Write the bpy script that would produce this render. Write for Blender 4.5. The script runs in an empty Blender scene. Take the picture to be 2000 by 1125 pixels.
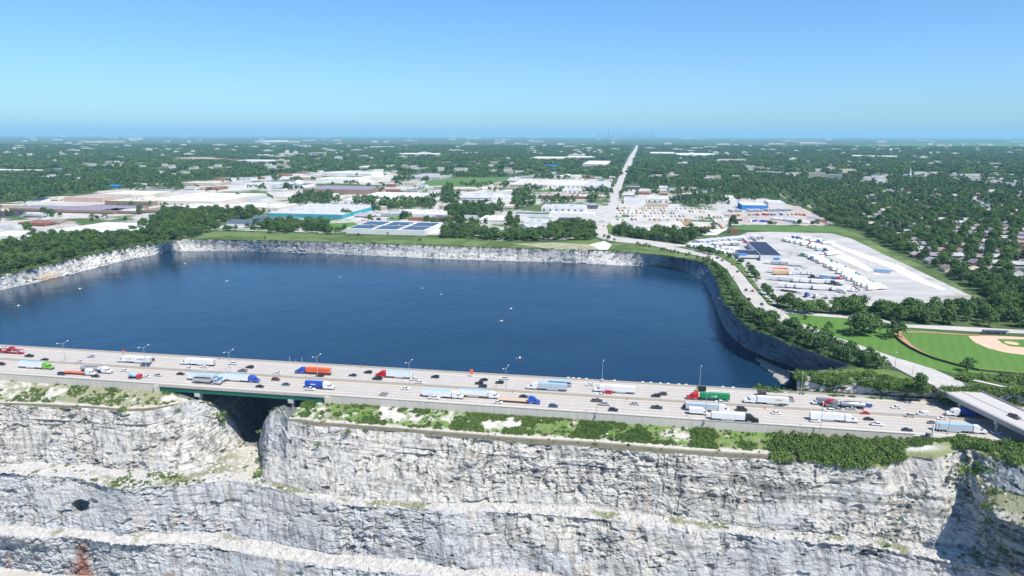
import bpy, math, random
import numpy as np
from mathutils import Vector, Matrix
from mathutils.geometry import delaunay_2d_cdt
R = math.radians
SC = bpy.context.scene
COL = SC.collection
random.seed(7); RNG = np.random.default_rng(11)

# ---------------------------------------------------------------- camera, sky, sun, exposure
CAM_H = 130.0
FPX = 1333.33; CX, CY = 1000.0, 562.5           # in pixels of the 2000 wide photograph
PITCH = math.atan((CY - 264.0) / FPX); ROLL = R(0.12)
cam_d = bpy.data.cameras.new("camera"); cam = bpy.data.objects.new("camera", cam_d); COL.objects.link(cam)
cam_d.sensor_width = 36.0; cam_d.lens = 24.0; cam_d.clip_start = 1.0; cam_d.clip_end = 120000.0
CM = Matrix.Rotation(math.pi/2 - PITCH, 4, 'X') @ Matrix.Rotation(ROLL, 4, 'Z')
cam.matrix_world = Matrix.Translation((0, 0, CAM_H)) @ CM
SC.camera = cam
SUN_EL, SUN_AZ = 56.0, 135.0                     # azimuth clockwise from +Y
world = bpy.data.worlds.new("World"); SC.world = world; world.use_nodes = True
wn = world.node_tree.nodes; wl = world.node_tree.links
sky = wn.new('ShaderNodeTexSky'); sky.sky_type = 'NISHITA'; sky.sun_disc = False
sky.sun_elevation = R(SUN_EL); sky.sun_rotation = R(SUN_AZ)
sky.altitude = 0; sky.air_density = 1.0; sky.dust_density = 0.4; sky.ozone_density = 1.6
wn['Background'].inputs['Strength'].default_value = 0.092
gr_ = wn.new('ShaderNodeMix'); gr_.data_type = 'RGBA'; gr_.blend_type = 'MULTIPLY'; gr_.inputs[0].default_value = 1.0
gr_.inputs[7].default_value = (.62, .95, 1.36, 1); wl.new(sky.outputs[0], gr_.inputs[6]); wl.new(gr_.outputs[2], wn['Background'].inputs[0])
sun_d = bpy.data.lights.new("sun", 'SUN'); sun = bpy.data.objects.new("sun", sun_d); COL.objects.link(sun)
sun_d.energy = 5.0; sun_d.angle = R(0.5); sun_d.color = (1.0, 0.945, 0.86)
sv = Vector((math.sin(R(SUN_AZ))*math.cos(R(SUN_EL)), math.cos(R(SUN_AZ))*math.cos(R(SUN_EL)), math.sin(R(SUN_EL))))
sun.rotation_euler = sv.to_track_quat('Z', 'Y').to_euler(); sun.location = (0, 0, 400)
SC.view_settings.view_transform = 'Standard'; SC.view_settings.look = 'None'
SC.view_settings.exposure = 0.42; SC.view_settings.gamma = 1.0; SC.view_settings.use_curve_mapping = False
SC.cycles.use_denoising = True
SC.cycles.max_bounces = 5; SC.cycles.diffuse_bounces = 2; SC.cycles.glossy_bounces = 2
SC.cycles.transmission_bounces = 2; SC.cycles.volume_bounces = 1; SC.cycles.transparent_max_bounces = 4
SC.cycles.caustics_reflective = False; SC.cycles.caustics_refractive = False

# ---------------------------------------------------------------- pixel <-> place
CMn = np.array(CM.to_3x3())
def rays(px, py):
    px, py = np.broadcast_arrays(np.asarray(px, float), np.asarray(py, float))
    d = np.stack([px-CX, CY-py, np.full(px.shape, -FPX)], -1)
    return d @ CMn.T
def GZ(y):                                        # height of the plain
    return 1.0 - 6.0*np.clip((np.asarray(y, float)-530.0)/110.0, 0, 1)
def U(px, py, z=0.0):
    d = rays(px, py); dz = np.minimum(d[..., 2], -0.3)
    t = (np.asarray(z, float)-CAM_H)/dz
    return np.stack([d[..., 0]*t, d[..., 1]*t, CAM_H+d[..., 2]*t], -1)
def UG(px, py, dz=0.0):                           # onto the plain
    z = np.zeros(np.shape(px)); p = None
    for _ in range(6):
        p = U(px, py, z); z = GZ(p[..., 1])
    p[..., 2] = z+dz
    return p
def PX(P):                                        # world -> photo pixel
    P = np.asarray(P, float); q = (P-np.array([0, 0, CAM_H])) @ CMn
    w = np.maximum(-q[..., 2], 1e-3)
    return np.stack([CX+FPX*q[..., 0]/w, CY-FPX*q[..., 1]/w, w], -1)
def interp(pts, x):
    a = np.array(pts, float); return np.interp(x, a[:, 0], a[:, 1])

# ---------------------------------------------------------------- noise
def _hash(ix, iy, iz, s):
    h = (ix*374761393 + iy*668265263 + iz*2147483647 + s*1274126177) & 0xffffffff
    h = ((h ^ (h >> 13))*1274126177) & 0xffffffff
    h = ((h ^ (h >> 16))*2246822519) & 0xffffffff
    return (h ^ (h >> 15)).astype(np.float64)/4294967295.0
def vnoise(P, s=0):
    P = np.asarray(P, float); I = np.floor(P).astype(np.int64); F = P-I; F = F*F*(3-2*F)
    r = 0
    for dx in (0, 1):
        wx = F[..., 0] if dx else 1-F[..., 0]
        for dy in (0, 1):
            wy = F[..., 1] if dy else 1-F[..., 1]
            for dz in (0, 1):
                wz = F[..., 2] if dz else 1-F[..., 2]
                r = r+wx*wy*wz*_hash(I[..., 0]+dx, I[..., 1]+dy, I[..., 2]+dz, s)
    return r
def fbm(P, o=4, s=0, g=0.5):
    P = np.asarray(P, float); a = 1; r = 0; t = 0
    for k in range(o):
        r = r+a*vnoise(P*(2.03**k)+17.1*k, s+k); t += a; a *= g
    return r/t
def n2(x, y, sc, o=3, s=0):
    return fbm(np.stack([np.asarray(x, float)/sc, np.asarray(y, float)/sc, np.zeros(np.shape(x))+s*3.7], -1), o, s)
def sstep(a, b, x):
    t = np.clip((x-a)/(b-a), 0, 1); return t*t*(3-2*t)

# ---------------------------------------------------------------- objects
def tag(o, label=None, cat=None, group=None, kind=None):
    if label: o['label'] = label
    if cat: o['category'] = cat
    if group: o['group'] = group
    if kind: o['kind'] = kind
    return o
def link(name, me, parent=None):
    o = bpy.data.objects.new(name, me); COL.objects.link(o)
    if parent is not None: o.parent = parent
    return o
def empty(name, loc=(0, 0, 0), rz=0.0):
    o = bpy.data.objects.new(name, None); COL.objects.link(o); o.location = loc; o.rotation_euler = (0, 0, rz)
    o.empty_display_size = 0.5
    return o
def grid_mesh(name, V, m, col=None, smooth=False, closed=False):
    """V: rows x cols x 3"""
    r, c = V.shape[:2]; me = bpy.data.meshes.new(name)
    me.vertices.add(r*c); me.vertices.foreach_set('co', V.reshape(-1).astype(np.float32))
    idx = np.arange(r*c).reshape(r, c)
    q = np.stack([idx[:-1, :-1], idx[:-1, 1:], idx[1:, 1:], idx[1:, :-1]], -1).reshape(-1, 4)
    me.loops.add(q.size); me.loops.foreach_set('vertex_index', q.reshape(-1).astype(np.int32))
    me.polygons.add(len(q)); me.polygons.foreach_set('loop_start', (np.arange(len(q))*4).astype(np.int32))
    me.polygons.foreach_set('use_smooth', np.full(len(q), smooth))
    me.update(calc_edges=True)
    if col is not None:
        a = me.attributes.new('col', 'FLOAT_COLOR', 'POINT')
        cc = np.ones((r*c, 4), np.float32); cc[:, :3] = col.reshape(-1, 3); a.data.foreach_set('color', cc.reshape(-1))
    me.materials.append(m)
    return me
class MB:
    def __init__(s): s.v = []; s.f = []; s.m = []; s.mats = []
    def mi(s, m):
        if m not in s.mats: s.mats.append(m)
        return s.mats.index(m)
    def add(s, vs, fs, m):
        b = len(s.v); s.v += [tuple(map(float, v)) for v in vs]; k = s.mi(m)
        s.f += [tuple(b+i for i in f) for f in fs]; s.m += [k]*len(fs); return s
    def box(s, x0, x1, y0, y1, z0, z1, m, M=None):
        vs = [(x, y, z) for z in (z0, z1) for y in (y0, y1) for x in (x0, x1)]
        if M is not None: vs = [tuple(M @ Vector(v)) for v in vs]
        return s.add(vs, [(0, 2, 3, 1), (4, 5, 7, 6), (0, 1, 5, 4), (2, 6, 7, 3), (0, 4, 6, 2), (1, 3, 7, 5)], m)
    def prism(s, prof, y0, y1, m, axis='y'):
        """profile of (x,z) extruded along y (ccw seen from -y)"""
        n = len(prof)
        if axis == 'y': vs = [(x, y0, z) for x, z in prof]+[(x, y1, z) for x, z in prof]
        else: vs = [(y0, x, z) for x, z in prof]+[(y1, x, z) for x, z in prof]
        fs = [tuple(range(n)), tuple(range(2*n-1, n-1, -1))]+[(i, i+n, (i+1) % n+n, (i+1) % n) for i in range(n)]
        return s.add(vs, fs, m)
    def cyl(s, p0, p1, r0, r1, m, n=8):
        p0, p1 = Vector(p0), Vector(p1); d = (p1-p0).normalized()
        a = d.orthogonal().normalized(); b = d.cross(a); vs = []
        for p, r in ((p0, r0), (p1, r1)):
            for k in range(n):
                t = 2*math.pi*k/n; vs.append(p+a*math.cos(t)*r+b*math.sin(t)*r)
        return s.add(vs, [(k, (k+1) % n, (k+1) % n+n, k+n) for k in range(n)]+[tuple(range(n-1, -1, -1)), tuple(range(n, 2*n))], m)
    def mesh(s, name, smooth=False):
        me = bpy.data.meshes.new(name); me.from_pydata(s.v, [], s.f)
        for m in s.mats: me.materials.append(m)
        me.polygons.foreach_set('material_index', s.m)
        if smooth: me.polygons.foreach_set('use_smooth', [True]*len(s.f))
        me.update(); return me
    def build(s, name, parent=None, smooth=False): return link(name, s.mesh(name, smooth), parent)

# ---------------------------------------------------------------- materials
class NT:
    def __init__(s, name, rough=0.8, spec=0.3, metal=0.0):
        s.m = bpy.data.materials.new(name); s.m.use_nodes = True; s.t = s.m.node_tree; s.n = s.t.nodes; s.l = s.t.links
        s.b = s.n['Principled BSDF']; s.b.inputs['Roughness'].default_value = rough
        s.b.inputs['Specular IOR Level'].default_value = spec; s.b.inputs['Metallic'].default_value = metal
    def new(s, t, **k):
        n = s.n.new(t)
        for a, b in k.items(): setattr(n, a, b)
        return n
    def obj(s): return s.new('ShaderNodeTexCoord').outputs['Object']
    def noise(s, vec, scale, detail=3, rough=0.5, dist=0.0):
        n = s.new('ShaderNodeTexNoise'); n.inputs['Scale'].default_value = scale; n.inputs['Detail'].default_value = detail
        n.inputs['Roughness'].default_value = rough; n.inputs['Distortion'].default_value = dist
        if vec is not None: s.l.new(vec, n.inputs['Vector'])
        return n.outputs['Fac']
    def scalev(s, vec, sc):
        n = s.new('ShaderNodeMapping'); n.inputs['Scale'].default_value = sc; s.l.new(vec, n.inputs['Vector']); return n.outputs[0]
    def ramp(s, fac, stops, interp='LINEAR'):
        n = s.new('ShaderNodeValToRGB'); n.color_ramp.interpolation = interp; e = n.color_ramp.elements
        while len(e) < len(stops): e.new(0.5)
        for k, (p, c) in enumerate(stops):
            e[k].position = p; e[k].color = (c, c, c, 1) if isinstance(c, (int, float)) else (*c, 1)
        s.l.new(fac, n.inputs[0]); return n.outputs[0]
    def mix(s, fac, a, b, mode='MIX'):
        n = s.new('ShaderNodeMix'); n.data_type = 'RGBA'; n.blend_type = mode
        for i, v in ((0, fac), (6, a), (7, b)):
            if hasattr(v, 'links') or isinstance(v, bpy.types.NodeSocket): s.l.new(v, n.inputs[i])
            elif isinstance(v, (int, float)): n.inputs[i].default_value = v if i == 0 else (v, v, v, 1)
            else: n.inputs[i].default_value = (*v, 1)
        return n.outputs[2]
    def math(s, op, a, b=0.5):
        n = s.new('ShaderNodeMath', operation=op)
        for i, v in ((0, a), (1, b)):
            if isinstance(v, bpy.types.NodeSocket): s.l.new(v, n.inputs[i])
            else: n.inputs[i].default_value = v
        return n.outputs[0]
    def bump(s, h, strength=0.3, dist=0.2):
        n = s.new('ShaderNodeBump'); n.inputs['Strength'].default_value = strength; n.inputs['Distance'].default_value = dist
        s.l.new(h, n.inputs['Height']); s.l.new(n.outputs[0], s.b.inputs['Normal'])
    def color(s, c):
        if isinstance(c, bpy.types.NodeSocket): s.l.new(c, s.b.inputs['Base Color'])
        else: s.b.inputs['Base Color'].default_value = (*c, 1)
        return s
_MC = {}
def flat(name, c, rough=0.6, spec=0.3, metal=0.0, var=0.12, scale=0.4, coat=0.0):
    """paint-like procedural material, slightly weathered"""
    key = (name, tuple(c), rough)
    if key in _MC: return _MC[key]
    t = NT(name, rough, spec, metal)
    n = t.noise(t.obj(), scale, 4, 0.6)
    f = t.ramp(n, [(0.3, 1-var), (0.7, 1.0)])
    t.color(t.mix(1.0, c, f, 'MULTIPLY'))
    if coat: t.b.inputs['Coat Weight'].default_value = coat; t.b.inputs['Coat Roughness'].default_value = 0.08
    _MC[key] = t.m
    return t.m
def vcol_mat(name, rough=0.9, bscale=0.6, bstr=0.6, bdist=0.5, fine=2.0, lo=0.78):
    t = NT(name, rough, 0.15); a = t.new('ShaderNodeAttribute', attribute_name='col')
    g = t.new('ShaderNodeNewGeometry').outputs['Position']
    n1 = t.noise(g, bscale, 6, 0.65, 0.6); n2_ = t.noise(g, fine, 3, 0.6)
    t.color(t.mix(1.0, a.outputs['Color'], t.ramp(n2_, [(0.3, lo), (0.65, 1.0)]), 'MULTIPLY'))
    t.bump(n1, bstr, bdist)
    return t.m

def inside(P, poly):
    P = np.asarray(P, float); poly = np.asarray(poly, float); x, y = P[..., 0], P[..., 1]; r = np.zeros(x.shape, bool)
    j = len(poly)-1
    for i in range(len(poly)):
        xi, yi = poly[i]; xj, yj = poly[j]
        c = ((yi > y) != (yj > y)) & (x < (xj-xi)*(y-yi)/((yj-yi) if yj != yi else 1e-9)+xi)
        r ^= c; j = i
    return r
def sheet_mesh(name, poly, m, dz=0.0, extra=(), step=None):
    """flat-lying sheet over the plain from a world polygon, cut along the plain's fold lines"""
    poly = [tuple(p[:2]) for p in poly]; n = len(poly)
    xs = [p[0] for p in poly]; vs = [Vector(p) for p in poly]; es = [(i, (i+1) % n) for i in range(n)]
    for yb in (530.0, 640.0):
        if min(p[1] for p in poly) < yb < max(p[1] for p in poly):
            b = len(vs); vs += [Vector((min(xs)-1, yb)), Vector((max(xs)+1, yb))]; es.append((b, b+1))
    for p in extra: vs.append(Vector(p))
    ov, oe, of, *_ = delaunay_2d_cdt(vs, es, [], 0, 1e-4)
    V = np.array([tuple(v) for v in ov]); F = np.array([f for f in of])
    c = V[F].mean(1); F = F[inside(c, poly)]
    Z = GZ(V[:, 1])+dz
    me = bpy.data.meshes.new(name); me.from_pydata(np.column_stack([V, Z]).tolist(), [], F.tolist()); me.materials.append(m); me.update()
    return me
# ---------------------------------------------------------------- highway frame (straight, level at HZ)
HZ = -6.0
_f0, _f1 = U(0, 677, HZ), U(1560, 772.5, HZ); _n0, _n1 = U(0, 736.5, HZ), U(1500, 834.5, HZ)
E1 = (_f1-_f0)[:2]; E1 = E1/np.linalg.norm(E1); _e1b = (_n1-_n0)[:2]; _e1b /= np.linalg.norm(_e1b)
E1 = (E1+_e1b); E1 /= np.linalg.norm(E1); E2 = np.array([E1[1], -E1[0]])      # E2 points to the camera side
HO = U(1000, 735.0, HZ)[:2]
HW = float(np.dot((U(1000, 799.0, HZ)[:2]-HO), E2)); HANG = math.atan2(E1[1], E1[0])
def hw(s, v, z=HZ):                                # along, across (0 far edge .. HW near edge)
    p = HO+E1*s+E2*v; return (float(p[0]), float(p[1]), z)
def hw_col(x, v, z):                               # point of the line v=const seen in pixel column x
    lo, hi = -2500.0, 2500.0
    s = np.linspace(-420, 700, 4000); P = np.stack([HO[0]+E1[0]*s+E2[0]*v, HO[1]+E1[1]*s+E2[1]*v, np.full(s.shape, z)], -1)
    px = PX(P)[:, 0]; ss = np.interp(x, px, s)
    return np.stack([HO[0]+E1[0]*ss+E2[0]*v, HO[1]+E1[1]*ss+E2[1]*v, np.zeros(np.shape(x))+z], -1)
print('HW width', HW, 'angle', math.degrees(HANG), 'E1 diffs', math.degrees(math.atan2(_e1b[1], _e1b[0])), HO)

# ---------------------------------------------------------------- limestone
def rock_disp(P, nrm, amp=1.0, s=0):
    """push points of a rock face along its normal: blocks, bedding, clefts and pits"""
    x, y, z = P[..., 0], P[..., 1], P[..., 2]
    q = np.stack([x/16, y/16, z/12], -1); a = fbm(q, 3, s)-0.5
    wx = 6*fbm(np.stack([x/12, y/12, z/12], -1), 2, s+5)
    q = np.stack([(x+.55*z)/4.6+wx*.3, y/5, (z-.30*x)/2.9], -1); b = fbm(q, 4, s+9, .62)-0.5
    q = np.stack([(x+.7*z)/1.7, y/2.0, (z-.35*x)/1.05], -1); c = fbm(q, 2, s+21, .7)-0.5
    w = fbm(np.stack([(x+.5*z)/3.6, y/4, (z-.42*x)/1.3], -1), 3, s+33); cr = -sstep(.60, .72, w)
    w2 = fbm(np.stack([(x-.15*z)/2.2, y/3, z/6.5], -1), 3, s+43); cr2 = -sstep(.63, .74, w2)
    bd = z/2.3+1.2*fbm(np.stack([x/30, y/30, z/30], -1), 2, s+61)*2; bed = (bd-np.floor(bd)); bed = np.where(bed < .8, bed/.8, (1-bed)/.2)-.5
    bm = fbm(np.stack([x/22, y/22, z/9], -1), 2, s+71)
    d = amp*(4.2*a+2.1*b+1.1*c+.8*cr+1.0*cr2+.30*bed*sstep(.45, .65, bm))
    q = np.stack([(x+.4*z)/9.5, y/9, (z-.25*x)/4.2], -1); o = fbm(q, 3, s+81, .6); pit = sstep(.63, .72, o)
    am = .45+.85*sstep(.38, .62, fbm(np.stack([x/26, y/26, z/14], -1), 2, s+91))
    d = d*am*.85-amp*1.7*pit
    return P+nrm*d[..., None], cr, cr2, a, b
def face_normal(V):
    dc = np.gradient(V, axis=1); dr = np.gradient(V, axis=0); n = np.cross(dc, dr)
    n /= np.maximum(np.linalg.norm(n, axis=-1, keepdims=True), 1e-9)
    return n
ROCK = vcol_mat('limestone', 0.95, 0.35, 0.9, 0.9, 1.1, 0.80)
ROCK_FAR = vcol_mat('limestone_weathered', 0.95, 0.25, 0.9, 1.2, 0.6, 0.75)
SOIL = vcol_mat('soil_and_grass', 0.95, 0.8, 0.5, 0.25, 1.5, 0.75)

# quarry: feature lines (photo x -> photo y), each at its own level
XL, XR = -260.0, 2420.0
NC = 1560
u = np.linspace(0, 1, NC); cols = XL+(XR-XL)*u
L = {}
L['B'] = [(-260, 765), (0, 784), (90, 786), (150, 789), (250, 796), (300, 793), (350, 786), (376, 781), (565, 805), (590, 814), (620, 820), (700, 826), (800, 834), (900, 841), (1000, 849), (1165, 858), (1340, 873), (1500, 882), (1620, 884), (1740, 878), (1800, 872), (1850, 860), (1880, 862), (1925, 878), (1960, 887), (2000, 905), (2060, 935), (2150, 975), (2420, 1100)]
L['C'] = [(-260, 776), (0, 791), (150, 798), (171, 797), (239, 804), (291, 803), (340, 792), (376, 781), (392, 782), (410, 788), (430, 799), (445, 812), (458, 830), (469, 853), (473, 866), (490, 868), (507, 868), (510, 850), (513, 829), (519, 815), (527, 805), (537, 799), (547, 796), (555, 808), (561, 820), (603, 831), (670, 835), (740, 840), (911, 856), (1013, 865), (1171, 875), (1342, 890), (1513, 900), (1670, 908), (1710, 914), (1730, 915), (1755, 900), (1782, 893), (1825, 897), (1845, 892), (1868, 879), (1890, 874), (1925, 889), (1960, 896), (2000, 914), (2060, 944), (2150, 985), (2420, 1110)]
L['D'] = [(-260, 893), (0, 902), (171, 911), (274, 918), (342, 925), (393, 911), (417, 904), (441, 890), (460, 878), (473, 867), (490, 869), (507, 869), (509, 905), (513, 938), (560, 950), (637, 966), (705, 976), (842, 981), (1013, 984), (1171, 995), (1342, 1014), (1513, 1034), (1663, 1046), (1798, 1064), (1904, 1075), (1983, 1118), (2150, 1205), (2420, 1350)]
L['E'] = [(-260, 905), (0, 925), (137, 932), (205, 950), (240, 957), (274, 954), (376, 945), (440, 940), (490, 945), (547, 958), (637, 976), (705, 990), (808, 994), (911, 997), (1013, 1003), (1171, 1013), (1308, 1027), (1445, 1044), (1581, 1059), (1690, 1066), (1771, 1083), (1852, 1097), (1904, 1106), (1983, 1135), (2150, 1220), (2420, 1370)]
L['F'] = [(-260, 1012), (0, 1027), (137, 1034), (250, 1046), (376, 1043), (445, 1048), (547, 1063), (670, 1082), (876, 1105), (1082, 1122), (1300, 1145), (1581, 1178), (1852, 1220), (2150, 1330), (2420, 1470)]
L['G'] = [(-260, 1028), (0, 1044), (137, 1050), (257, 1064), (376, 1060), (479, 1082), (603, 1100), (800, 1122), (1082, 1150), (1300, 1172), (1581, 1205), (1852, 1250), (2150, 1360), (2420, 1500)]
L['H'] = [(-260, 1090), (0, 1104), (140, 1120), (300, 1150), (603, 1195), (1082, 1260), (1581, 1330), (1852, 1380), (2150, 1480), (2420, 1620)]
Zs = {'B': [(-260, -13.4), (350, -13.2), (376, -12.5), (565, -12.6), (600, -13.4), (1500, -13), (1740, -10), (1850, -5.0), (2420, -4)],
      'C': [(-260, -14.5), (340, -14), (376, -12.5), (410, -15), (430, -20), (445, -26), (458, -32), (469, -39), (473, -42), (507, -42), (510, -35), (513, -27), (519, -21), (527, -17), (547, -13), (561, -14), (1500, -14.5), (1730, -14), (1782, -11), (1845, -9), (1900, -5.5), (2420, -5)],
      'D': [(-260, -42), (393, -42), (460, -42.3), (520, -42), (1800, -42), (1904, -41), (1983, -37), (2420, -37)],
      'E': [(-260, -42.6), (1850, -42.6), (2420, -38)], 'F': [(-260, -68), (2420, -67)], 'G': [(-260, -68.8), (2420, -68)], 'H': [(-260, -92), (2420, -92)]}
def line3(k):
    return U(cols, interp(L[k], cols), interp(Zs[k], cols))
A = hw_col(cols, HW+0.35, -9.3)
B, C_, D_, E_, F_, G_, H_ = (line3(k) for k in 'BCDEFGH')
# right of the bluff there is no retaining wall: the shoulder meets the plateau
ta = sstep(1745, 1790, cols)[:, None]; A[:, 2:] = A[:, 2:]*(1-ta)+(-6.25)*ta
wn_ = (sstep(330, 380, cols)*(1-sstep(552, 600, cols)))[:, None]
A = A*(1-wn_)+(C_+np.array([0, 2.0, 0]))*wn_; A[:, 2] -= 0.4*wn_[:, 0]
B = B*(1-wn_)+(C_+np.array([0, 1.0, 0]))*wn_
BASE_A = A.copy()
# the ledges of the east wall (right margin), blended in from column 1850
te = sstep(1882, 1955, cols)[:, None]
M1 = C_*(1-te)+U(cols, interp([(1840, 900), (1900, 925), (1947, 955), (2000, 972), (2150, 1020), (2420, 1120)], cols), -12.5)*te
M2 = C_*(1-te)+U(cols, interp([(1840, 975), (1907, 1000), (2000, 1029), (2150, 1075), (2420, 1180)], cols), -17.0)*te
M1 = M1+(D_-M1)*0.22*(1-te); M2 = M2+(D_-M2)*0.30*(1-te)
# ledge rows: [line0, line1, n rows]
segs = [(A, B, 46, 0), (B, C_, 12, 1), (C_, M1, 40, 2), (M1, M2, 26, 3), (M2, D_, 84, 4), (D_, E_, 22, 5), (E_, F_, 110, 6), (F_, G_, 20, 7), (G_, H_, 60, 8)]
rows = []; zone = []; vv = []
for a, b, n, zid in segs:
    t = np.linspace(0, 1, n, endpoint=False)
    for k in t: rows.append(a*(1-k)+b*k); zone.append(zid); vv.append(k)
rows.append(H_); zone.append(8); vv.append(1.0)
# floor running back under the camera
for k in np.linspace(.03, 1, 70)**1.6:
    q = H_.copy(); q[:, 1] = q[:, 1]*(1-k)+(-260)*k; q[:, 2] = -93; rows.append(q); zone.append(9); vv.append(k)
QV = np.array(rows); zone = np.array(zone); vv = np.array(vv)
XX = np.broadcast_to(cols, QV.shape[:2]); ZN = np.broadcast_to(zone[:, None], QV.shape[:2]); VV = np.broadcast_to(vv[:, None], QV.shape[:2])
nrm = face_normal(QV); nrm = np.where(nrm[..., 1:2] > 0, -nrm, nrm)
nrm = np.where((nrm[..., 1:2] > -0.01) & (nrm[..., 2:3] < 0), -nrm, nrm)
# how rocky each row is (faces full, ledges slight)
rocky = np.zeros(QV.shape[:2]); face = np.isin(ZN, [2, 4, 6, 8]) | ((ZN == 3) & (XX < 1890))
rocky[face] = 1.0
rk = rocky.mean(1)
rocky = np.where(face, 1.0, np.where((ZN == 3) & (XX > 1910), .5, 0.13))
rocky = np.where(ZN == 0, 0.10, rocky); rocky = np.where(ZN == 1, 0.05, rocky); rocky = np.where(ZN == 9, 0.0, rocky)
for _ in range(4): rocky[1:-1] = (rocky[:-2]+2*rocky[1:-1]+rocky[2:])/4
rocky[0] = 0
rocky = rocky*(1-0.55*np.exp(-((XX-490)/35.0)**2))
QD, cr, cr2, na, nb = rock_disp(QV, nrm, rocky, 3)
# long buttresses and bays on the lower faces
bay = (fbm(np.stack([XX/90.0, VV*0.4, np.zeros_like(XX)+ZN*3.3], -1), 3, 77)-0.5)*np.where(face, 1, 0)*np.where(ZN >= 6, 9.0, 4.5)*np.clip(rocky, 0, 1)
QD = QD+np.array([0, 1.0, 0])*bay[..., None]
# rough, rubbly ledges and the slope below the retaining wall
rub = np.isin(ZN, [5, 7]); bump_ = (fbm(QV/3.0, 4, 5, .7)-0.5)*2.8*rub+(fbm(QV/5.0, 3, 6)-0.45)*2.4*(ZN == 0)*np.sin(np.pi*np.clip(VV, 0, 1))*(1-wn_.T)
QD[..., 2] += bump_
# cave
cpx = PX(QD); ell = ((cpx[..., 0]-157)/17.0)**2+((cpx[..., 1]-990)/14.5)**2
ell2 = ell+0.5*(fbm(QV/2.0, 2, 8)-0.5)
cave = np.where((ell2 < 1.0) & (ZN == 6), np.sqrt(np.clip(1-ell2, 0, 1)), 0)
QD = QD+np.array([-0.35, 0.9, -0.25])*(cave*13.0)[..., None]
# colours
Pn = QD
x, y, z = Pn[..., 0], Pn[..., 1], Pn[..., 2]
big = fbm(np.stack([x/60, y/60, z/25], -1), 3, 100); med = fbm(np.stack([x/9, y/9, z/4], -1), 4, 101); fin = fbm(np.stack([x/1.8, y/1.8, z/1.0], -1), 3, 102)
def C3(c): return np.array(c, float)
warm, cool, dark, tan = C3((.55, .53, .48)), C3((.48, .49, .485)), C3((.20, .20, .195)), C3((.50, .43, .33))
k = sstep(0.40, 0.62, big+0.25*(med-0.5)+np.where(ZN >= 6, 0.12, -0.06)+0.0*x)[..., None]
colr = warm*(1-k)+cool*k
k = (sstep(0.56, 0.70, med)*0.55)[..., None]; colr = colr*(1-k)+C3((.40, .39, .38))*k
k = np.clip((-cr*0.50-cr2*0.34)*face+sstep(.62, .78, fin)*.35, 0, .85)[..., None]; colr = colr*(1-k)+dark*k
# dark thin beds in the right-hand upper face
bed = sstep(0.52, .60, fbm(np.stack([x/30, y/30, z/0.9], -1), 3, 110))*sstep(1150, 1500, XX)*face*np.where(ZN == 4, 1, .35)
colr = colr*(1-.42*bed[..., None])
# tan streaks
st = sstep(.66, .74, fbm(np.stack([x/5, y/5, z/60], -1), 3, 120))*face*.4
colr = colr*(1-st[..., None])+tan*st[..., None]
# vegetation and dust on slopes and ledges
nv = fbm(np.stack([x/11, y/11, z/11], -1), 4, 130); nv2 = fbm(np.stack([x/2.2, y/2.2, z/2.2], -1), 3, 131)
dust = C3((.60, .56, .49)); grass = C3((.20, .225, .10)); dry = C3((.30, .29, .19)); lush = C3((.14, .24, .06))
veg = np.zeros_like(x)
slope = (ZN == 0); base = np.where(slope[..., None], C3((.58, .55, .50)), colr)
dens = interp([(-260, .45), (0, .45), (150, .52), (280, .62), (380, .50), (560, .5), (650, .62), (780, .50), (850, .62), (1000, .55), (1300, .62), (1500, .66), (1750, .60), (1870, .75), (2400, .8)], XX)
gm = sstep(-.10, .12, nv*.6+nv2*.4-(1-dens)+np.where(slope, .20*np.abs(VV-.5)-.02, 0))
gc = np.where((nv2 > .5)[..., None], lush, grass); gc = np.where((interp([(-260, 1), (420, 1), (560, 0), (2400, 0)], XX) > .5)[..., None], dry*.75+gc*.25, gc)
colr = np.where(slope[..., None], base*(1-gm[..., None])+gc*gm[..., None], colr)
# haul path: pale track, grey-green verge towards the edge
pm = (ZN == 1)
track = np.exp(-((VV-.12)/.20)**2)
pc = dust*track[..., None]+C3((.15, .145, .10))*(1-track[..., None])
pc = pc*(.85+.3*nv2[..., None])
east = sstep(1560, 1700, XX)[..., None]; pc = pc*(1-east)+(grass*1.1*gm[..., None]+C3((.5, .47, .41))*(1-gm[..., None]))*east
colr = np.where(pm[..., None], pc, colr)
ppx = PX(QV); gp_ = np.exp(-((ppx[..., 0]-1788)/42)**2-((ppx[..., 1]-874-.5*nv2)/6.5)**2)*(ZN <= 1)*sstep(.25, .6, nv2+.2); gp_ = np.clip(gp_*1.6, 0, 1)[..., None]; colr = colr*(1-gp_)+C3((.60, .58, .53))*gp_
# inner verge dust
k = (slope & (VV > .88))*sstep(.88, .97, VV)*.8; colr = colr*(1-k[..., None])+(dust*.9)*k[..., None]
# ledges
lm = np.isin(ZN, [5, 7]) | ((ZN == 3) & (XX > 1910))
lc = np.where((XX > 1910)[..., None], C3((.40, .39, .36)), C3((.52, .505, .47)))*(.72+.5*nv2[..., None]); lg = sstep(.52, .62, nv+np.where(XX < 560, .07, 0)+np.where(XX > 1250, .04, 0)+np.where(XX > 1880, .12, 0)-np.where(ZN == 7, .2, 0)-np.where(ZN == 5, .25*np.abs(VV-.35), 0))  # east wall ledge darker for its shade, painted in, and with more growth
lc = lc*(1-lg[..., None])+(C3((.24, .25, .15)))*lg[..., None]
colr = np.where(lm[..., None], lc, colr)
fl = (ZN == 9)[..., None]; colr = np.where(fl, C3((.50, .48, .44))*(.8+.4*nv[..., None]), colr)
# dirt track where the haul road enters the notch
k = np.exp(-((XX-490)/30)**2)*(ZN == 5); colr = colr*(1-k[..., None])+C3((.52, .49, .42))*k[..., None]
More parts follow.
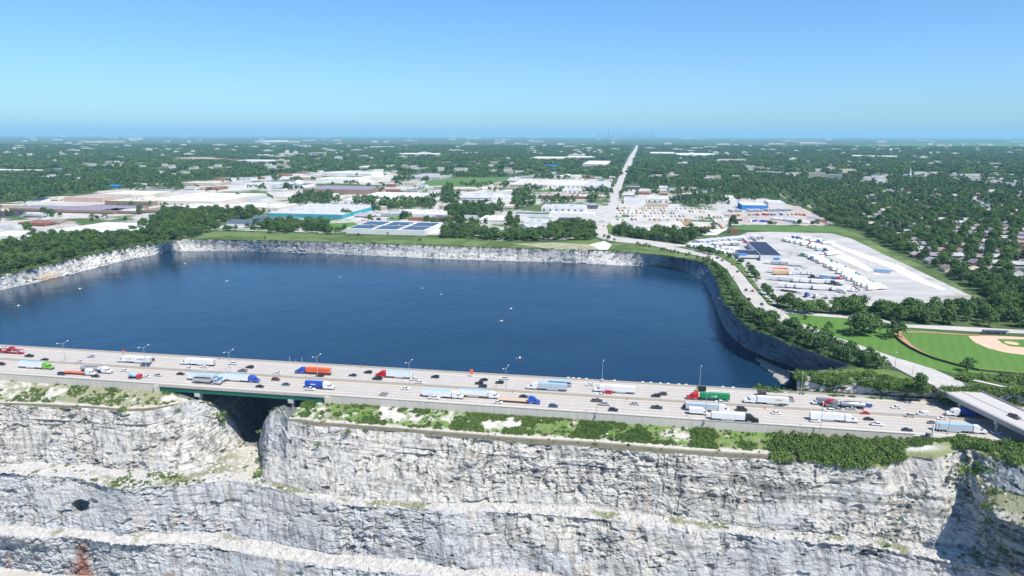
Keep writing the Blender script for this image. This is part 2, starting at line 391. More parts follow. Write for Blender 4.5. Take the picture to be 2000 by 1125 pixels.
# rust below the cave
cpx = PX(QD); rx = cpx[..., 0]+14*(fbm(QD/3, 3, 140)-.5)*2; ry = cpx[..., 1]
rw = interp([(1035, 2.5), (1060, 6), (1090, 13), (1110, 20), (1130, 34)], ry)
rust = np.exp(-((rx-160)/rw)**2)*sstep(1036, 1066, ry)*(ry < 1160)*sstep(.30, .55, fbm(np.stack([x/1.5, y/1.5, z/9], -1), 3, 141)+.12)
rust += .7*np.exp(-((rx-16)/5)**2)*sstep(1078, 1095, ry)+.5*np.exp(-((rx-335)/18)**2)*sstep(1112, 1122, ry)
rust = np.clip(rust*(ZN < 9)*(.55+.9*(nv-.2)), 0, .85)[..., None]; colr = colr*(1-rust)+C3((.24, .075, .035))*rust
vst = fbm(np.stack([(x+.25*z)/1.3, y/2.5, z/16], -1), 3, 150); colr = colr*(1-.38*(sstep(.54, .68, vst)*face)[..., None]); lst = fbm(np.stack([(x+.2*z)/18, y/18, (z+.05*x)/.8], -1), 3, 152); colr = colr*(1-.26*(sstep(.56, .66, lst)*face)[..., None])
ew = (sstep(1915, 1935, XX)*np.isin(ZN, [2, 4]))[..., None]; colr = colr*(1-ew)+colr*C3((.50, .58, .64))*ew  # east wall faces: shade multiplied into the limestone colour
colr = np.clip(colr*(.92+.16*fin[..., None]), 0.01, .85)
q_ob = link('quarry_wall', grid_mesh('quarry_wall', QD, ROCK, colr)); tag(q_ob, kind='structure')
QGEO = (QD, ZN, VV, XX, gm)

# gorge behind the notch: the same outline run back under the bridge, closed by a wall
i0, i1 = np.searchsorted(cols, 290), np.searchsorted(cols, 650)
base_l = BASE_A[i0:i1]; far = HO-E2*0.5
gr = []
back = np.dot(base_l[:, :2]-far, E2)
for t in np.linspace(0, 1, 60):
    q = base_l.copy(); q[:, :2] -= E2*(back*t)[:, None]; gr.append(q)
for t in np.linspace(.05, 1, 24):
    q = gr[59].copy(); q[:, 2] = q[:, 2]*(1-t)+(-7.5)*t; gr.append(q)
GV = np.array(gr); gn = face_normal(GV)
gw = np.ones(GV.shape[:2]); gw[0] = 0; gw[1] = .3; gw[2] = .6; gw[:, :25] = .05; gw[:, -25:] = .05; gw[60:] = .6
GD, gcr, gcr2, _, _ = rock_disp(GV, gn, gw*.5, 3)
gc_ = np.ones(GD.shape)*C3((.17, .175, .18)); gc_ *= (1-.5*np.clip(-gcr-gcr2*.5, 0, 1))[..., None]  # dark rock colour carries the shade inside the gorge
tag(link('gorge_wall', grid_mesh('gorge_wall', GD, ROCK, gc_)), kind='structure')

# ---------------------------------------------------------------- lake basin
WZ = -20.0
RIM = [(1545, 726), (1600, 724), (1661, 719), (1661, 712), (1625, 700), (1580, 684), (1520, 661), (1490, 650), (1469, 639), (1442, 618), (1430, 604), (1418, 588), (1410, 568), (1405, 550), (1397, 535), (1388, 521), (1375, 512), (1337, 505), (1300, 499), (1200, 491), (1100, 488), (975, 484), (850, 480), (700, 475), (600, 472), (500, 470), (420, 468), (350, 467), (330, 472), (300, 475), (262, 480), (225, 487), (175, 497), (140, 506), (100, 515), (60, 524), (0, 537), (-60, 550), (-160, 575), (-300, 612)]
WAT = [(1541, 741), (1560, 738), (1590, 730), (1582, 727), (1565, 722), (1541, 714), (1505, 702), (1478, 690), (1455, 678), (1439, 666), (1428, 656), (1418, 646), (1408, 627), (1400, 606), (1393, 588), (1388, 573), (1376, 552), (1355, 536), (1325, 525), (1298, 520), (1200, 518), (1100, 512), (975, 509), (850, 505), (700, 498), (600, 494), (500, 491), (420, 490), (350, 490.5), (326, 491.5), (300, 498), (250, 507), (215, 516), (175, 526), (140, 535), (115, 541), (87, 547), (0, 567), (-60, 582), (-160, 618), (-300, 668)]
def resample(P, n):
    d = np.r_[0, np.cumsum(np.linalg.norm(np.diff(P[:, :2], axis=0), axis=1))]; t = np.linspace(0, d[-1], n)
    return np.stack([np.interp(t, d, P[:, k]) for k in range(P.shape[1])], -1)
rimP = UG(*np.array(RIM, float).T); watP = U(*np.array(WAT, float).T, WZ)
def arc(P): return np.r_[0, np.cumsum(np.linalg.norm(np.diff(P[:, :2], axis=0), axis=1))]
ANCH = [((1545, 726), (1541, 741)), ((1661, 712), (1582, 727)), ((1300, 499), (1298, 520)), ((330, 472), (326, 491.5)), ((-300, 612), (-300, 668))]
dr_, dw_ = arc(rimP), arc(watP); ai = [(RIM.index(p), WAT.index(q)) for p, q in ANCH]; dw_w = np.array([dr_[i] for i, j in ai]); dw_x = np.array([dw_[j] for i, j in ai])
NW = 1500; tt = np.linspace(0, dr_[-1], NW); tw = np.interp(tt, dw_w, dw_x)
rim = np.stack([np.interp(tt, dr_, rimP[:, k]) for k in range(3)], -1); wat = np.stack([np.interp(tw, dw_, watP[:, k]) for k in range(3)], -1)
rpx = np.interp(tt, dr_, np.array(RIM, float)[:, 0])
nr = 44; LV = np.array([rim*(1-t)+wat*t for t in np.linspace(0, 1, nr)]+[wat+np.array([0, 0, -4.0])])
# far face has a shelf half way down
ln = face_normal(LV); ctr = np.array([-100., 600., 0]); s_ = np.sign(((ctr-LV)*ln)[..., :2].sum(-1, keepdims=True)); ln = ln*np.where(s_ == 0, 1, s_)
vl = np.broadcast_to(np.r_[np.linspace(0, 1, nr), 1][:, None], LV.shape[:2]); XP = np.broadcast_to(rpx, vl.shape)
amp = sstep(0, .05, vl)*interp([(-300, .8), (320, .8), (345, .30), (1290, .30), (1310, .28), (1700, .28)], XP)
LD, lcr, lcr2, _, _ = rock_disp(LV, ln, amp, 50)
x, y, z = LD[..., 0], LD[..., 1], LD[..., 2]
b1 = fbm(np.stack([x/25, y/25, z/5], -1), 4, 200); b2 = fbm(np.stack([x/4, y/4, z/2], -1), 4, 201); vs_ = fbm(np.stack([x/3.5, y/3.5, z/40], -1), 3, 202)
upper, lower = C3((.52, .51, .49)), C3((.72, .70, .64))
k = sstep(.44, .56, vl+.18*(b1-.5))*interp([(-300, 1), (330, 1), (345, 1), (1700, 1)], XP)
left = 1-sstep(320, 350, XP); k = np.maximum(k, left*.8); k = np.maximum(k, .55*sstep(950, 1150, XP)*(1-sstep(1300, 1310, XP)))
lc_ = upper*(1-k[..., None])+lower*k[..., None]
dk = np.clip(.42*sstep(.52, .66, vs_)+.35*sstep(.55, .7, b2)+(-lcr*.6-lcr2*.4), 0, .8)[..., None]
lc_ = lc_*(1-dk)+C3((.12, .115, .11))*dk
e_ = sstep(1300, 1312, XP)[..., None]; lc_ = lc_*(1-e_)+lc_*C3((.42, .50, .62))*e_  # right-hand cliff darkened and blued: its shade is put into the rock colour
lip = ((1-sstep(.04, .09, vl))*e_[..., 0])[..., None]; lc_ = lc_*(1-lip)+C3((.46, .44, .38))*lip
wl_ = sstep(.90, .97, vl)[..., None]*(1-e_*.6); lc_ = lc_*(1-wl_)+C3((.62, .60, .55))*wl_
or_ = (np.exp(-((XP-88)/16)**2)*sstep(.5, .8, vl)*.75)[..., None]; lc_ = lc_*(1-or_)+C3((.55, .34, .16))*or_
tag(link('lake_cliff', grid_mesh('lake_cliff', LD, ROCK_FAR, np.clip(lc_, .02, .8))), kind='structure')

# water
t = NT('lake_water', 0.09, 0.42); g = t.new('ShaderNodeNewGeometry').outputs['Position']
w1 = t.noise(t.scalev(g, (1, .6, 1)), .33, 5, .62); w2_ = t.noise(g, .03, 3, .5); w3 = t.noise(t.scalev(g, (.55, 1.3, 1)), .0065, 3, .5)
t.color(t.ramp(w3, [(.3, (.005, .026, .058)), (.7, (.010, .040, .080))]))
t.bump(t.math('ADD', w1, t.math('MULTIPLY', w2_, 2.0)), .26, .9)
t.b.inputs['IOR'].default_value = 1.33; t.l.new(t.ramp(w3, [(.35, .05), (.65, .17)]), t.b.inputs['Roughness'])
wpoly = [hw(-900, 1)[:2], hw(190, 1)[:2], tuple(U(1700, 700, WZ)[:2]), tuple(U(1700, 480, WZ)[:2]), tuple(U(300, 440, WZ)[:2]), tuple(U(-300, 480, WZ)[:2]), (-900, 700)]
me = bpy.data.meshes.new('lake'); me.from_pydata([(a, b, WZ) for a, b in wpoly], [], [tuple(range(len(wpoly)))]); me.materials.append(t.m)
tag(link('lake', me), kind='structure')
# embankment behind the highway, down to the water
ev = np.array([[hw(s, v, zz) for s in np.linspace(-900, 330, 500)] for v, zz in ((-.2, -6.3), (-1.5, -8), (-4, -13), (-6, -18), (-8, -24))])
ec = np.ones(ev.shape)*C3((.42, .41, .37)); ev = ev+(np.stack([fbm(ev/3, 3, 60)]*3, -1)-.5)*np.array([1.6, 1.6, .4])*np.array([0, .4, 1, 1, 1])[:, None, None]
tag(link('embankment', grid_mesh('embankment', ev, ROCK_FAR, ec)), kind='structure')
# grey gravel beach in the lake's near corner
bz = -19.75
bp = [(1476, 699), (1486, 701), (1498, 707), (1512, 713), (1527, 719), (1541, 724), (1552, 738), (1541, 746), (1534, 752), (1526, 748), (1520, 740), (1511, 735), (1512, 730), (1502, 724), (1492, 718), (1484, 715), (1488, 709), (1480, 706)]
bw = resample(np.c_[U(*np.array(bp+[bp[0]], float).T, bz)], 120)[:-1]; c0 = bw.mean(0)
bw[:, :2] += (RNG.random((119, 2))-.5)*1.6
rr = np.array([c0+(bw-c0)*k+np.array([0, 0, h]) for k, h in ((1.05, -.8), (1, 0), (.8, .35), (.5, .5), (.01, .6))]); rr = np.concatenate([rr, rr[:, :1]], 1)
bc = np.ones(rr.shape)*C3((.36, .345, .31)); tag(link('gravel_beach', grid_mesh('gravel_beach', rr, SOIL, bc)), kind='structure')
# ---------------------------------------------------------------- the plain
FARD = 62000.0
def wpx(pts, z=None):
    a = np.array(pts, float); P = UG(a[:, 0], a[:, 1]) if z is None else U(a[:, 0], a[:, 1], z)
    return [tuple(p[:2]) for p in P]
CUT_TOP = [(1556, 738), (1580, 741), (1640, 745), (1700, 750), (1780, 760), (1832, 764)]
t = NT('plain_ground', .95, .1); g = t.new('ShaderNodeNewGeometry').outputs['Position']
n1 = t.noise(g, .0022, 5, .6); n2a = t.noise(g, .02, 4, .6); n3 = t.noise(g, .15, 3, .6); n4 = t.noise(g, .0006, 4, .6)
woods = t.ramp(n2a, [(.3, (.040, .070, .030)), (.5, (.065, .11, .04)), (.75, (.13, .16, .08))])
fld = t.mix(t.ramp(n4, [(.60, 0.0), (.63, 1.0)]), woods, (.12, .16, .07))
pale = t.ramp(t.noise(t.scalev(g, (.6, 1, 1)), .012, 4, .72), [(.655, 0.0), (.675, 1.0)])
cc = t.mix(t.math('MULTIPLY', pale, .75), fld, (.38, .37, .35))
t.color(t.mix(.3, cc, t.mix(1.0, cc, t.ramp(n3, [(.3, .5), (.7, 1.2)]), 'MULTIPLY')))
t.bump(n2a, .6, 4.0)
GROUND = t.m
ctop = [tuple(p[:2]) for p in U(*np.array(CUT_TOP, float).T, 0.6)]
far_side = hw(330, -14)[:2]
gp = [(-FARD, FARD), (FARD, FARD), (FARD, hw(40000, -14)[1]), far_side]+ctop[::-1]+[tuple(p[:2]) for p in rim[::6]]+[(-620, float(rim[-1][1])), (-FARD, float(rim[-1][1]))]
me = sheet_mesh('ground', gp, GROUND)
tag(link('ground', me), kind='structure')
# cut slope beside the highway (right)
ct = resample(np.array([(*p, float(GZ(p[1]))) for p in ctop]+[(*far_side, 1.0)]), 300)
foot = np.array([hw(float(np.dot(p[:2]-HO, E1)), -3.2, -6.4) for p in ct])
cv = np.array([ct*(1-k)+foot*k for k in np.linspace(0, 1, 26)]+[foot+np.array([*(E2*3.6), 0.05])])
cn = face_normal(cv); cn = np.where((cn[..., :2]*E2).sum(-1, keepdims=True) > 0, cn, -cn)
am = np.ones(cv.shape[:2])*.3; am[0] = 0; am[-3:] = .03
cd, q1, q2, _, _ = rock_disp(cv, cn, am, 70)
w = sstep(.50, .60, fbm(cd/5, 3, 71)+.10*np.cos(np.linspace(0, 1, 27)*6.2)[:, None])[..., None]
cc_ = C3((.56, .54, .50))*(1-np.clip(-q1-.4*q2, 0, .7))[..., None]*(1-w)+C3((.09, .13, .04))*w
tag(link('cut_slope', grid_mesh('cut_slope', cd, ROCK_FAR, cc_)), kind='structure')

# ---------------------------------------------------------------- highway
CONC = (.50, .475, .435)
t = NT('highway_concrete', .85, .25); o = t.obj()
sep = t.new('ShaderNodeSeparateXYZ'); t.l.new(o, sep.inputs[0])
# y of the mesh = distance across; tyre tracks as soft dark bands inside each lane
yy = sep.outputs[1]
def band(off, lo, hi):
    fr = t.math('FRACT', t.math('DIVIDE', t.math('SUBTRACT', yy, off), 3.66))
    return t.math('SUBTRACT', 1.0, t.math('MULTIPLY', t.math('ABSOLUTE', t.math('SUBTRACT', fr, .5)), 2.0))
tr = t.ramp(band(0.0, 0, 1), [(.25, 0.0), (.62, 1.0), (.95, .45)])
st = t.noise(t.scalev(o, (.012, 1.2, 1)), 1.0, 4, .6); bl = t.noise(t.scalev(o, (.05, .3, 1)), 1.0, 3, .6); fn = t.noise(o, 1.5, 3, .6)
base = t.mix(bl, (.455, .415, .36), (.53, .495, .445))
base = t.mix(t.math('MULTIPLY', tr, t.ramp(st, [(.3, .25), (.7, .95)])), base, (.29, .275, .26))
jt = t.math('FRACT', t.math('DIVIDE', sep.outputs[0], 4.6)); base = t.mix(t.ramp(jt, [(0, .35), (.03, 0.0)]), base, (.30, .28, .25))
t.color(t.mix(1.0, base, t.ramp(fn, [(.3, .92), (.7, 1.03)]), 'MULTIPLY')); HWM = t.m
hmat = Matrix.Translation((float(HO[0]), float(HO[1]), HZ)) @ Matrix(((E1[0], E2[0], 0, 0), (E1[1], E2[1], 0, 0), (0, 0, 1, 0), (0, 0, 0, 1)))
flip = lambda fs: [tuple(reversed(f)) for f in fs]
S0, S1 = -900.0, 900.0
def hmesh(name, quads, m, parent=None):            # quads in highway coordinates (s0,s1,v0,v1,z0,z1) boxes
    mb = MB()
    for q in quads: mb.box(*q, m)
    mb.f = flip(mb.f); ob = mb.build(name, parent); ob.matrix_world = hmat
    return ob
me = bpy.data.meshes.new('highway'); me.from_pydata([(S0, 0, 0), (S1, 0, 0), (S1, HW, 0), (S0, HW, 0)], [], [(3, 2, 1, 0)]); me.materials.append(HWM)
hwy = link('highway', me); hwy.matrix_world = hmat; tag(hwy, kind='structure')
MED = float(np.dot(U(1000, 765.5, HZ)[:2]-HO, E2)); print('median at', MED, 'of', HW)
BAR = flat('barrier_concrete', (.46, .425, .37), .9, .15)
hmesh('median_barrier', [(S0, S1, MED-.32, MED+.32, 0.004, .5), (S0, S1, MED-.14, MED+.14, .502, 1.25)], BAR)
tag(bpy.data.objects['median_barrier'], 'long tan concrete barrier between the two carriageways', 'barrier')
# markings: edge lines and lane dashes
WP = flat('road_paint', (.78, .77, .72), .7, .2); YP = flat('road_paint_yellow', (.62, .45, .12), .7, .2)
q = []
lanes_a = [4.0, 7.66, 11.3, 15.0]; near0 = MED+3.2
for v, mt in ((3.4, WP), (MED-2.2, YP), (MED+2.2, YP), (HW-3.6, WP)):
    ob = None; q.append((v, mt))
mb = MB()
for v, mt in q: mb.box(S0, S1, v-.11, v+.11, .004, .008, mt)
nl_a = [3.4+(MED-2.2-3.4)/4*k for k in (1, 2, 3)]; nl_b = [MED+2.2+(HW-3.6-MED-2.2)/4*k for k in (1, 2, 3)]
for v in nl_a+nl_b:
    s = -420.0
    while s < 420: mb.box(s, s+3.0, v-.09, v+.09, .004, .008, WP); s += 12.0
mb.f = flip(mb.f); lm_ = mb.build('road_markings'); lm_.matrix_world = hmat; tag(lm_, kind='structure')
# dark patch in the pavement
def col_s(px_, v): P = hw_col(px_, v, HZ); return float(np.dot(P[:2]-HO, E1))
# bridge extents
SB0, SB1 = col_s(311, HW), col_s(636, HW)
print('bridge', SB0, SB1, 'scale')
WALLM = NT('retaining_wall_concrete', .9, .15); o = WALLM.obj()
n_ = WALLM.noise(WALLM.scalev(o, (.5, .5, .06)), 1.0, 5, .65); sx = WALLM.new('ShaderNodeSeparateXYZ'); WALLM.l.new(o, sx.inputs[0])
pn = WALLM.ramp(WALLM.math('FRACT', WALLM.math('DIVIDE', sx.outputs[0], 1.5)), [(0, .86), (.06, 1.0)])
WALLM.color(WALLM.mix(1.0, WALLM.ramp(n_, [(.3, (.48, .44, .375)), (.7, (.60, .565, .50))]), pn, 'MULTIPLY')); WALLM = WALLM.m
SEND = col_s(1785, HW)
rwl = hmesh('retaining_wall', [(S0, SB0, HW+.002, HW+.45, -7.2, 1.05), (SB1, SEND, HW+.002, HW+.45, -7.2, 1.05), (SB1-.1, SB1+2.4, HW+.452, HW+1.5, -7, .6), (SB0-2.4, SB0+.1, HW+.452, HW+1.5, -7, .6)], WALLM)
tag(rwl, 'long beige concrete retaining wall with parapet along the quarry side of the highway', 'wall')
cap = hmesh('wall_coping', [(S0, SB0, HW-.05, HW+.6, 1.052, 1.25), (SB1, SEND, HW-.05, HW+.6, 1.052, 1.25)], BAR); cap.parent = rwl; cap.matrix_parent_inverse = rwl.matrix_world.inverted()
fp = hmesh('lakeside_parapet', [(S0, 235, -.45, -.002, -.6, .95)], BAR); tag(fp, 'low concrete parapet on the lake side of the highway', 'parapet')
mb = MB(); s = col_s(1090, 0)
PALE = flat('pale_block', (.72, .71, .67), .8, .2)
for px_ in (1110, 1120, 1131, 1145, 1176, 1200, 1255, 1271, 1290, 1305, 1326, 1340, 1412, 1432):
    s = col_s(px_, -.8); b = hmesh('concrete_block', [(s-.8, s+.8, -1.5, -.46, -.6, .95), (s-.5, s+.5, -1.3, -.7, .952, 1.15)], PALE)
    tag(b, 'small pale concrete block on the lake-side edge of the highway', 'concrete block', 'pale blocks along the lake-side edge of the highway')
# bridge
GREEN = flat('green_girder_paint', (.010, .125, .085), .5, .4); PIER = flat('pier_concrete', (.52, .51, .48), .9, .15)
br = empty('highway_bridge', hw((SB0+SB1)/2, HW/2, HZ)); tag(br, 'highway bridge with dark green steel girders over the quarry notch', 'bridge')
def bpart(name, boxes, m):
    ob = hmesh(name, boxes, m); ob.parent = br; ob.matrix_parent_inverse = Matrix.Translation(br.location).inverted(); return ob
bpart('deck', [(SB0, SB1, .3, HW-.1, -.6, -.03)], BAR)
bpart('parapet', [(SB0+.002, SB1-.002, HW+.003, HW+.42, -.55, 1.0)], BAR)
for k in range(6):
    v = HW+.05-k*(HW-1)/5.0
    bpart('girder', [(SB0, SB1, v-.55, v-.1, -2.75, -.602), (SB0, SB1, v-.8, v+.15, -2.95, -2.752)], GREEN)
for px_ in (384, 567):
    s = col_s(px_, HW); top = -2.952
    bpart('pier_cap', [(s-1.4, s+1.4, 1.0, HW+.6, -4.9, top)], PIER)
    for v in (HW-2.5, HW*.75, HW*.5, HW*.25, 3.0):
        bpart('pier_column', [(s-.8, s+.8, v-.9, v+.9, -12 if px_ > 500 else -13, -4.902)], PIER)
for s in (SB0, SB1):
    sg = -1 if s == SB0 else 1
    bpart('abutment', [(min(s, s+sg*1.8), max(s, s+sg*1.8), 1, HW-.1, -8, -.61)], PIER)

# ---------------------------------------------------------------- roads and land patches
def patch(name, pts, m, dz=0.05, kind='structure', z=None, world=False):
    P = pts if world else wpx(pts, z); ob = link(name, sheet_mesh(name, P, m, dz)); tag(ob, kind=kind); return ob
def ground_mat(name, c1, c2, sc=.03, c3=None, th=.62, detail=4, streak=None):
    t = NT(name, .95, .1); g = t.new('ShaderNodeNewGeometry').outputs['Position']
    v = t.scalev(g, streak) if streak else g
    a = t.noise(v, sc, detail, .65); c = t.ramp(a, [(.35, c1), (.65, c2)])
    if c3: c = t.mix(t.ramp(t.noise(g, sc*.5, 5, .7), [(th, 0.0), (th+.06, 1.0)]), c, c3)
    b = t.noise(g, .6, 3, .7); t.color(t.mix(1.0, c, t.ramp(b, [(.3, .88), (.7, 1.06)]), 'MULTIPLY')); return t.m
ASPH = ground_mat('worn_pavement', (.42, .405, .38), (.50, .485, .455), .05)
LAWN = NT('mown_lawn', .95, .1); g = LAWN.new('ShaderNodeNewGeometry').outputs['Position']
rot = LAWN.new('ShaderNodeMapping'); rot.inputs['Rotation'].default_value = (0, 0, R(28)); LAWN.l.new(g, rot.inputs[0])
wv = LAWN.new('ShaderNodeTexWave'); wv.inputs['Scale'].default_value = .055; wv.inputs['Distortion'].default_value = .6; LAWN.l.new(rot.outputs[0], wv.inputs['Vector'])
lb = LAWN.mix(LAWN.noise(g, .06, 4, .6), (.075, .165, .032), (.105, .205, .048))
LAWN.color(LAWN.mix(LAWN.math('MULTIPLY', wv.outputs['Fac'], .30), lb, (.125, .235, .06))); LAWN = LAWN.m
MEADOW = ground_mat('meadow', (.11, .17, .055), (.17, .22, .09), .05, (.08, .12, .04), .50)
VERGE = ground_mat('verge_grass', (.085, .15, .04), (.14, .20, .065), .08)
DRYGR = ground_mat('dry_grass_and_stone', (.24, .25, .12), (.40, .38, .29), .12)
FIELD = ground_mat('crop_field', (.075, .16, .045), (.11, .20, .065), .02)
GRAVEL = ground_mat('gravel_lot', (.36, .35, .33), (.51, .50, .475), .035, (.30, .29, .25), .58, 7, (.35, 1, 1))
PALEG = ground_mat('pale_yard', (.55, .52, .48), (.70, .67, .62), .04, (.30, .31, .24), .66)
INFLD = ground_mat('infield_clay', (.55, .40, .28), (.62, .47, .34), .1)
TRACK = ground_mat('red_clay_track', (.36, .20, .13), (.42, .26, .17), .1)
BROWN = ground_mat('brown_yard', (.34, .29, .25), (.50, .46, .42), .05)
DARKA = ground_mat('dark_asphalt', (.06, .065, .085), (.09, .095, .12), .05)
IND = ground_mat('industrial_ground', (.40, .39, .36), (.58, .56, .52), .012, (.08, .13, .045), .50)
INDUSTRY = [[(-60, 400), (130, 388), (190, 374), (300, 362), (420, 352), (560, 340), (640, 335), (740, 331), (800, 345), (870, 352), (960, 352), (1050, 340), (1130, 342), (1195, 350), (1205, 365), (1195, 400), (1178, 440), (1170, 462), (1100, 468), (960, 462), (820, 458), (640, 455), (560, 452), (440, 450), (345, 452), (320, 440), (250, 446), (180, 464), (60, 476), (-60, 490)],
            [(1205, 372), (1250, 368), (1330, 372), (1390, 384), (1500, 388), (1560, 405), (1630, 438), (1425, 440), (1418, 450), (1320, 462), (1240, 460), (1196, 452), (1190, 430)]]
for k, p in enumerate(INDUSTRY): patch('industrial_ground', p, IND, .04+.01*k)
patch('lakeside_meadow', [(332, 460), (420, 452), (560, 455), (690, 461), (850, 463), (960, 470), (1000, 473), (1100, 474), (1150, 476), (1215, 474), (1262, 480), (1325, 494), (1375, 504), (1398, 515), (1404, 527), (1392, 521), (1376, 511), (1337, 504.6), (1300, 498), (1200, 490), (1100, 487), (975, 483), (850, 479), (700, 474), (600, 471), (500, 469), (420, 467), (350, 466)], MEADOW, .10)
patch('bare_strip', [(1000, 476), (1080, 474), (1150, 477), (1170, 487), (1140, 489), (1080, 487)], DRYGR, .15)
patch('bare_strip', [(1240, 449), (1330, 446), (1420, 448), (1400, 459), (1300, 461), (1215, 455), (1213, 447)], PALEG, .14)
patch('green_field', [(1425, 441), (1480, 440), (1560, 440), (1632, 444), (1668, 456), (1625, 452), (1500, 451), (1440, 449)], FIELD, .16)
patch('green_field', [(820, 362), (850, 348), (930, 347), (1000, 346), (985, 352), (960, 360), (930, 366), (860, 364)], FIELD, .16)
patch('green_field', [(400, 378), (440, 374), (520, 374), (520, 382), (470, 384)], FIELD, .16)
patch('green_field', [(600, 450), (640, 437), (690, 434), (705, 440), (660, 449), (640, 452)], LAWN, .16)
patch('green_field', [(755, 431), (770, 420), (805, 414), (805, 420), (780, 431)], LAWN, .16)
patch('green_field', [(745, 421), (800, 421), (880, 422), (880, 428), (770, 428)], LAWN, .14)
patch('green_field', [(1040, 372), (1090, 369), (1100, 374), (1050, 376)], LAWN, .16)
patch('green_field', [(970, 449), (998, 449), (1003, 460), (980, 459)], LAWN, .16)
patch('green_field', [(1640, 286), (1750, 279), (2100, 278), (2100, 288), (1900, 287)], FIELD, .3)
patch('green_field', [(650, 342), (690, 334), (760, 333), (740, 342)], FIELD, .16)
patch('dark_car_park', [(-30, 424), (-30, 412), (45, 413), (58, 418), (20, 425)], DARKA, .16)
patch('gravel_lot', [(1330, 482), (1352, 470), (1440, 462), (1460, 454), (1500, 453), (1625, 455), (1662, 465), (1690, 477), (1725, 495), (1775, 518), (1835, 547), (1912, 584), (1850, 592), (1725, 597), (1640, 600), (1560, 600), (1505, 594), (1485, 572), (1462, 546), (1440, 520), (1415, 505), (1370, 492)], GRAVEL, .12)
patch('lot_track', [(1560, 462), (1580, 462), (1660, 500), (1720, 535), (1712, 538), (1640, 506)], PALEG, .17)
patch('lot_track', [(1600, 470), (1622, 472), (1700, 500), (1760, 520), (1850, 565), (1840, 568), (1740, 525), (1680, 502)], PALEG, .18)
patch('yard_brown', [(1418, 436), (1412, 418), (1440, 404), (1560, 402), (1615, 430), (1610, 441), (1500, 440)], BROWN, .16)
patch('lot_verge', [(1640, 446), (1672, 455), (1700, 470), (1745, 494), (1790, 514), (1850, 544), (1940, 590), (1912, 585), (1834, 548), (1774, 519), (1724, 496), (1688, 478), (1662, 466), (1625, 456), (1500, 453), (1500, 450)], MEADOW, .14)
patch('park_lawn', [(1534, 613), (1600, 618), (1715, 628), (1770, 642), (1900, 654), (2200, 668), (2200, 770), (2000, 737), (1905, 729), (1862, 729), (1800, 716), (1745, 696), (1690, 678), (1610, 652), (1556, 630)], LAWN, .10)
patch('outfield_grass', [(1757, 650), (1900, 656), (2250, 675), (2250, 752), (2000, 729), (1910, 721), (1870, 711), (1826, 699), (1802, 689), (1777, 674)], LAWN, .20)
def ribbon(name, pts, wpx_, m, dz):
    a = wpx(pts); a = np.array(a); d_ = np.gradient(a, axis=0); d_ /= np.linalg.norm(d_, axis=1, keepdims=True); nn = np.c_[-d_[:, 1], d_[:, 0]]*wpx_/2
    return patch(name, [tuple(p) for p in (a+nn)]+[tuple(p) for p in (a-nn)[::-1]], m, dz, world=True)
ribbon('clay_track', [(1752, 650), (1775, 674), (1800, 689), (1825, 700), (1868, 712), (1910, 722), (2000, 730.5), (2240, 753)], 3.6, TRACK, .24)
ribbon('clay_track', [(1754, 649), (1800, 649), (1922, 656), (2240, 672)], 3.0, TRACK, .24)
patch('infield_clay', [(1891, 657), (1897, 664), (1905, 670), (1930, 681), (1962, 689), (2000, 694), (2060, 697), (2120, 694), (2180, 675), (2050, 662), (1950, 657)], INFLD, .26)
patch('infield_grass', [(1947, 663), (1958, 671), (1972, 677), (2000, 679), (2060, 681), (2120, 672), (2040, 664)], LAWN, .30)
a = wpx([(1976, 671)])[0]; patch('pitching_mound', [(a[0]+4*math.cos(k*.5), a[1]+4*math.sin(k*.5)) for k in range(12)][:12], INFLD, .34, world=True)
patch('side_road', [(1500, 604), (1560, 607), (1600, 613), (1700, 618), (1735, 627), (1767, 634), (1850, 637), (2000, 645), (2250, 655), (2250, 663), (2000, 652), (1900, 648), (1850, 645), (1770, 640), (1715, 627), (1600, 618), (1538, 612)], ASPH, .20)
ledge = patch('service_track', [(1560, 737), (1600, 735), (1660, 736), (1700, 737), (1760, 743), (1770, 749), (1700, 742), (1620, 740)], PALEG, .12)
patch('cut_ledge_grass', [(1552, 728), (1600, 727), (1655, 722), (1720, 716), (1760, 728), (1800, 748), (1815, 757), (1780, 754), (1700, 746), (1640, 741), (1580, 739)], VERGE, .07)
# main roads
MR = [(1262, 477), (1325, 492), (1375, 502), (1400, 512), (1420, 527), (1437, 551), (1450, 574), (1475, 601), (1500, 617), (1550, 638), (1612, 657), (1650, 671), (1725, 706), (1782, 736), (1834, 762), (1856, 773)]
MRr = [(1908, 763), (1870, 742), (1825, 722), (1750, 699), (1712, 686), (1625, 656), (1550, 626), (1533, 612), (1525, 605), (1500, 596), (1482, 574), (1457, 544), (1437, 521), (1412, 506), (1387, 496), (1325, 484), (1262, 471)]
patch('curved_road', MR+MRr, ASPH, .22)
patch('straight_road', [(1163, 462), (1160, 450), (1172, 438), (1180, 420), (1188, 400), (1198, 375), (1207, 350), (1219, 325), (1229.5, 305), (1239, 291), (1242.5, 284), (1246, 284), (1245, 292), (1240, 305), (1232, 325), (1219, 350), (1212, 375), (1205, 400), (1197, 420), (1188, 440), (1187, 455), (1200, 462), (1262, 469), (1290, 473), (1350, 480), (1350, 484), (1262, 478), (1200, 472), (1180, 468)], ASPH, .24)
patch('road_verge', [(1184, 441), (1190, 438), (1213, 448), (1218, 462), (1200, 460), (1188, 452)], VERGE, .26)
patch('road_verge', [(1040, 500-26), (1060, 474), (1150, 470), (1165, 466), (1173, 471), (1170, 476), (1150, 478), (1050, 476)], VERGE, .13)
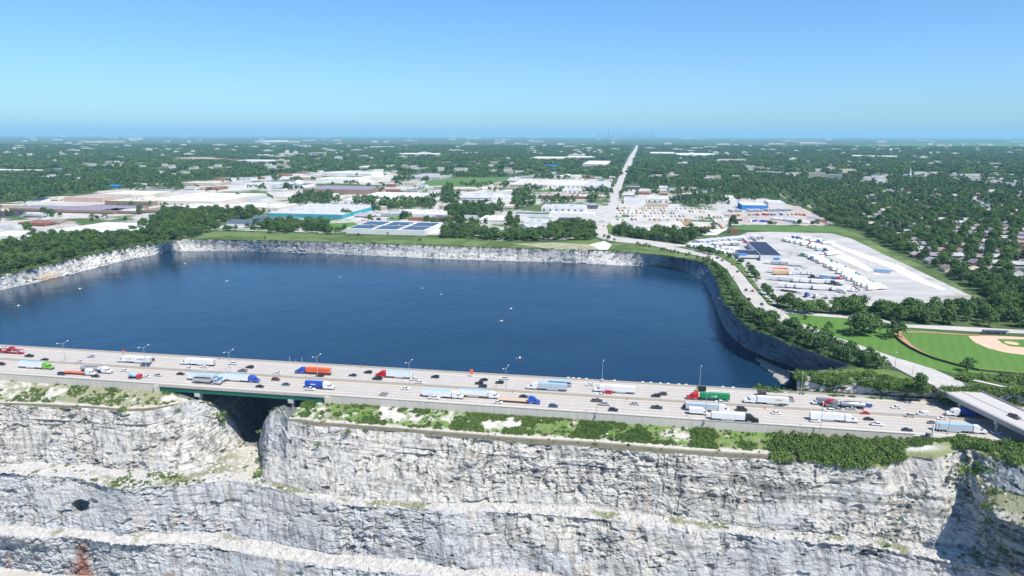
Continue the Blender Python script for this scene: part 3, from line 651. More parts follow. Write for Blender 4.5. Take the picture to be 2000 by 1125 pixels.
patch('road_verge', [(1330, 481), (1390, 491), (1430, 502), (1450, 518), (1470, 545), (1490, 575), (1510, 594), (1565, 601), (1562, 606), (1524, 603), (1502, 594), (1484, 573), (1460, 543), (1440, 520), (1414, 504.5), (1388, 495), (1330, 483.5)], VERGE, .25)
patch('roadside_track', [(1150, 478), (1180, 471), (1195, 478), (1187, 488), (1170, 488), (1160, 482)], PALEG, .2)
ribbon('street', [(740, 330), (735, 342), (745, 352)], 40, ASPH, .2)
ribbon('street', [(855, 397), (870, 410), (885, 420), (905, 432), (950, 444), (975, 462)], 12, ASPH, .22)
ribbon('street', [(905, 433), (860, 434), (815, 433), (700, 432), (640, 433)], 9, ASPH, .23)
ribbon('street', [(640, 433), (630, 440), (600, 452)], 9, ASPH, .23)
ribbon('street', [(905, 434), (1000, 447), (975, 470)], 9, ASPH, .24)
ribbon('rail_bed', [(1508, 370), (1530, 385), (1570, 398), (1600, 412), (1640, 432)], 9, BROWN, .3)
# gravel path right of the overpass, beside the ball field
ribbon('footpath', [(1870, 738), (1905, 744), (1960, 756), (2050, 768)], 2.2, PALEG, .3)
# centre line of the curved road
cl = [tuple(np.array(a_)) for a_ in [(1268, 474), (1350, 491), (1394, 504), (1430, 526), (1453, 560), (1479, 590), (1516, 611), (1560, 634), (1618, 657), (1690, 682), (1740, 704), (1800, 732), (1850, 755)]]
ribbon('lane_line', cl, .35, YP, .26)

# ---------------------------------------------------------------- overpass
OZ = 1.27
a = U(1832, 761.5, OZ)[:2]; b = U(1923, 805.5, OZ)[:2]; od = (a-b)/np.linalg.norm(a-b); on = np.array([od[1], -od[0]])   # od runs north, on to the east
OVB, OVN = b.copy(), on.copy(); wdt = float(np.dot(U(1923, 768, OZ)[:2]-b, on)); print('overpass width', wdt, 'dir', od)
o0 = a+od*6; olen = float(np.dot(a-np.array(hw(0, HW+35)[:2]), E2*-1))+30; Lb = 108.0
om = Matrix.Translation((float(o0[0]), float(o0[1]), OZ)) @ Matrix(((-od[0], on[0], 0, 0), (-od[1], on[1], 0, 0), (0, 0, 1, 0), (0, 0, 0, 1)))
ov = empty('road_overpass', (float(o0[0]), float(o0[1]), OZ)); tag(ov, 'pale concrete road overpass crossing the highway at the right edge', 'bridge')
def opart(name, boxes, m, kind=None):
    mb = MB()
    for q in boxes: mb.box(*q, m)
    ob = mb.build(name); ob.matrix_world = om; ob.parent = ov; ob.matrix_parent_inverse = Matrix.Translation(ov.location).inverted(); return ob
OVT = NT('overpass_deck_concrete', .9, .2); o = OVT.obj()
OVT.color(OVT.mix(OVT.noise(OVT.scalev(o, (.08, .3, 1)), 1, 4, .6), (.43, .415, .39), (.50, .485, .455))); OVT = OVT.m
opart('deck', [(0, Lb, 0, wdt, -.7, 0)], OVT)
opart('girder', [(0, Lb, .5, 1.1, -2.1, -.702)], BAR); opart('girder', [(0, Lb, wdt-1.1, wdt-.5, -2.1, -.702)], BAR)
opart('girder', [(0, Lb, wdt/2-.3, wdt/2+.3, -2.1, -.702)], BAR)
opart('kerb', [(0, Lb, 0, .35, .003, .45)], BAR); opart('kerb', [(0, Lb, wdt-.35, wdt, .003, .45)], BAR)
opart('median_kerb', [(0, Lb, wdt/2-.25, wdt/2+.25, .003, .2)], BAR)
RAILM = flat('rail_steel', (.45, .46, .46), .5, .4, .6)
for v in (.17, wdt-.17):
    opart('railing', [(0, Lb, v-.05, v+.05, 1.0, 1.1), (0, Lb, v-.04, v+.04, .7, .76)]+[(s, s+.1, v-.05, v+.05, .452, 1.0) for s in np.arange(.5, Lb, 2.5)], RAILM)
for s in (20, 42, 66):
    opart('pier_cap', [(s-.7, s+.7, .3, wdt-.3, -3.2, -2.102)], PIER)
    for v in (1.5, wdt/2, wdt-1.5): opart('pier_column', [(s-.5, s+.5, v-.5, v+.5, -8.2, -3.202)], PIER)
# ---------------------------------------------------------------- foliage
def leafmat(name, c1, c2, c3):
    t = NT(name, .75, .25); oi = t.new('ShaderNodeObjectInfo').outputs['Random']; g = t.obj()
    a = t.mix(t.ramp(oi, [(.1, 0.0), (.9, 1.0)]), c1, c2); a = t.mix(t.ramp(t.noise(g, .35, 3, .7), [(.42, 0.0), (.66, 1.0)]), a, c3)
    wp = t.new('ShaderNodeNewGeometry').outputs['Position']; a = t.mix(t.ramp(t.noise(wp, .018, 4, .7), [(.35, 0.0), (.7, .8)]), a, c1)
    t.color(a); tr_ = t.new('ShaderNodeBsdfTranslucent'); t.l.new(a, tr_.inputs[0]); mx = t.new('ShaderNodeMixShader'); mx.inputs[0].default_value = .28
    t.l.new(t.b.outputs[0], mx.inputs[1]); t.l.new(tr_.outputs[0], mx.inputs[2]); t.l.new(mx.outputs[0], t.n['Material Output'].inputs['Surface']); return t.m
LEAF = leafmat('broadleaf_foliage', (.044, .110, .040), (.120, .210, .058), (.185, .28, .08))
LEAF2 = leafmat('light_foliage', (.065, .135, .028), (.095, .175, .035), (.13, .22, .055))
LEAF3 = leafmat('dark_foliage', (.038, .092, .040), (.076, .150, .052), (.125, .20, .065))
SCRUBM = leafmat('scrub_foliage', (.11, .19, .042), (.17, .265, .065), (.26, .32, .11))
BARK = flat('bark', (.11, .085, .06), .95, .1)
def leaf_cloud(rng, centres, radii, nq, leaf, flatz=.8):
    """leaf clumps spread over and through lumpy blobs -> verts, quads"""
    V = []; 
    for c, r in zip(centres, radii):
        n = max(6, int(nq*r*r)); d = rng.normal(size=(n, 3)); d /= np.linalg.norm(d, axis=1, keepdims=True)
        d[:, 2] = np.where(d[:, 2] < -.45, -d[:, 2]*.4, d[:, 2])
        p = c+d*r*np.array([1, 1, flatz])*(rng.random((n, 1))*.42+.68)
        nn = d+rng.normal(size=(n, 3))*.45; nn[:, 2] += .25; nn /= np.linalg.norm(nn, axis=1, keepdims=True)
        t = np.cross(nn, rng.normal(size=(n, 3))); t /= np.linalg.norm(t, axis=1, keepdims=True); b = np.cross(nn, t)
        s = leaf*(.6+.8*rng.random((n, 1)))
        V.append(np.stack([p-t*s-b*s*.7, p+t*s-b*s*.5, p+t*s*.8+b*s*.8+nn*s*.2, p-t*s*.7+b*s*.9], 1))
    V = np.concatenate(V).reshape(-1, 3); return V, np.arange(len(V)).reshape(-1, 4)
def np_mesh(name, V, F, mats, mi=None):
    me = bpy.data.meshes.new(name); me.vertices.add(len(V)); me.vertices.foreach_set('co', np.asarray(V, np.float32).reshape(-1))
    F = np.asarray(F, np.int32); me.loops.add(F.size); me.loops.foreach_set('vertex_index', F.reshape(-1))
    me.polygons.add(len(F)); me.polygons.foreach_set('loop_start', np.arange(len(F), dtype=np.int32)*4)
    for m in mats: me.materials.append(m)
    if mi is not None: me.polygons.foreach_set('material_index', np.asarray(mi, np.int32))
    me.update(calc_edges=True); return me
def tree_parts(seed, H, Rr, kind, nq=9, leaf=.55):
    rng = np.random.default_rng(seed); cs = []; rs = []
    if kind == 'conifer':
        for k in range(9):
            z = H*(.12+.86*k/9.0); r = Rr*(1.02-.9*k/9.0)
            for j in range(4 if k < 6 else 2):
                a = rng.random()*6.28; cs.append([math.cos(a)*r*.45, math.sin(a)*r*.45, z]); rs.append(max(.45, r*.62))
    else:
        nb = {'broad': 15, 'tall': 14, 'spread': 17, 'small': 8, 'ragged': 12}[kind]; b0 = {'broad': .28, 'tall': .25, 'spread': .34, 'small': .25, 'ragged': .3}[kind]
        for k in range(nb):
            z = H*(b0+(.90-b0)*(k+.5)/nb); tz = (z/H-b0)/(.95-b0)
            w = Rr*math.sin(math.pi*min(.97, .22+.72*tz))**.7*(.78 if kind != 'ragged' else .95); a = k*2.4+rng.random()*1.2; q = w*(.35+.65*rng.random())
            if k == nb-1: q = 0
            cs.append([math.cos(a)*q, math.sin(a)*q, z]); rs.append(Rr*(.30+.20*rng.random())*(1 if kind != 'ragged' else .75))
    V, F = leaf_cloud(rng, np.array(cs), rs, nq, leaf)
    mb = MB(); top = H*.62; mb.cyl((0, 0, -.4), (.1, .1, H*.3), H*.030, H*.022, BARK, 7); mb.cyl((.1, .1, H*.3), (-.1, .2, top), H*.022, H*.009, BARK, 6)
    for k in range(4):
        a = k*1.6+rng.random(); c = (math.cos(a)*Rr*.55, math.sin(a)*Rr*.55, H*(.5+.08*k)); mb.cyl((.1, .1, H*(.25+.06*k)), c, H*.012, H*.004, BARK, 5)
    return V, F, mb
KINDS = [('broad', 12, 6.2, LEAF), ('tall', 14, 5.0, LEAF), ('spread', 11, 7.0, LEAF), ('ragged', 11, 5.2, LEAF3), ('small', 6.5, 3.1, LEAF2), ('conifer', 7.5, 2.1, LEAF3)]
TREE = {}
for k_i, (kd, H, Rr, lm) in enumerate(KINDS):
    for v_ in range(2):
        V, F, mb = tree_parts(40+k_i*7+v_, H*(1-.08*v_), Rr*(1+.06*v_), kd, nq=9 if kd not in ('small', 'conifer') else 24, leaf=.50 if kd not in ('small', 'conifer') else .30)
        TREE[(kd, v_)] = (np_mesh('crown', V, F, [lm]), mb.mesh('trunk'), H)
def place_tree(p, kd, v_, s, rz, label, group=None, name='tree', cat='tree'):
    cr_, tr_, H = TREE[(kd, v_)]; e = empty(name, p, rz); e.scale = (s, s, s*random.uniform(.9, 1.1)); tag(e, label, cat, group)
    link('trunk', tr_, e); link('crown', cr_, e); return e
# prototypes for the uncountable woods: instanced by a node group over a point mesh
WOODC = bpy.data.collections.new('woodland_kinds')
def proto_far(i, seed, n, nq, leaf, mats, Rr, H, spreadr):
    rng = np.random.default_rng(seed); cs = []; rs = []
    for k in range(n):
        a = k*2.4; q = spreadr*math.sqrt((k+.3)/n); h = H*(.8+.4*rng.random()); r0 = Rr*(.75+.5*rng.random()); cx_, cy_ = math.cos(a)*q, math.sin(a)*q
        for j in range(3): cs.append([cx_+rng.normal()*r0*.35, cy_+rng.normal()*r0*.35, h*(.45+.2*j)]); rs.append(r0*(.75-.1*j))
    V, F = leaf_cloud(rng, np.array(cs), rs, nq, leaf, 1.0); me = np_mesh('wood_kind', V, F, mats)
    o = bpy.data.objects.new('k%02d' % i, me); WOODC.objects.link(o)
idx = 0
for (kd, v_) in [('broad', 0), ('broad', 1), ('tall', 0), ('spread', 1), ('ragged', 0)]:
    cr_, tr_, H = TREE[(kd, v_)]; m_ = cr_.copy(); m_.materials[0] = [LEAF, LEAF3, LEAF, LEAF2, LEAF][idx]; o = bpy.data.objects.new('k%02d' % idx, m_); WOODC.objects.link(o); idx += 1     # 0-4 near
for k in range(3): proto_far(idx, 300+k, 1, 1.5, 1.3, [LEAF, LEAF, LEAF3][k:k+1], 5.8, 11.5, 0); idx += 1                  # 5-7 mid
for k in range(3): proto_far(idx, 320+k, 6, .55, 2.2, [LEAF, LEAF3, LEAF2][k:k+1], 6.0, 10.5, 14); idx += 1                 # 8-10 far clusters
def woods_nodes():
    ng = bpy.data.node_groups.new('scatter', 'GeometryNodeTree'); ng.interface.new_socket('Geometry', in_out='INPUT', socket_type='NodeSocketGeometry'); ng.interface.new_socket('Geometry', in_out='OUTPUT', socket_type='NodeSocketGeometry')
    N = ng.nodes; Lk = ng.links; gi = N.new('NodeGroupInput'); go = N.new('NodeGroupOutput'); ip = N.new('GeometryNodeInstanceOnPoints'); ci = N.new('GeometryNodeCollectionInfo')
    ci.inputs['Collection'].default_value = WOODC; ci.inputs['Separate Children'].default_value = True; ci.inputs['Reset Children'].default_value = True; ip.inputs['Pick Instance'].default_value = True
    def attr(nm, ty):
        a = N.new('GeometryNodeInputNamedAttribute'); a.data_type = ty; a.inputs['Name'].default_value = nm; return a.outputs['Attribute']
    cx_ = N.new('ShaderNodeCombineXYZ'); Lk.new(attr('rot', 'FLOAT'), cx_.inputs['Z'])
    Lk.new(gi.outputs[0], ip.inputs['Points']); Lk.new(ci.outputs[0], ip.inputs['Instance']); Lk.new(attr('kind_index', 'INT'), ip.inputs['Instance Index'])
    Lk.new(cx_.outputs[0], ip.inputs['Rotation']); Lk.new(attr('size', 'FLOAT_VECTOR'), ip.inputs['Scale']); Lk.new(ip.outputs[0], go.inputs[0]); return ng
def scatter(name, P, kind, size, rot):
    me = bpy.data.meshes.new(name); me.vertices.add(len(P)); me.vertices.foreach_set('co', np.asarray(P, np.float32).reshape(-1))
    for nm, ty, key, val in (('kind_index', 'INT', 'value', kind.astype(np.int32)), ('rot', 'FLOAT', 'value', rot.astype(np.float32)), ('size', 'FLOAT_VECTOR', 'vector', size.astype(np.float32).reshape(-1))):
        me.attributes.new(nm, ty, 'POINT').data.foreach_set(key, val)
    o = link(name, me); md = o.modifiers.new('scatter', 'NODES'); md.node_group = woods_nodes(); tag(o, kind='stuff'); return o

# where nothing may grow (photo-pixel outlines of open land; footprints added by buildings)
LAKEP = RIM+[(-300, 700), (1545, 790)]
ROADP = MR+MRr
STRAIGHT = [(1155, 472), (1158, 448), (1172, 432), (1190, 395), (1203, 350), (1216, 318), (1235, 285), (1250, 285), (1243, 310), (1224, 350), (1210, 400), (1195, 440), (1200, 460), (1262, 468), (1350, 480), (1350, 486), (1262, 480)]
LOTP = [(1330, 484), (1352, 468), (1440, 440), (1640, 441), (1675, 448), (1712, 468), (1790, 508), (1850, 538), (1950, 588), (1935, 596), (1850, 606), (1700, 609), (1560, 606), (1505, 598), (1484, 574), (1460, 544), (1437, 521), (1412, 506)]
YARDP = [(1195, 400), (1420, 398), (1450, 398), (1560, 400), (1632, 440), (1425, 440), (1415, 450), (1200, 450)]
LAWNP = [(1530, 612), (1600, 616), (1700, 621), (1760, 631), (2300, 655), (2300, 770), (2000, 737), (1905, 729), (1862, 729), (1800, 716), (1610, 652)]
OPEN = [LAKEP, ROADP, STRAIGHT, LOTP, YARDP, LAWNP,
        [(332, 476), (420, 452), (560, 453), (690, 455), (850, 458), (960, 470), (1150, 468), (1262, 474), (1350, 486), (1420, 515), (1440, 560), (1400, 520), (1300, 500)],
        [(818, 363), (850, 347), (1000, 345), (960, 362)], [(400, 384), (440, 373), (525, 373), (525, 384)], [(596, 452), (640, 434), (710, 433), (660, 452)], [(1640, 287), (1750, 280), (2100, 278), (2100, 288)],
        [(648, 343), (690, 334), (760, 332), (740, 343)], [(724, 356), (730, 330), (742, 330), (756, 356)], [(1505, 369), (1516, 367), (1650, 430), (1640, 436)]]
FOOT = []          # building footprints in px: (x1,x2,ytop,ybase)
def open_mask(px, margin=0):
    m = np.zeros(len(px), bool)
    for p in OPEN: m |= inside(px, p)
    return m
def grid_pts(y0, y1, sp, rng):
    ys = np.arange(y0, y1, sp); out = []
    for yv in ys:
        hwid = yv*1.12+60; xs = np.arange(-hwid, hwid, sp); out.append(np.stack([xs+rng.random(len(xs))*sp*.9, yv+rng.random(len(xs))*sp*.9], -1))
    return np.concatenate(out)
# ---------------------------------------------------------------- buildings (grid turned like the streets)
GA = math.atan((1245-CX)/FPX); GN = np.array([math.sin(GA), math.cos(GA)]); GE = np.array([math.cos(GA), -math.sin(GA)])
HAND_TREES = []
WALL = {'white': (.72, .72, .70), 'cream': (.66, .60, .50), 'tan': (.50, .42, .32), 'brown': (.30, .21, .16), 'brick': (.30, .13, .09), 'teal': (.06, .36, .42), 'blue': (.05, .25, .60), 'grey': (.42, .43, .44), 'dark': (.10, .10, .12), 'pink': (.55, .40, .33), 'pale': (.60, .62, .62)}
ROOF = {'white': (.80, .80, .78), 'cream': (.68, .64, .56), 'grey': (.45, .45, .46), 'lgrey': (.60, .61, .62), 'slate': (.10, .15, .20), 'navy': (.035, .05, .10), 'brown': (.33, .26, .22), 'dark': (.14, .14, .17), 'blue': (.04, .28, .70), 'red': (.34, .13, .10), 'pinkish': (.55, .46, .42), 'mauve': (.30, .28, .34), 'teal': (.05, .30, .34)}
def wallm(k): return flat('wall_'+k, WALL[k], .85, .2, var=.16, scale=.12)
def roofm(k):
    key = 'roof_'+k
    if key in _MC: return _MC[key]
    t = NT(key, .8, .25); o = t.new('ShaderNodeNewGeometry').outputs['Position']
    a = t.noise(o, .07, 5, .7); b = t.noise(o, .5, 3, .6); br_ = t.new('ShaderNodeTexBrick'); br_.inputs['Scale'].default_value = .04; br_.inputs['Mortar Size'].default_value = .012
    br_.inputs['Color1'].default_value = (1, 1, 1, 1); br_.inputs['Color2'].default_value = (.90, .90, .90, 1); br_.inputs['Mortar'].default_value = (.72, .72, .72, 1); t.l.new(o, br_.inputs['Vector'])
    c = t.mix(1.0, ROOF[k], t.ramp(a, [(.3, .70), (.6, 1.0)]), 'MULTIPLY'); c = t.mix(1.0, c, t.ramp(b, [(.3, .88), (.7, 1.0)]), 'MULTIPLY'); t.color(t.mix(.8, c, br_.outputs[0], 'MULTIPLY'))
    _MC[key] = t.m; return t.m
GLASS = flat('window_glass', (.03, .045, .06), .15, .6); DOORM = flat('dock_door', (.16, .17, .18), .7); UNITM = flat('roof_unit_metal', (.50, .51, .52), .5, .4, .3)
def line_hit(p0, d, px_, z):                      # where the line p0+t*d passes photo column px_
    t = np.linspace(-3000, 6000, 60001); P = np.c_[p0[0]+d[0]*t, p0[1]+d[1]*t, np.full(t.shape, z)]; q = PX(P); k = (q[:, 2] > 5)
    i = np.argmin(np.where(k, np.abs(q[:, 0]-px_), 1e9)); return t[i]
def depth_hit(p0, d, py_, z):
    t = np.linspace(2, 900, 9000); q = PX(np.c_[p0[0]+d[0]*t, p0[1]+d[1]*t, np.full(t.shape, z)]); return t[np.argmin(np.abs(q[:, 1]-py_))]
def building(x1, x2, yb, yr, h, wall, roof, label, cat='building', group=None, opts='', name='building', ang=0.0, depth=None):
    """front wall foot from x1 to x2 at height yb in the photo, roof's far edge at yr"""
    p = UG(x1, yb); z0 = float(p[2])
    ca, sa = math.cos(R(ang)), math.sin(R(ang)); e = np.array([GE[0]*ca-GE[1]*sa, GE[0]*sa+GE[1]*ca]); n = np.array([-e[1], e[0]])
    w = abs(line_hit(p[:2], e, x2, z0)); mid = p[:2]+e*w/2; d = depth if depth else depth_hit(mid, n, yr, z0+h)
    M = Matrix(((e[0], n[0], 0, p[0]), (e[1], n[1], 0, p[1]), (0, 0, 1, z0), (0, 0, 0, 1)))
    root = empty(name, (float(mid[0]), float(mid[1]), z0), math.atan2(e[1], e[0])); tag(root, label, cat, group); inv = Matrix.Translation((-w/2, 0, 0))
    def part(nm, mb, par=root): return mb.build(nm, par)
    def B(mb, x0, x1_, y0, y1, z0_, z1, m): mb.box(x0-w/2, x1_-w/2, y0, y1, z0_, z1, m)
    rnd = random.Random(int(x1*7+yb*13)); wm, rm = wallm(wall), roofm(roof)
    if 'g' in opts:                                # gable roof, ridge along the front
        mb = MB(); B(mb, 0, w, 0, d, -.5, h*.62, wm); mb.add([(-w/2, 0, h*.62), (-w/2, d, h*.62), (-w/2, d/2, h)], [(0, 2, 1)], wm); mb.add([(w/2, 0, h*.62), (w/2, d, h*.62), (w/2, d/2, h)], [(0, 1, 2)], wm); part('wall', mb)
        mb = MB(); o_ = .8; zz = h*.62-.25
        for sg, ya in ((1, -o_), (-1, d+o_)):
            vs = [(-w/2-o_, ya, zz), (w/2+o_, ya, zz), (w/2+o_, d/2, h+.15), (-w/2-o_, d/2, h+.15)]; vs += [(a, b, c+.3) for a, b, c in vs]
            mb.add(vs, [(3, 2, 1, 0), (4, 5, 6, 7), (0, 1, 5, 4), (2, 3, 7, 6), (1, 2, 6, 5), (3, 0, 4, 7)], rm)
        part('roof', mb)
    else:
        mb = MB(); B(mb, 0, w, 0, d, -.5, h-.45, wm); part('wall', mb)
        mb = MB(); B(mb, .25, w-.25, .25, d-.25, h-.449, h-.25, rm)
        pr = wm if 'p' not in opts else rm
        for q in ((0, w, 0, .3), (0, w, d-.3, d), (0, .3, .301, d-.301), (w-.3, w, .301, d-.301)): B(mb, *q, h-.448, h+.25, pr)
        rf = part('roof', mb)
        nu = 0 if 'n' in opts else min(12, int(w*d/350)+1)
        for k in range(nu):
            mb = MB(); x_, y_ = rnd.uniform(.08, .88)*w, rnd.uniform(.15, .85)*d; s_ = rnd.uniform(1.2, 2.6); B(mb, x_, x_+s_*1.4, y_, y_+s_, h-.249, h+rnd.uniform(.7, 1.5), UNITM); part('roof_unit', mb, rf)
    if 's' in opts:                                # rows of dark panels on the roof
        SOLAR = flat('solar_panel', (.018, .026, .055), .25, .6)
        nx = max(2, int(w/34))
        for k in range(nx):
            for j in range(2):
                mb = MB(); xa = w*(k+.06)/nx; xb = w*(k+.90)/nx; ya = d*(.08+.46*j); B(mb, xa, xb, ya, ya+d*.38, h-.1, h+.35, SOLAR); part('solar_panel', mb, rf)
    if 'w' in opts:                                # window band, storey by storey
        for s_ in range(max(1, int(h/3.6))):
            mb = MB(); B(mb, w*.03, w*.97, -.06, .1, 1.0+s_*3.4, 2.5+s_*3.4, GLASS); part('window_band', mb)
            mb = MB(); B(mb, w-.1, w+.06, d*.08, d*.92, 1.0+s_*3.4, 2.5+s_*3.4, GLASS); part('window_band', mb)
    if 'd' in opts:                                # dock doors
        nb = min(10, max(2, int(w/11)))
        for k in range(nb):
            mb = MB(); xa = w*(k+.3)/nb; B(mb, xa, xa+3.6, -.07, .1, .3, min(4.2, h*.6), DOORM); part('loading_door', mb)
    if 'b' in opts:                                # coloured band under the roof edge
        mb = MB(); B(mb, -.06, w+.06, -.06, d, h-1.4, h-.6, flat('band_brown', (.33, .2, .13), .8)); part('band', mb)
    yt = PX(np.array([[*mid, z0+h]]))[0, 1]
    FOOT.append((min(x1, x2), max(x1, x2), yr-.5, yb, 5.0*min(1, 400/float(p[1]))+1)); 
    return root
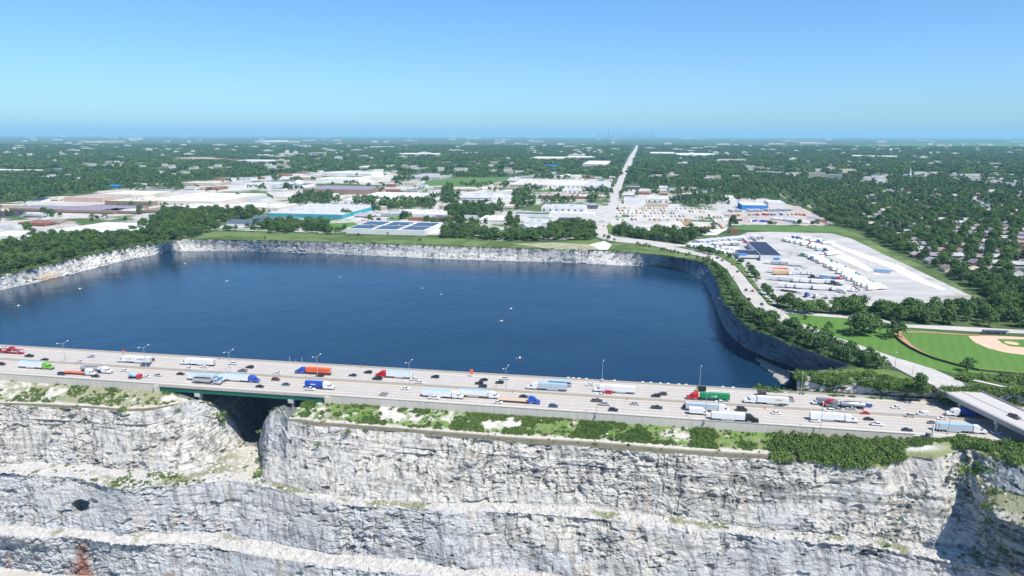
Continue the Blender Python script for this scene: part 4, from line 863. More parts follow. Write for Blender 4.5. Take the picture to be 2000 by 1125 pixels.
BL = [
 (126, 200, 394, 378, 9, 'pink', 'pinkish', 'brown brick works building with a pinkish flat roof left of the tall white block', '', ),
 (197, 281, 392, 373, 14, 'cream', 'white', 'tall cream warehouse block with the highest white roof at far left', 'n'),
 (205, 298, 400, 384, 8, 'brown', 'cream', 'low brown-walled warehouse with pale roof in front of the tall cream block', 'd'),
 (281, 420, 400, 377, 9, 'cream', 'white', 'very long warehouse with a bright white roof right of the tall block', 'd'),
 (421, 462, 391, 380, 7, 'white', 'white', 'white flat-roofed annex at the right end of the very long warehouse', ''),
 (-20, 42, 407, 399, 7, 'tan', 'white', 'white-roofed building cut off by the left margin beside the wood', ''),
 (18, 118, 413, 402, 6, 'brown', 'mauve', 'long low brown building with a mauve-grey roof above the dark car park', 'w'),
 (112, 222, 416, 401, 6, 'brown', 'mauve', 'wide dark-roofed building with layered mauve roofs at left', 'w'),
 (197, 268, 417, 407, 6, 'brown', 'white', 'white-roofed low building with brown walls between the mauve roofs and the long white roof', 'w'),
 (276, 332, 417, 405, 6, 'brown', 'brown', 'dark brown office block with white-framed front left of the long white roof', 'w'),
 (330, 443, 413, 398, 7, 'tan', 'white', 'long warehouse with a bright white roof and brown end wall above the dark trees', 'd'),
 (437, 545, 412, 397, 8, 'cream', 'white', 'white-roofed warehouse with a cream wall just left of the turquoise warehouse', 'd'),
 (521, 668, 424, 399, 7, 'teal', 'lgrey', 'large turquoise-walled warehouse with pale grey roof', 'p'),
 (442, 508, 441, 427, 8, 'white', 'slate', 'white shed with a slate-blue gable roof nearest the far shore at left', 'g'),
 (492, 552, 433, 421, 8, 'pale', 'slate', 'second shed with a slate-blue gable roof behind and right of the white one', 'g'),
 (676, 830, 456, 433, 7, 'white', 'white', 'white building with rows of dark solar panels on its roof', 's'),
 (806, 866, 426, 410, 7, 'white', 'white', 'white-roofed hall above the lawn, right of the pale parking lot', ''),
 (842, 878, 432, 421, 6, 'brick', 'dark', 'red brick building with a dark roof behind the solar-panel building', 'w'),
 (797, 840, 431, 424, 5, 'brick', 'brown', 'low brown brick building next to the white-roofed hall', ''),
 (592, 717, 378, 363, 11, 'brown', 'mauve', 'big brown multi-bay factory with grey roof right of the white water tower', ''),
 (670, 785, 398, 376, 8, 'white', 'white', 'big white-roofed warehouse behind the turquoise warehouse', 'd'),
 (567, 606, 351, 343, 8, 'tan', 'cream', 'cream-roofed hall behind the water tower', ''),
 (638, 725, 343, 335, 9, 'white', 'white', 'long white warehouse beside the wide pale avenue', ''),
 (617, 700, 355, 346, 9, 'white', 'white', 'white warehouse one row behind the brown factory', ''),
 (700, 740, 352, 342, 9, 'cream', 'white', 'pale warehouse at the foot of the wide avenue', ''),
 (480, 560, 364, 355, 7, 'white', 'lgrey', 'pale low building with grey roof left of the water tower', ''),
 (540, 590, 366, 358, 6, 'white', 'navy', 'dark blue-roofed low building just left of the water tower', ''),
 (535, 575, 389, 379, 6, 'cream', 'white', 'small pale works behind the cream-walled warehouse', ''),
 (575, 640, 386, 377, 6, 'white', 'lgrey', 'low pale sheds at the foot of the water tower', ''),
 (790, 860, 350, 339, 7, 'grey', 'grey', 'grey school-like building with a brown hip roof at the forest edge', ''),
 (700, 722, 330, 322, 9, 'white', 'white', 'white block on the far side of the avenue', ''),
 (994, 1070, 366, 350, 8, 'cream', 'cream', 'long cream warehouse at the right end of the green field', 'w'),
 (1071, 1142, 366, 353, 8, 'white', 'white', 'white warehouse right of the cream warehouse', 'd'),
 (1145, 1191, 368, 354, 9, 'white', 'lgrey', 'white hall with dark openings left of the straight road', 'd'),
 (1137, 1185, 328, 314, 16, 'grey', 'white', 'very large white-roofed hall with dark grey walls left of the straight road', 'n'),
 (1061, 1087, 327, 322, 8, 'blue', 'blue', 'bright blue roofed hall in the middle distance', 'n'),
 (1035, 1100, 312, 306, 9, 'cream', 'white', 'pale shopping centre in the forest, left half', ''),
 (1102, 1162, 310, 305, 9, 'cream', 'white', 'pale shopping centre in the forest, right half', ''),
 (880, 930, 373, 365, 6, 'tan', 'cream', 'long tan building below the green field', 'w'),
 (895, 962, 392, 376, 9, 'white', 'lgrey', 'white two-storey building with shaded porch below the tan building', 'w'),
 (965, 998, 391, 380, 7, 'white', 'white', 'small white warehouse right of the two-storey building', ''),
 (1052, 1087, 387, 378, 6, 'brick', 'pinkish', 'brick bay building, left of three', 'w'),
 (1090, 1125, 388, 378, 6, 'brick', 'pinkish', 'brick bay building, middle of three', 'w'),
 (1128, 1170, 389, 379, 6, 'brick', 'cream', 'brick bay building, right of three beside the round trees', 'w'),
 (1057, 1142, 412, 399, 7, 'white', 'lgrey', 'long building with a pale blue-grey roof left of the straight road', 'd'),
 (1144, 1166, 408, 397, 7, 'dark', 'grey', 'dark-fronted small works beside the straight road', 'd'),
 (1003, 1072, 424, 415, 6, 'white', 'navy', 'navy-roofed works in the middle, in front of the blue-grey roof', 'n'),
 (1073, 1160, 424, 413, 7, 'white', 'white', 'white works with tall silos on its yard', ''),
 (1022, 1085, 442, 427, 6, 'pale', 'lgrey', 'pale blue-grey roofed works behind the clump of trees', ''),
 (1086, 1130, 438, 425, 6, 'pale', 'navy', 'works with a dark strip roof beside the straight road', 'n'),
 (1133, 1160, 440, 430, 6, 'white', 'white', 'small white works at the corner of the straight road', 'd'),
 (950, 977, 420, 415, 7, 'cream', 'white', 'small cream block on top of the white office', ''),
 (932, 982, 437, 421, 6, 'white', 'white', 'white office building with brick entrance bays', 'b'),
 (1218, 1262, 398, 386, 8, 'white', 'lgrey', 'white shed with a pale green front right of the straight road', ''),
 (1263, 1307, 395, 384, 8, 'white', 'white', 'white shed with a row of dark bays right of the straight road', 'd'),
 (1260, 1305, 404, 397, 6, 'tan', 'cream', 'long tan shed in front of the shed with dark bays', ''),
 (1222, 1250, 370, 363, 7, 'dark', 'grey', 'dark shed with a pale roof at the right of the straight road', ''),
 (1287, 1303, 371, 364, 10, 'white', 'white', 'white steel silo house among the scrap yards', 'g'),
 (1410, 1433, 391, 380, 8, 'cream', 'cream', 'cream house-like works by the forest edge', 'g'),
 (1425, 1440, 399, 388, 8, 'white', 'white', 'narrow white works below the cream one', ''),
 (1449, 1500, 410, 395, 9, 'blue', 'white', 'white-roofed building with a bright blue front above the container yard', 'n'),
 (1500, 1532, 403, 391, 8, 'white', 'white', 'white hall right of the blue-fronted building', ''),
 (1425, 1443, 455, 447, 5, 'brick', 'red', 'small red shed at the corner of the green strip', 'n'),
 (1212, 1236, 446, 432, 6, 'grey', 'lgrey', 'pale grey shed at the corner of the storage yard', ''),
 (1579, 1611, 351, 340, 22, 'cream', 'cream', 'cream apartment block with window grid in the right-hand woods', 'w'),
 (1613, 1644, 353, 341, 20, 'grey', 'grey', 'grey-blue apartment block next to the cream block', 'w'),
 (1645, 1672, 338, 330, 12, 'cream', 'pinkish', 'cream civic building behind the two apartment blocks', ''),
 (1666, 1700, 307, 303, 9, 'white', 'white', 'far white warehouse left of the distant water tower', 'n'),
 (1702, 1760, 308, 304, 9, 'white', 'white', 'far white warehouse under the distant water tower', 'n'),
 (1786, 1810, 341, 336, 8, 'white', 'lgrey', 'pale flat building right of the church steeple', ''),
 (1818, 1846, 341, 336, 8, 'cream', 'cream', 'second pale flat building right of the church steeple', ''),
 (1875, 1920, 345, 340, 8, 'white', 'lgrey', 'wide pale school at the right in the woods', ''),
 (1902, 1924, 409, 402, 6, 'white', 'white', 'small white flat-roofed house-like hall in the right-hand woods', ''),
 (1801, 1822, 412, 403, 7, 'tan', 'brown', 'tan hall amid the right-hand trees', 'g'),
 (-30, 42, 470, 452, 7, 'white', 'white', 'white-roofed warehouse at the left margin above the lake wood', 'n'),
 (106, 274, 459, 436, 6, 'white', 'white', 'huge low white-roofed warehouse just behind the lake wood', 'n'),
 (36, 88, 441, 430, 5, 'brick', 'red', 'red-brown roofed low building left of the huge low warehouse', 'w'),
 (90, 117, 439, 427, 6, 'tan', 'brown', 'tan house with brown roof beside the red-brown building', 'g'),
 (45, 82, 425, 417, 6, 'grey', 'white', 'narrow white-roofed office below the dark car park', 'w'),
 (-30, 30, 447, 438, 6, 'pale', 'lgrey', 'pale roofed works at the left margin', ''),
 (280, 322, 425, 417, 6, 'white', 'cream', 'cream-roofed works behind the tree row', ''),
 (285, 340, 375, 369, 8, 'grey', 'navy', 'dark blue-roofed hall behind the tall cream block', 'n'),
 (215, 240, 367, 362, 8, 'blue', 'blue', 'small building with bright blue roofs at the forest edge', 'g'),
 (255, 285, 364, 358, 8, 'white', 'white', 'white hall at the forest edge right of the blue roofs', ''),
 (352, 420, 362, 354, 7, 'tan', 'cream', 'row of cream sheds near the green field at left', ''),
 (430, 475, 368, 361, 7, 'white', 'lgrey', 'pale works left of the small green field', ''),
 (340, 378, 313, 307, 11, 'pink', 'pinkish', 'reddish brick mill in the far town, left', ''),
 (380, 420, 314, 309, 10, 'brick', 'pinkish', 'reddish brick mill in the far town, right', ''),
 (420, 455, 315, 311, 9, 'brick', 'mauve', 'dark brick row in the far town', ''),
 (460, 540, 317, 312, 9, 'white', 'white', 'bright white long shed in the far town', ''),
 (550, 578, 304, 299, 14, 'tan', 'pinkish', 'far tan hall on the town edge', ''),
 (602, 607, 307, 297, 26, 'grey', 'grey', 'slim grey tower block in the far town', 'w'),
 (770, 860, 303, 299, 9, 'cream', 'white', 'far pale shopping centre in the forest at left', ''),
 (-30, 95, 337, 331, 10, 'pale', 'white', 'long pale roofed depot at the left margin in the forest', 'n'),
 (98, 125, 334, 329, 9, 'blue', 'white', 'small depot hall with a blue front right of the long pale depot', 'n'),
 (498, 516, 278, 273, 30, 'white', 'white', 'far white stadium-like building near the horizon', 'n'),
 (720, 770, 288, 286, 9, 'white', 'white', 'far white strip building near the horizon', 'n'),
 (155, 165, 279, 274, 30, 'tan', 'white', 'far block beside a thin mast near the left horizon', 'n'),
 (1562, 1614, 281, 276, 22, 'cream', 'cream', 'far long cream hospital complex near the right horizon', 'n'),
 (1270, 1320, 302, 297, 10, 'cream', 'white', 'pale apartment rows in the forest right of the straight road, first row', ''),
 (1322, 1400, 305, 299, 10, 'white', 'white', 'pale apartment rows in the forest right of the straight road, second row', ''),
 (1400, 1460, 316, 311, 9, 'white', 'pinkish', 'pale row buildings at the forest edge, third row', ''),
]
for b_ in BL: building(*b_[:8], opts=b_[8])
# angled white house by the clump of trees
building(1037, 1075, 457, 437, 6.5, 'white', 'lgrey', 'white grey-roofed building set at an angle beside the far shore tree clump', opts='', ang=20)
# dark-roofed truck depot
dp = building(1485, 1527, 510, 472, 6.5, 'white', 'navy', 'white truck depot with a big dark navy roof in the gravel lot', cat='depot', opts='n')
dw = building(1443, 1484, 507, 488, 5.5, 'white', 'navy', 'low white wing with round windows joined to the left of the truck depot', cat='depot', opts='nw')
AW = flat('awning_blue', (.04, .30, .75), .5)
for root, w_ in ((dp, .55),):
    mb = MB(); mb.prism([(2, 3.2), (9, 3.2), (8, 4.6), (3, 4.6)], -2.2, -.01, AW); mb.build('awning', root)
mb = MB(); mb.box(-12, -3, -.4, 4, 5.5, 6.6, AW); mb.build('sign_band', dw)
# random small works filling the industrial ground
rr_ = random.Random(21); tries = 0; nsm = 0
fillc = [('white', 'white', 'small white-roofed works'), ('cream', 'cream', 'small cream works'), ('tan', 'lgrey', 'small tan shed with a pale roof'), ('brick', 'brown', 'small brick works with a brown roof'), ('grey', 'lgrey', 'small grey shed'), ('white', 'navy', 'small dark-roofed works'), ('pale', 'grey', 'small works with a grey roof')]
while nsm < 160 and tries < 4000:
    tries += 1; x_ = rr_.uniform(60, 1190) if rr_.random() < .8 else rr_.uniform(1210, 1400); y_ = rr_.choice([rr_.uniform(334, 372), rr_.uniform(352, 430)])
    w_ = rr_.uniform(14, 46)*(y_-264)/130
    if not (inside(np.array([[x_, y_]]), INDUSTRY[0])[0] or inside(np.array([[x_, y_]]), INDUSTRY[1])[0]): continue
    if open_mask(np.array([[x_, y_], [x_+w_, y_], [x_+w_/2, y_-4]])).any(): continue
    dpt = rr_.uniform(18, 45)
    p_ = UG(x_, y_); yt = PX(np.array([[p_[0]+GN[0]*dpt, p_[1]+GN[1]*dpt, p_[2]+7]]))[0, 1]
    if any(x_ < b and x_+w_ > a and yt < d_+1 and y_ > c-1 for a, b, c, d_, e in FOOT): continue
    if y_ > 458: continue
    k = rr_.choice(fillc); building(x_, x_+w_, y_, yt, rr_.uniform(5, 8), k[0], k[1], k[2]+' in the industrial district beyond the lake', group=k[2]+' beyond the lake', opts=rr_.choice(['', 'd', 'w', 'g', 'n']), depth=dpt); nsm += 1
# far pale specks in the forest up to the horizon
for k in range(270):
    y_ = 268+38*rr_.random()**1.35+(rr_.random() < .25)*rr_.uniform(0, 30); x_ = rr_.uniform(-10, 2010); p_ = UG(x_, y_)
    if inside(np.array([[x_, y_]]), INDUSTRY[0])[0] or inside(np.array([[x_, y_]]), INDUSTRY[1])[0] or 1205 < x_ < 1255: continue
    s_ = float(p_[1])/2200; w_ = rr_.choice([14, 20, 30, 55])*rr_.uniform(.7, 1.2)*max(.7, s_*.7); d_ = rr_.uniform(10, 22)*max(.6, s_*.6); h_ = 12+rr_.uniform(0, 5)*max(.5, s_*.6)
    c_ = rr_.choice(['white', 'cream', 'pale', 'white']); mb = MB(); mb.box(-w_/2, w_/2, 0, d_, -1, h_, wallm(c_)); mb.box(-w_*.2, w_*.15, d_*.3, d_*.6, h_+.002, h_+4, wallm('pale'))
    o_ = mb.build('distant_building'); o_.location = p_; o_.rotation_euler = (0, 0, -GA); tag(o_, 'tiny pale building far off in the forest towards the horizon', 'building', 'far pale buildings in the forest')
for cx_, cy_ in [(60, 306), (170, 323), (240, 321), (300, 326), (410, 329), (520, 323), (560, 331), (430, 313), (640, 311), (700, 306), (820, 306), (900, 319), (940, 331), (1000, 336), (980, 323), (1290, 301), (1350, 301), (1420, 313), (1520, 341), (1560, 346), (1700, 356), (1720, 349), (1830, 346), (1900, 351), (1620, 333), (1960, 361), (120, 350), (330, 340), (80, 330), (1300, 345), (1400, 352), (1480, 330), (1660, 322), (1800, 318), (1940, 322), (780, 328), (860, 335)]:
    for k in range(6):
        x_ = cx_+rr_.uniform(-38, 38); y_ = cy_+rr_.uniform(-4, 4)
        if 1195 < x_ < 1260 or open_mask(np.array([[x_, y_]]))[0] or any(a-3 < x_ < b+3 and c-2 < y_ < d_+2 for a, b, c, d_, e in FOOT[:140]): continue
        p_ = UG(x_, y_); w_ = rr_.uniform(14, 34); d_ = rr_.uniform(10, 18); h_ = rr_.uniform(6, 10); c_ = rr_.choice(['white', 'cream', 'tan', 'pale']); mb = MB(); mb.box(-w_/2, w_/2, 0, d_, -1, h_, wallm(c_)); e = empty('town_building', p_, -GA+rr_.uniform(-.1, .1)); link('wall', mb.mesh('wall'), e)
        mb = MB(); mb.box(-w_/2-.3, w_/2+.3, -.3, d_+.3, h_+.003, h_+.6, roofm(rr_.choice(['white', 'lgrey', 'grey', 'cream', 'pinkish']))); link('roof', mb.mesh('roof'), e)
        tag(e, c_+' low building in a clearing of the middle-distance forest', 'building', 'low buildings scattered through the forest'); s_ = FPX/PX(np.array([p_]))[0, 2]; FOOT.append((x_-w_*.55*s_, x_+w_*.55*s_, y_-3, y_+.2, 5*s_))
# houses in the right-hand woods
HM = {}
def house_mesh(wc, rc, v_):
    k = (wc, rc, v_)
    if k not in HM:
        w, d, h = (13, 9, 3.4) if v_ == 0 else (16, 10, 3.2); a = MB(); a.box(-w/2, w/2, -d/2, d/2, -.5, h, wallm(wc)); a.add([(-w/2, -d/2, h), (-w/2, d/2, h), (-w/2, 0, h+2.6)], [(0, 2, 1)], wallm(wc)); a.add([(w/2, -d/2, h), (w/2, d/2, h), (w/2, 0, h+2.6)], [(0, 1, 2)], wallm(wc))
        a.box(-w*.38, w*.36, -d/2-.04, -d/2+.1, 1, 2.3, GLASS)
        r = MB()
        for sg in (1, -1):
            vs = [(-w/2-.5, sg*(d/2+.6), h-.3), (w/2+.5, sg*(d/2+.6), h-.3), (w/2+.5, 0, h+2.75), (-w/2-.5, 0, h+2.75)]; vs += [(x, y, z+.2) for x, y, z in vs]; f = [(3, 2, 1, 0), (4, 5, 6, 7), (0, 1, 5, 4), (1, 2, 6, 5), (3, 0, 4, 7)]
            r.add(vs, f, roofm(rc))
        if v_: r.box(w*.2, w*.2+1, .5, 1.4, h+1.5, h+4, wallm('brick'))
        HM[k] = (a.mesh('wall'), r.mesh('roof'))
    return HM[k]
nh = 0; tries = 0; HP = []
hopts = [('white', 'grey'), ('white', 'mauve'), ('cream', 'brown'), ('brick', 'mauve'), ('tan', 'grey'), ('white', 'brown'), ('brick', 'pinkish'), ('cream', 'grey')]
while nh < 215 and tries < 9000:
    tries += 1; x_ = rr_.uniform(1655, 2010) if rr_.random() < .72 else rr_.uniform(1260, 2010); y_ = 306+(rr_.random()**.8)*245
    if x_ < 1660 and y_ > 372: continue
    if x_ < 1660+max(0, (y_-440))*1.55+40 and y_ > 430: continue
    if open_mask(np.array([[x_, y_]]))[0] or inside(np.array([[x_, y_]]), INDUSTRY[1])[0] or 1195 < x_ < 1255: continue
    if n2(UG(x_, y_)[0], UG(x_, y_)[1], 150, 2, 31) < .44: continue
    p_ = UG(x_, y_)
    # snap to street rows
    e_ = np.dot(p_[:2], GE); q_ = np.dot(p_[:2], GN); q_ = round(q_/42)*42+rr_.uniform(-3, 3); e_ = round(e_/21)*21+rr_.uniform(-2, 2); P_ = GE*e_+GN*q_
    if rr_.random() < .35: continue
    if any(abs(P_[0]-h_[0])+abs(P_[1]-h_[1]) < 19 for h_ in HP): continue
    HP.append(P_); wc, rc = rr_.choice(hopts); mw, mr = house_mesh(wc, rc, rr_.randint(0, 1)); z_ = float(GZ(P_[1]))
    e = empty('house', (P_[0], P_[1], z_), -GA+(math.pi/2 if rr_.random() < .35 else 0)); link('wall', mw, e); link('roof', mr, e)
    tag(e, {'white': 'white', 'cream': 'cream', 'brick': 'brick', 'tan': 'tan'}[wc]+' house with a '+{'grey': 'grey', 'lgrey': 'pale grey', 'brown': 'brown', 'mauve': 'dark mauve', 'pinkish': 'pinkish', 'cream': 'cream'}[rc]+' gable roof among the right-hand trees', 'house', 'houses among the right-hand trees'); nh += 1
    qx = PX(np.array([[P_[0], P_[1], z_]]))[0]; s_ = FPX/qx[2]; FOOT.append((qx[0]-6*s_, qx[0]+6*s_, qx[1]-3*s_, qx[1]+.3, 3.4*s_))
print('houses', nh, 'works', nsm, 'foot', len(FOOT))
# ---- towers
WT = flat('tank_white', (.78, .80, .82), .5, .3); STEEL = flat('galvanised_steel', (.40, .41, .42), .45, .4, .5); DST = flat('dark_steel', (.12, .12, .13), .6)
def lathe(mb, prof, m, n=20, c=(0, 0)):
    vs = [(c[0]+r*math.cos(2*math.pi*k/n), c[1]+r*math.sin(2*math.pi*k/n), z) for r, z in prof for k in range(n)]
    mb.add(vs, [(i*n+k, i*n+(k+1) % n, (i+1)*n+(k+1) % n, (i+1)*n+k) for i in range(len(prof)-1) for k in range(n)]+[tuple(range(n-1, -1, -1))], m)
def water_tower(px_, yb, yt, label, kind):
    p = UG(px_, yb); q = PX(p[None])[0]; H = (yb-yt)*q[2]/FPX*1.04; e = empty('water_tower', p); tag(e, label, 'water tower'); r = H*.26
    mb = MB(); lathe(mb, [(.5, H*.60), (r*.6, H*.64), (r*.95, H*.72), (r, H*.82), (r*.9, H*.91), (r*.5, H*.98), (.2, H)], WT); mb.build('tank', e, True)
    mb = MB(); lathe(mb, [(H*.10, 0), (H*.055, H*.08), (H*.04, H*.3), (H*.05, H*.62)] if kind else [(H*.02, 0), (H*.02, H*.62)], WT, 12); mb.build('column', e, True)
    if not kind:
        for k in range(6): a = k*1.047; mb = MB(); mb.cyl((math.cos(a)*r*.9, math.sin(a)*r*.9, 0), (math.cos(a)*r*.8, math.sin(a)*r*.8, H*.72), H*.012, H*.012, WT); mb.build('leg', e)
    mb = MB(); mb.cyl((0, 0, H), (0, 0, H*1.05), .3, .2, STEEL); mb.build('vent', e)
water_tower(586, 383, 353, 'white mushroom-shaped water tower left of the brown factory', 1)
water_tower(1738, 302, 291, 'distant white water tower rising from the right-hand forest', 0)
def mast(px_, yb, yt, label, name='cell_tower', cat='mast', r=.55, arms=True):
    p = UG(px_, yb); q = PX(p[None])[0]; H = (yb-yt)*q[2]/FPX*1.02; e = empty(name, p); tag(e, label, cat); mb = MB(); mb.cyl((0, 0, 0), (0, 0, H), r, r*.5, STEEL, 10); mb.build('pole', e)
    if arms:
        for hh in (.97, .86): 
            mb = MB()
            for k in range(3): a = k*2.094; mb.cyl((0, 0, H*hh), (math.cos(a)*1.6, math.sin(a)*1.6, H*hh), .1, .1, DST, 6); mb.box(math.cos(a)*1.6-.2, math.cos(a)*1.6+.2, math.sin(a)*1.6-.2, math.sin(a)*1.6+.2, H*hh-1.2, H*hh+1.2, WT)
            mb.build('antenna_ring', e)
    return e
mast(1389, 405, 369, 'slender pale antenna mast right of the straight road')
mast(152, 280, 268, 'thin white mast beside the far block near the left horizon', r=2.2)
mast(1765, 302, 290, 'thin lattice mast right of the distant water tower', r=1.0)
p = UG(1775, 352); e = empty('church', p); tag(e, 'small church with a tall white steeple in the right-hand woods', 'church')
mb = MB(); mb.box(-8, 8, 0, 26, 0, 12, wallm('white')); mb.build('nave', e); mb = MB(); mb.prism([(-9, 12), (9, 12), (0, 19)], -1, 27, roofm('grey')); mb.build('roof', e)
mb = MB(); mb.box(-3, 3, -6, 0, 0, 20, wallm('white')); mb.build('bell_tower', e); mb = MB(); mb.cyl((0, -3, 20), (0, -3, 40), 3.2, .2, wallm('white'), 8); mb.build('steeple', e)
# ---- far skyline, about 35 km off
SKM = flat('hazy_glass_facade', (.26, .32, .38), .5, .4); rs = random.Random(4)
sk = [(1188.5, 442, 60), (1207, 300, 60), (1216, 260, 70), (1224, 340, 55), (1242, 310, 65), (1250, 346, 50), (1258, 300, 60), (1274, 260, 60)]+[(1165+rs.random()*115, rs.uniform(120, 235), rs.uniform(45, 95)) for _ in range(46)]
for i, (x_, h_, w_) in enumerate(sk):
    d_ = rays(x_, 262.0); Y_ = 34000+rs.uniform(-900, 1800); X_ = d_[0]/d_[1]*Y_; h_ *= 1.05; mb = MB()
    mb.box(-w_/2, w_/2, -w_/2, w_/2, 0, h_*.62, SKM); mb.box(-w_*.40, w_*.40, -w_*.4, w_*.4, h_*.62+.01, h_*.86, SKM); mb.box(-w_*.26, w_*.26, -w_*.26, w_*.26, h_*.86+.01, h_, SKM)
    if i in (0, 5): mb.cyl((-8, 0, h_), (-8, 0, h_*1.05), 6, 4, SKM, 6); mb.cyl((10, 0, h_), (10, 0, h_*1.05), 6, 4, SKM, 6)
    o_ = mb.build('skyscraper'); o_.location = (float(X_), float(Y_), 0); tag(o_, 'tallest hazy skyscraper with twin antennas on the horizon' if i == 0 else 'hazy blue skyscraper of the far skyline on the horizon', 'skyscraper', 'far city skyline')
# ---------------------------------------------------------------- vehicles
PAINT = {'white': (.78, .78, .77), 'silver': (.42, .44, .46), 'grey': (.20, .215, .23), 'black': (.015, .016, .018), 'dark blue': (.018, .032, .075), 'blue': (.02, .08, .42), 'red': (.55, .015, .03), 'maroon': (.16, .03, .035), 'green': (.02, .26, .10), 'lime green': (.16, .42, .04), 'orange': (.80, .15, .05), 'light blue': (.30, .50, .72), 'yellow': (.75, .50, .04), 'brown': (.09, .06, .045), 'tan': (.62, .42, .22), 'slate blue': (.06, .10, .17), 'pale grey': (.45, .52, .58), 'dark green': (.03, .055, .05), 'cream': (.70, .62, .42), 'rust': (.46, .22, .12)}
def paint(c): return flat('paint_'+c.replace(' ', '_'), PAINT[c], .32, .5, var=.05, coat=.4)
def box_paint(c): return flat('panel_'+c.replace(' ', '_'), PAINT[c], .5, .4, var=.10, scale=.25)
TYRE = flat('tyre_rubber', (.02, .02, .02), .9); RIMM = flat('wheel_rim', (.45, .46, .47), .35, .5, .7); CHAS = flat('chassis_black', (.03, .03, .032), .7); VGL = flat('vehicle_glass', (.012, .018, .024), .08, .7); LAMP = flat('lamp_lens', (.75, .73, .65), .2, .6); TAIL = flat('tail_lens', (.45, .02, .02), .3, .5); CHROME = flat('polished_metal', (.62, .64, .66), .22, .5, .9); ALU = flat('aluminium_skin', (.55, .58, .61), .35, .5, .55)
VC = {}
def wheel(x, y, r=.34, w=.24):
    a = MB(); a.cyl((x, y-w/2, r), (x, y+w/2, r), r, r, TYRE, 14); b = MB(); sg = 1 if y > 0 else -1; b.cyl((x, y+sg*(w/2-.02), r), (x, y+sg*(w/2+.02), r), r*.6, r*.55, RIMM, 10); return a.mesh('tyre'), b.mesh('rim')
def tapered(mb, prof_lo, w_lo, prof_hi, w_hi, m):
    """loft between two side profiles (list of (x,z)) sitting one above the other"""
    n = len(prof_lo); vs = []
    for sg in (-1, 1):
        vs += [(x, sg*w_lo/2, z) for x, z in prof_lo]
    return vs
def body_hull(mb, prof, w, inset, m):
    """side profile (x,z) extruded with the outline drawn in at the sides so edges are rounded"""
    n = len(prof); cx_ = sum(p[0] for p in prof)/n; cz_ = sum(p[1] for p in prof)/n; st = []
    for y, k in ((-w/2, inset), (-w/2+.10, 0), (w/2-.10, 0), (w/2, inset)): st.append([(x+(cx_-x)*k, y, z+(cz_-z)*k*1.5) for x, z in prof])
    vs = [v for s_ in st for v in s_]; f = [tuple(range(n-1, -1, -1))[::-1], tuple(range(4*n-1, 3*n-1, -1))]
    for j in range(3): f += [(j*n+i, (j+1)*n+i, (j+1)*n+(i+1) % n, j*n+(i+1) % n) for i in range(n)]
    mb.add(vs, f, m)
def cabin(mb, x0, x1, x2, x3, z0, z1, w0, w1, glass, roofm_):
    """glass house: foot x0..x3, roof x1..x2"""
    lo = [(x0, -w0/2, z0), (x3, -w0/2, z0), (x3, w0/2, z0), (x0, w0/2, z0)]; hi = [(x1, -w1/2, z1), (x2, -w1/2, z1), (x2, w1/2, z1), (x1, w1/2, z1)]
    mb.add(lo+hi, [(0, 1, 5, 4), (1, 2, 6, 5), (2, 3, 7, 6), (3, 0, 4, 7)], glass)
    mb.add([(x1-.03, -w1/2-.03, z1), (x2+.03, -w1/2-.03, z1), (x2+.03, w1/2+.03, z1), (x1-.03, w1/2+.03, z1), (x1+.1, -w1/2+.1, z1+.07), (x2-.1, -w1/2+.1, z1+.07), (x2-.1, w1/2-.1, z1+.07), (x1+.1, w1/2-.1, z1+.07)], [(0, 1, 5, 4), (1, 2, 6, 5), (2, 3, 7, 6), (3, 0, 4, 7), (4, 5, 6, 7)], roofm_)
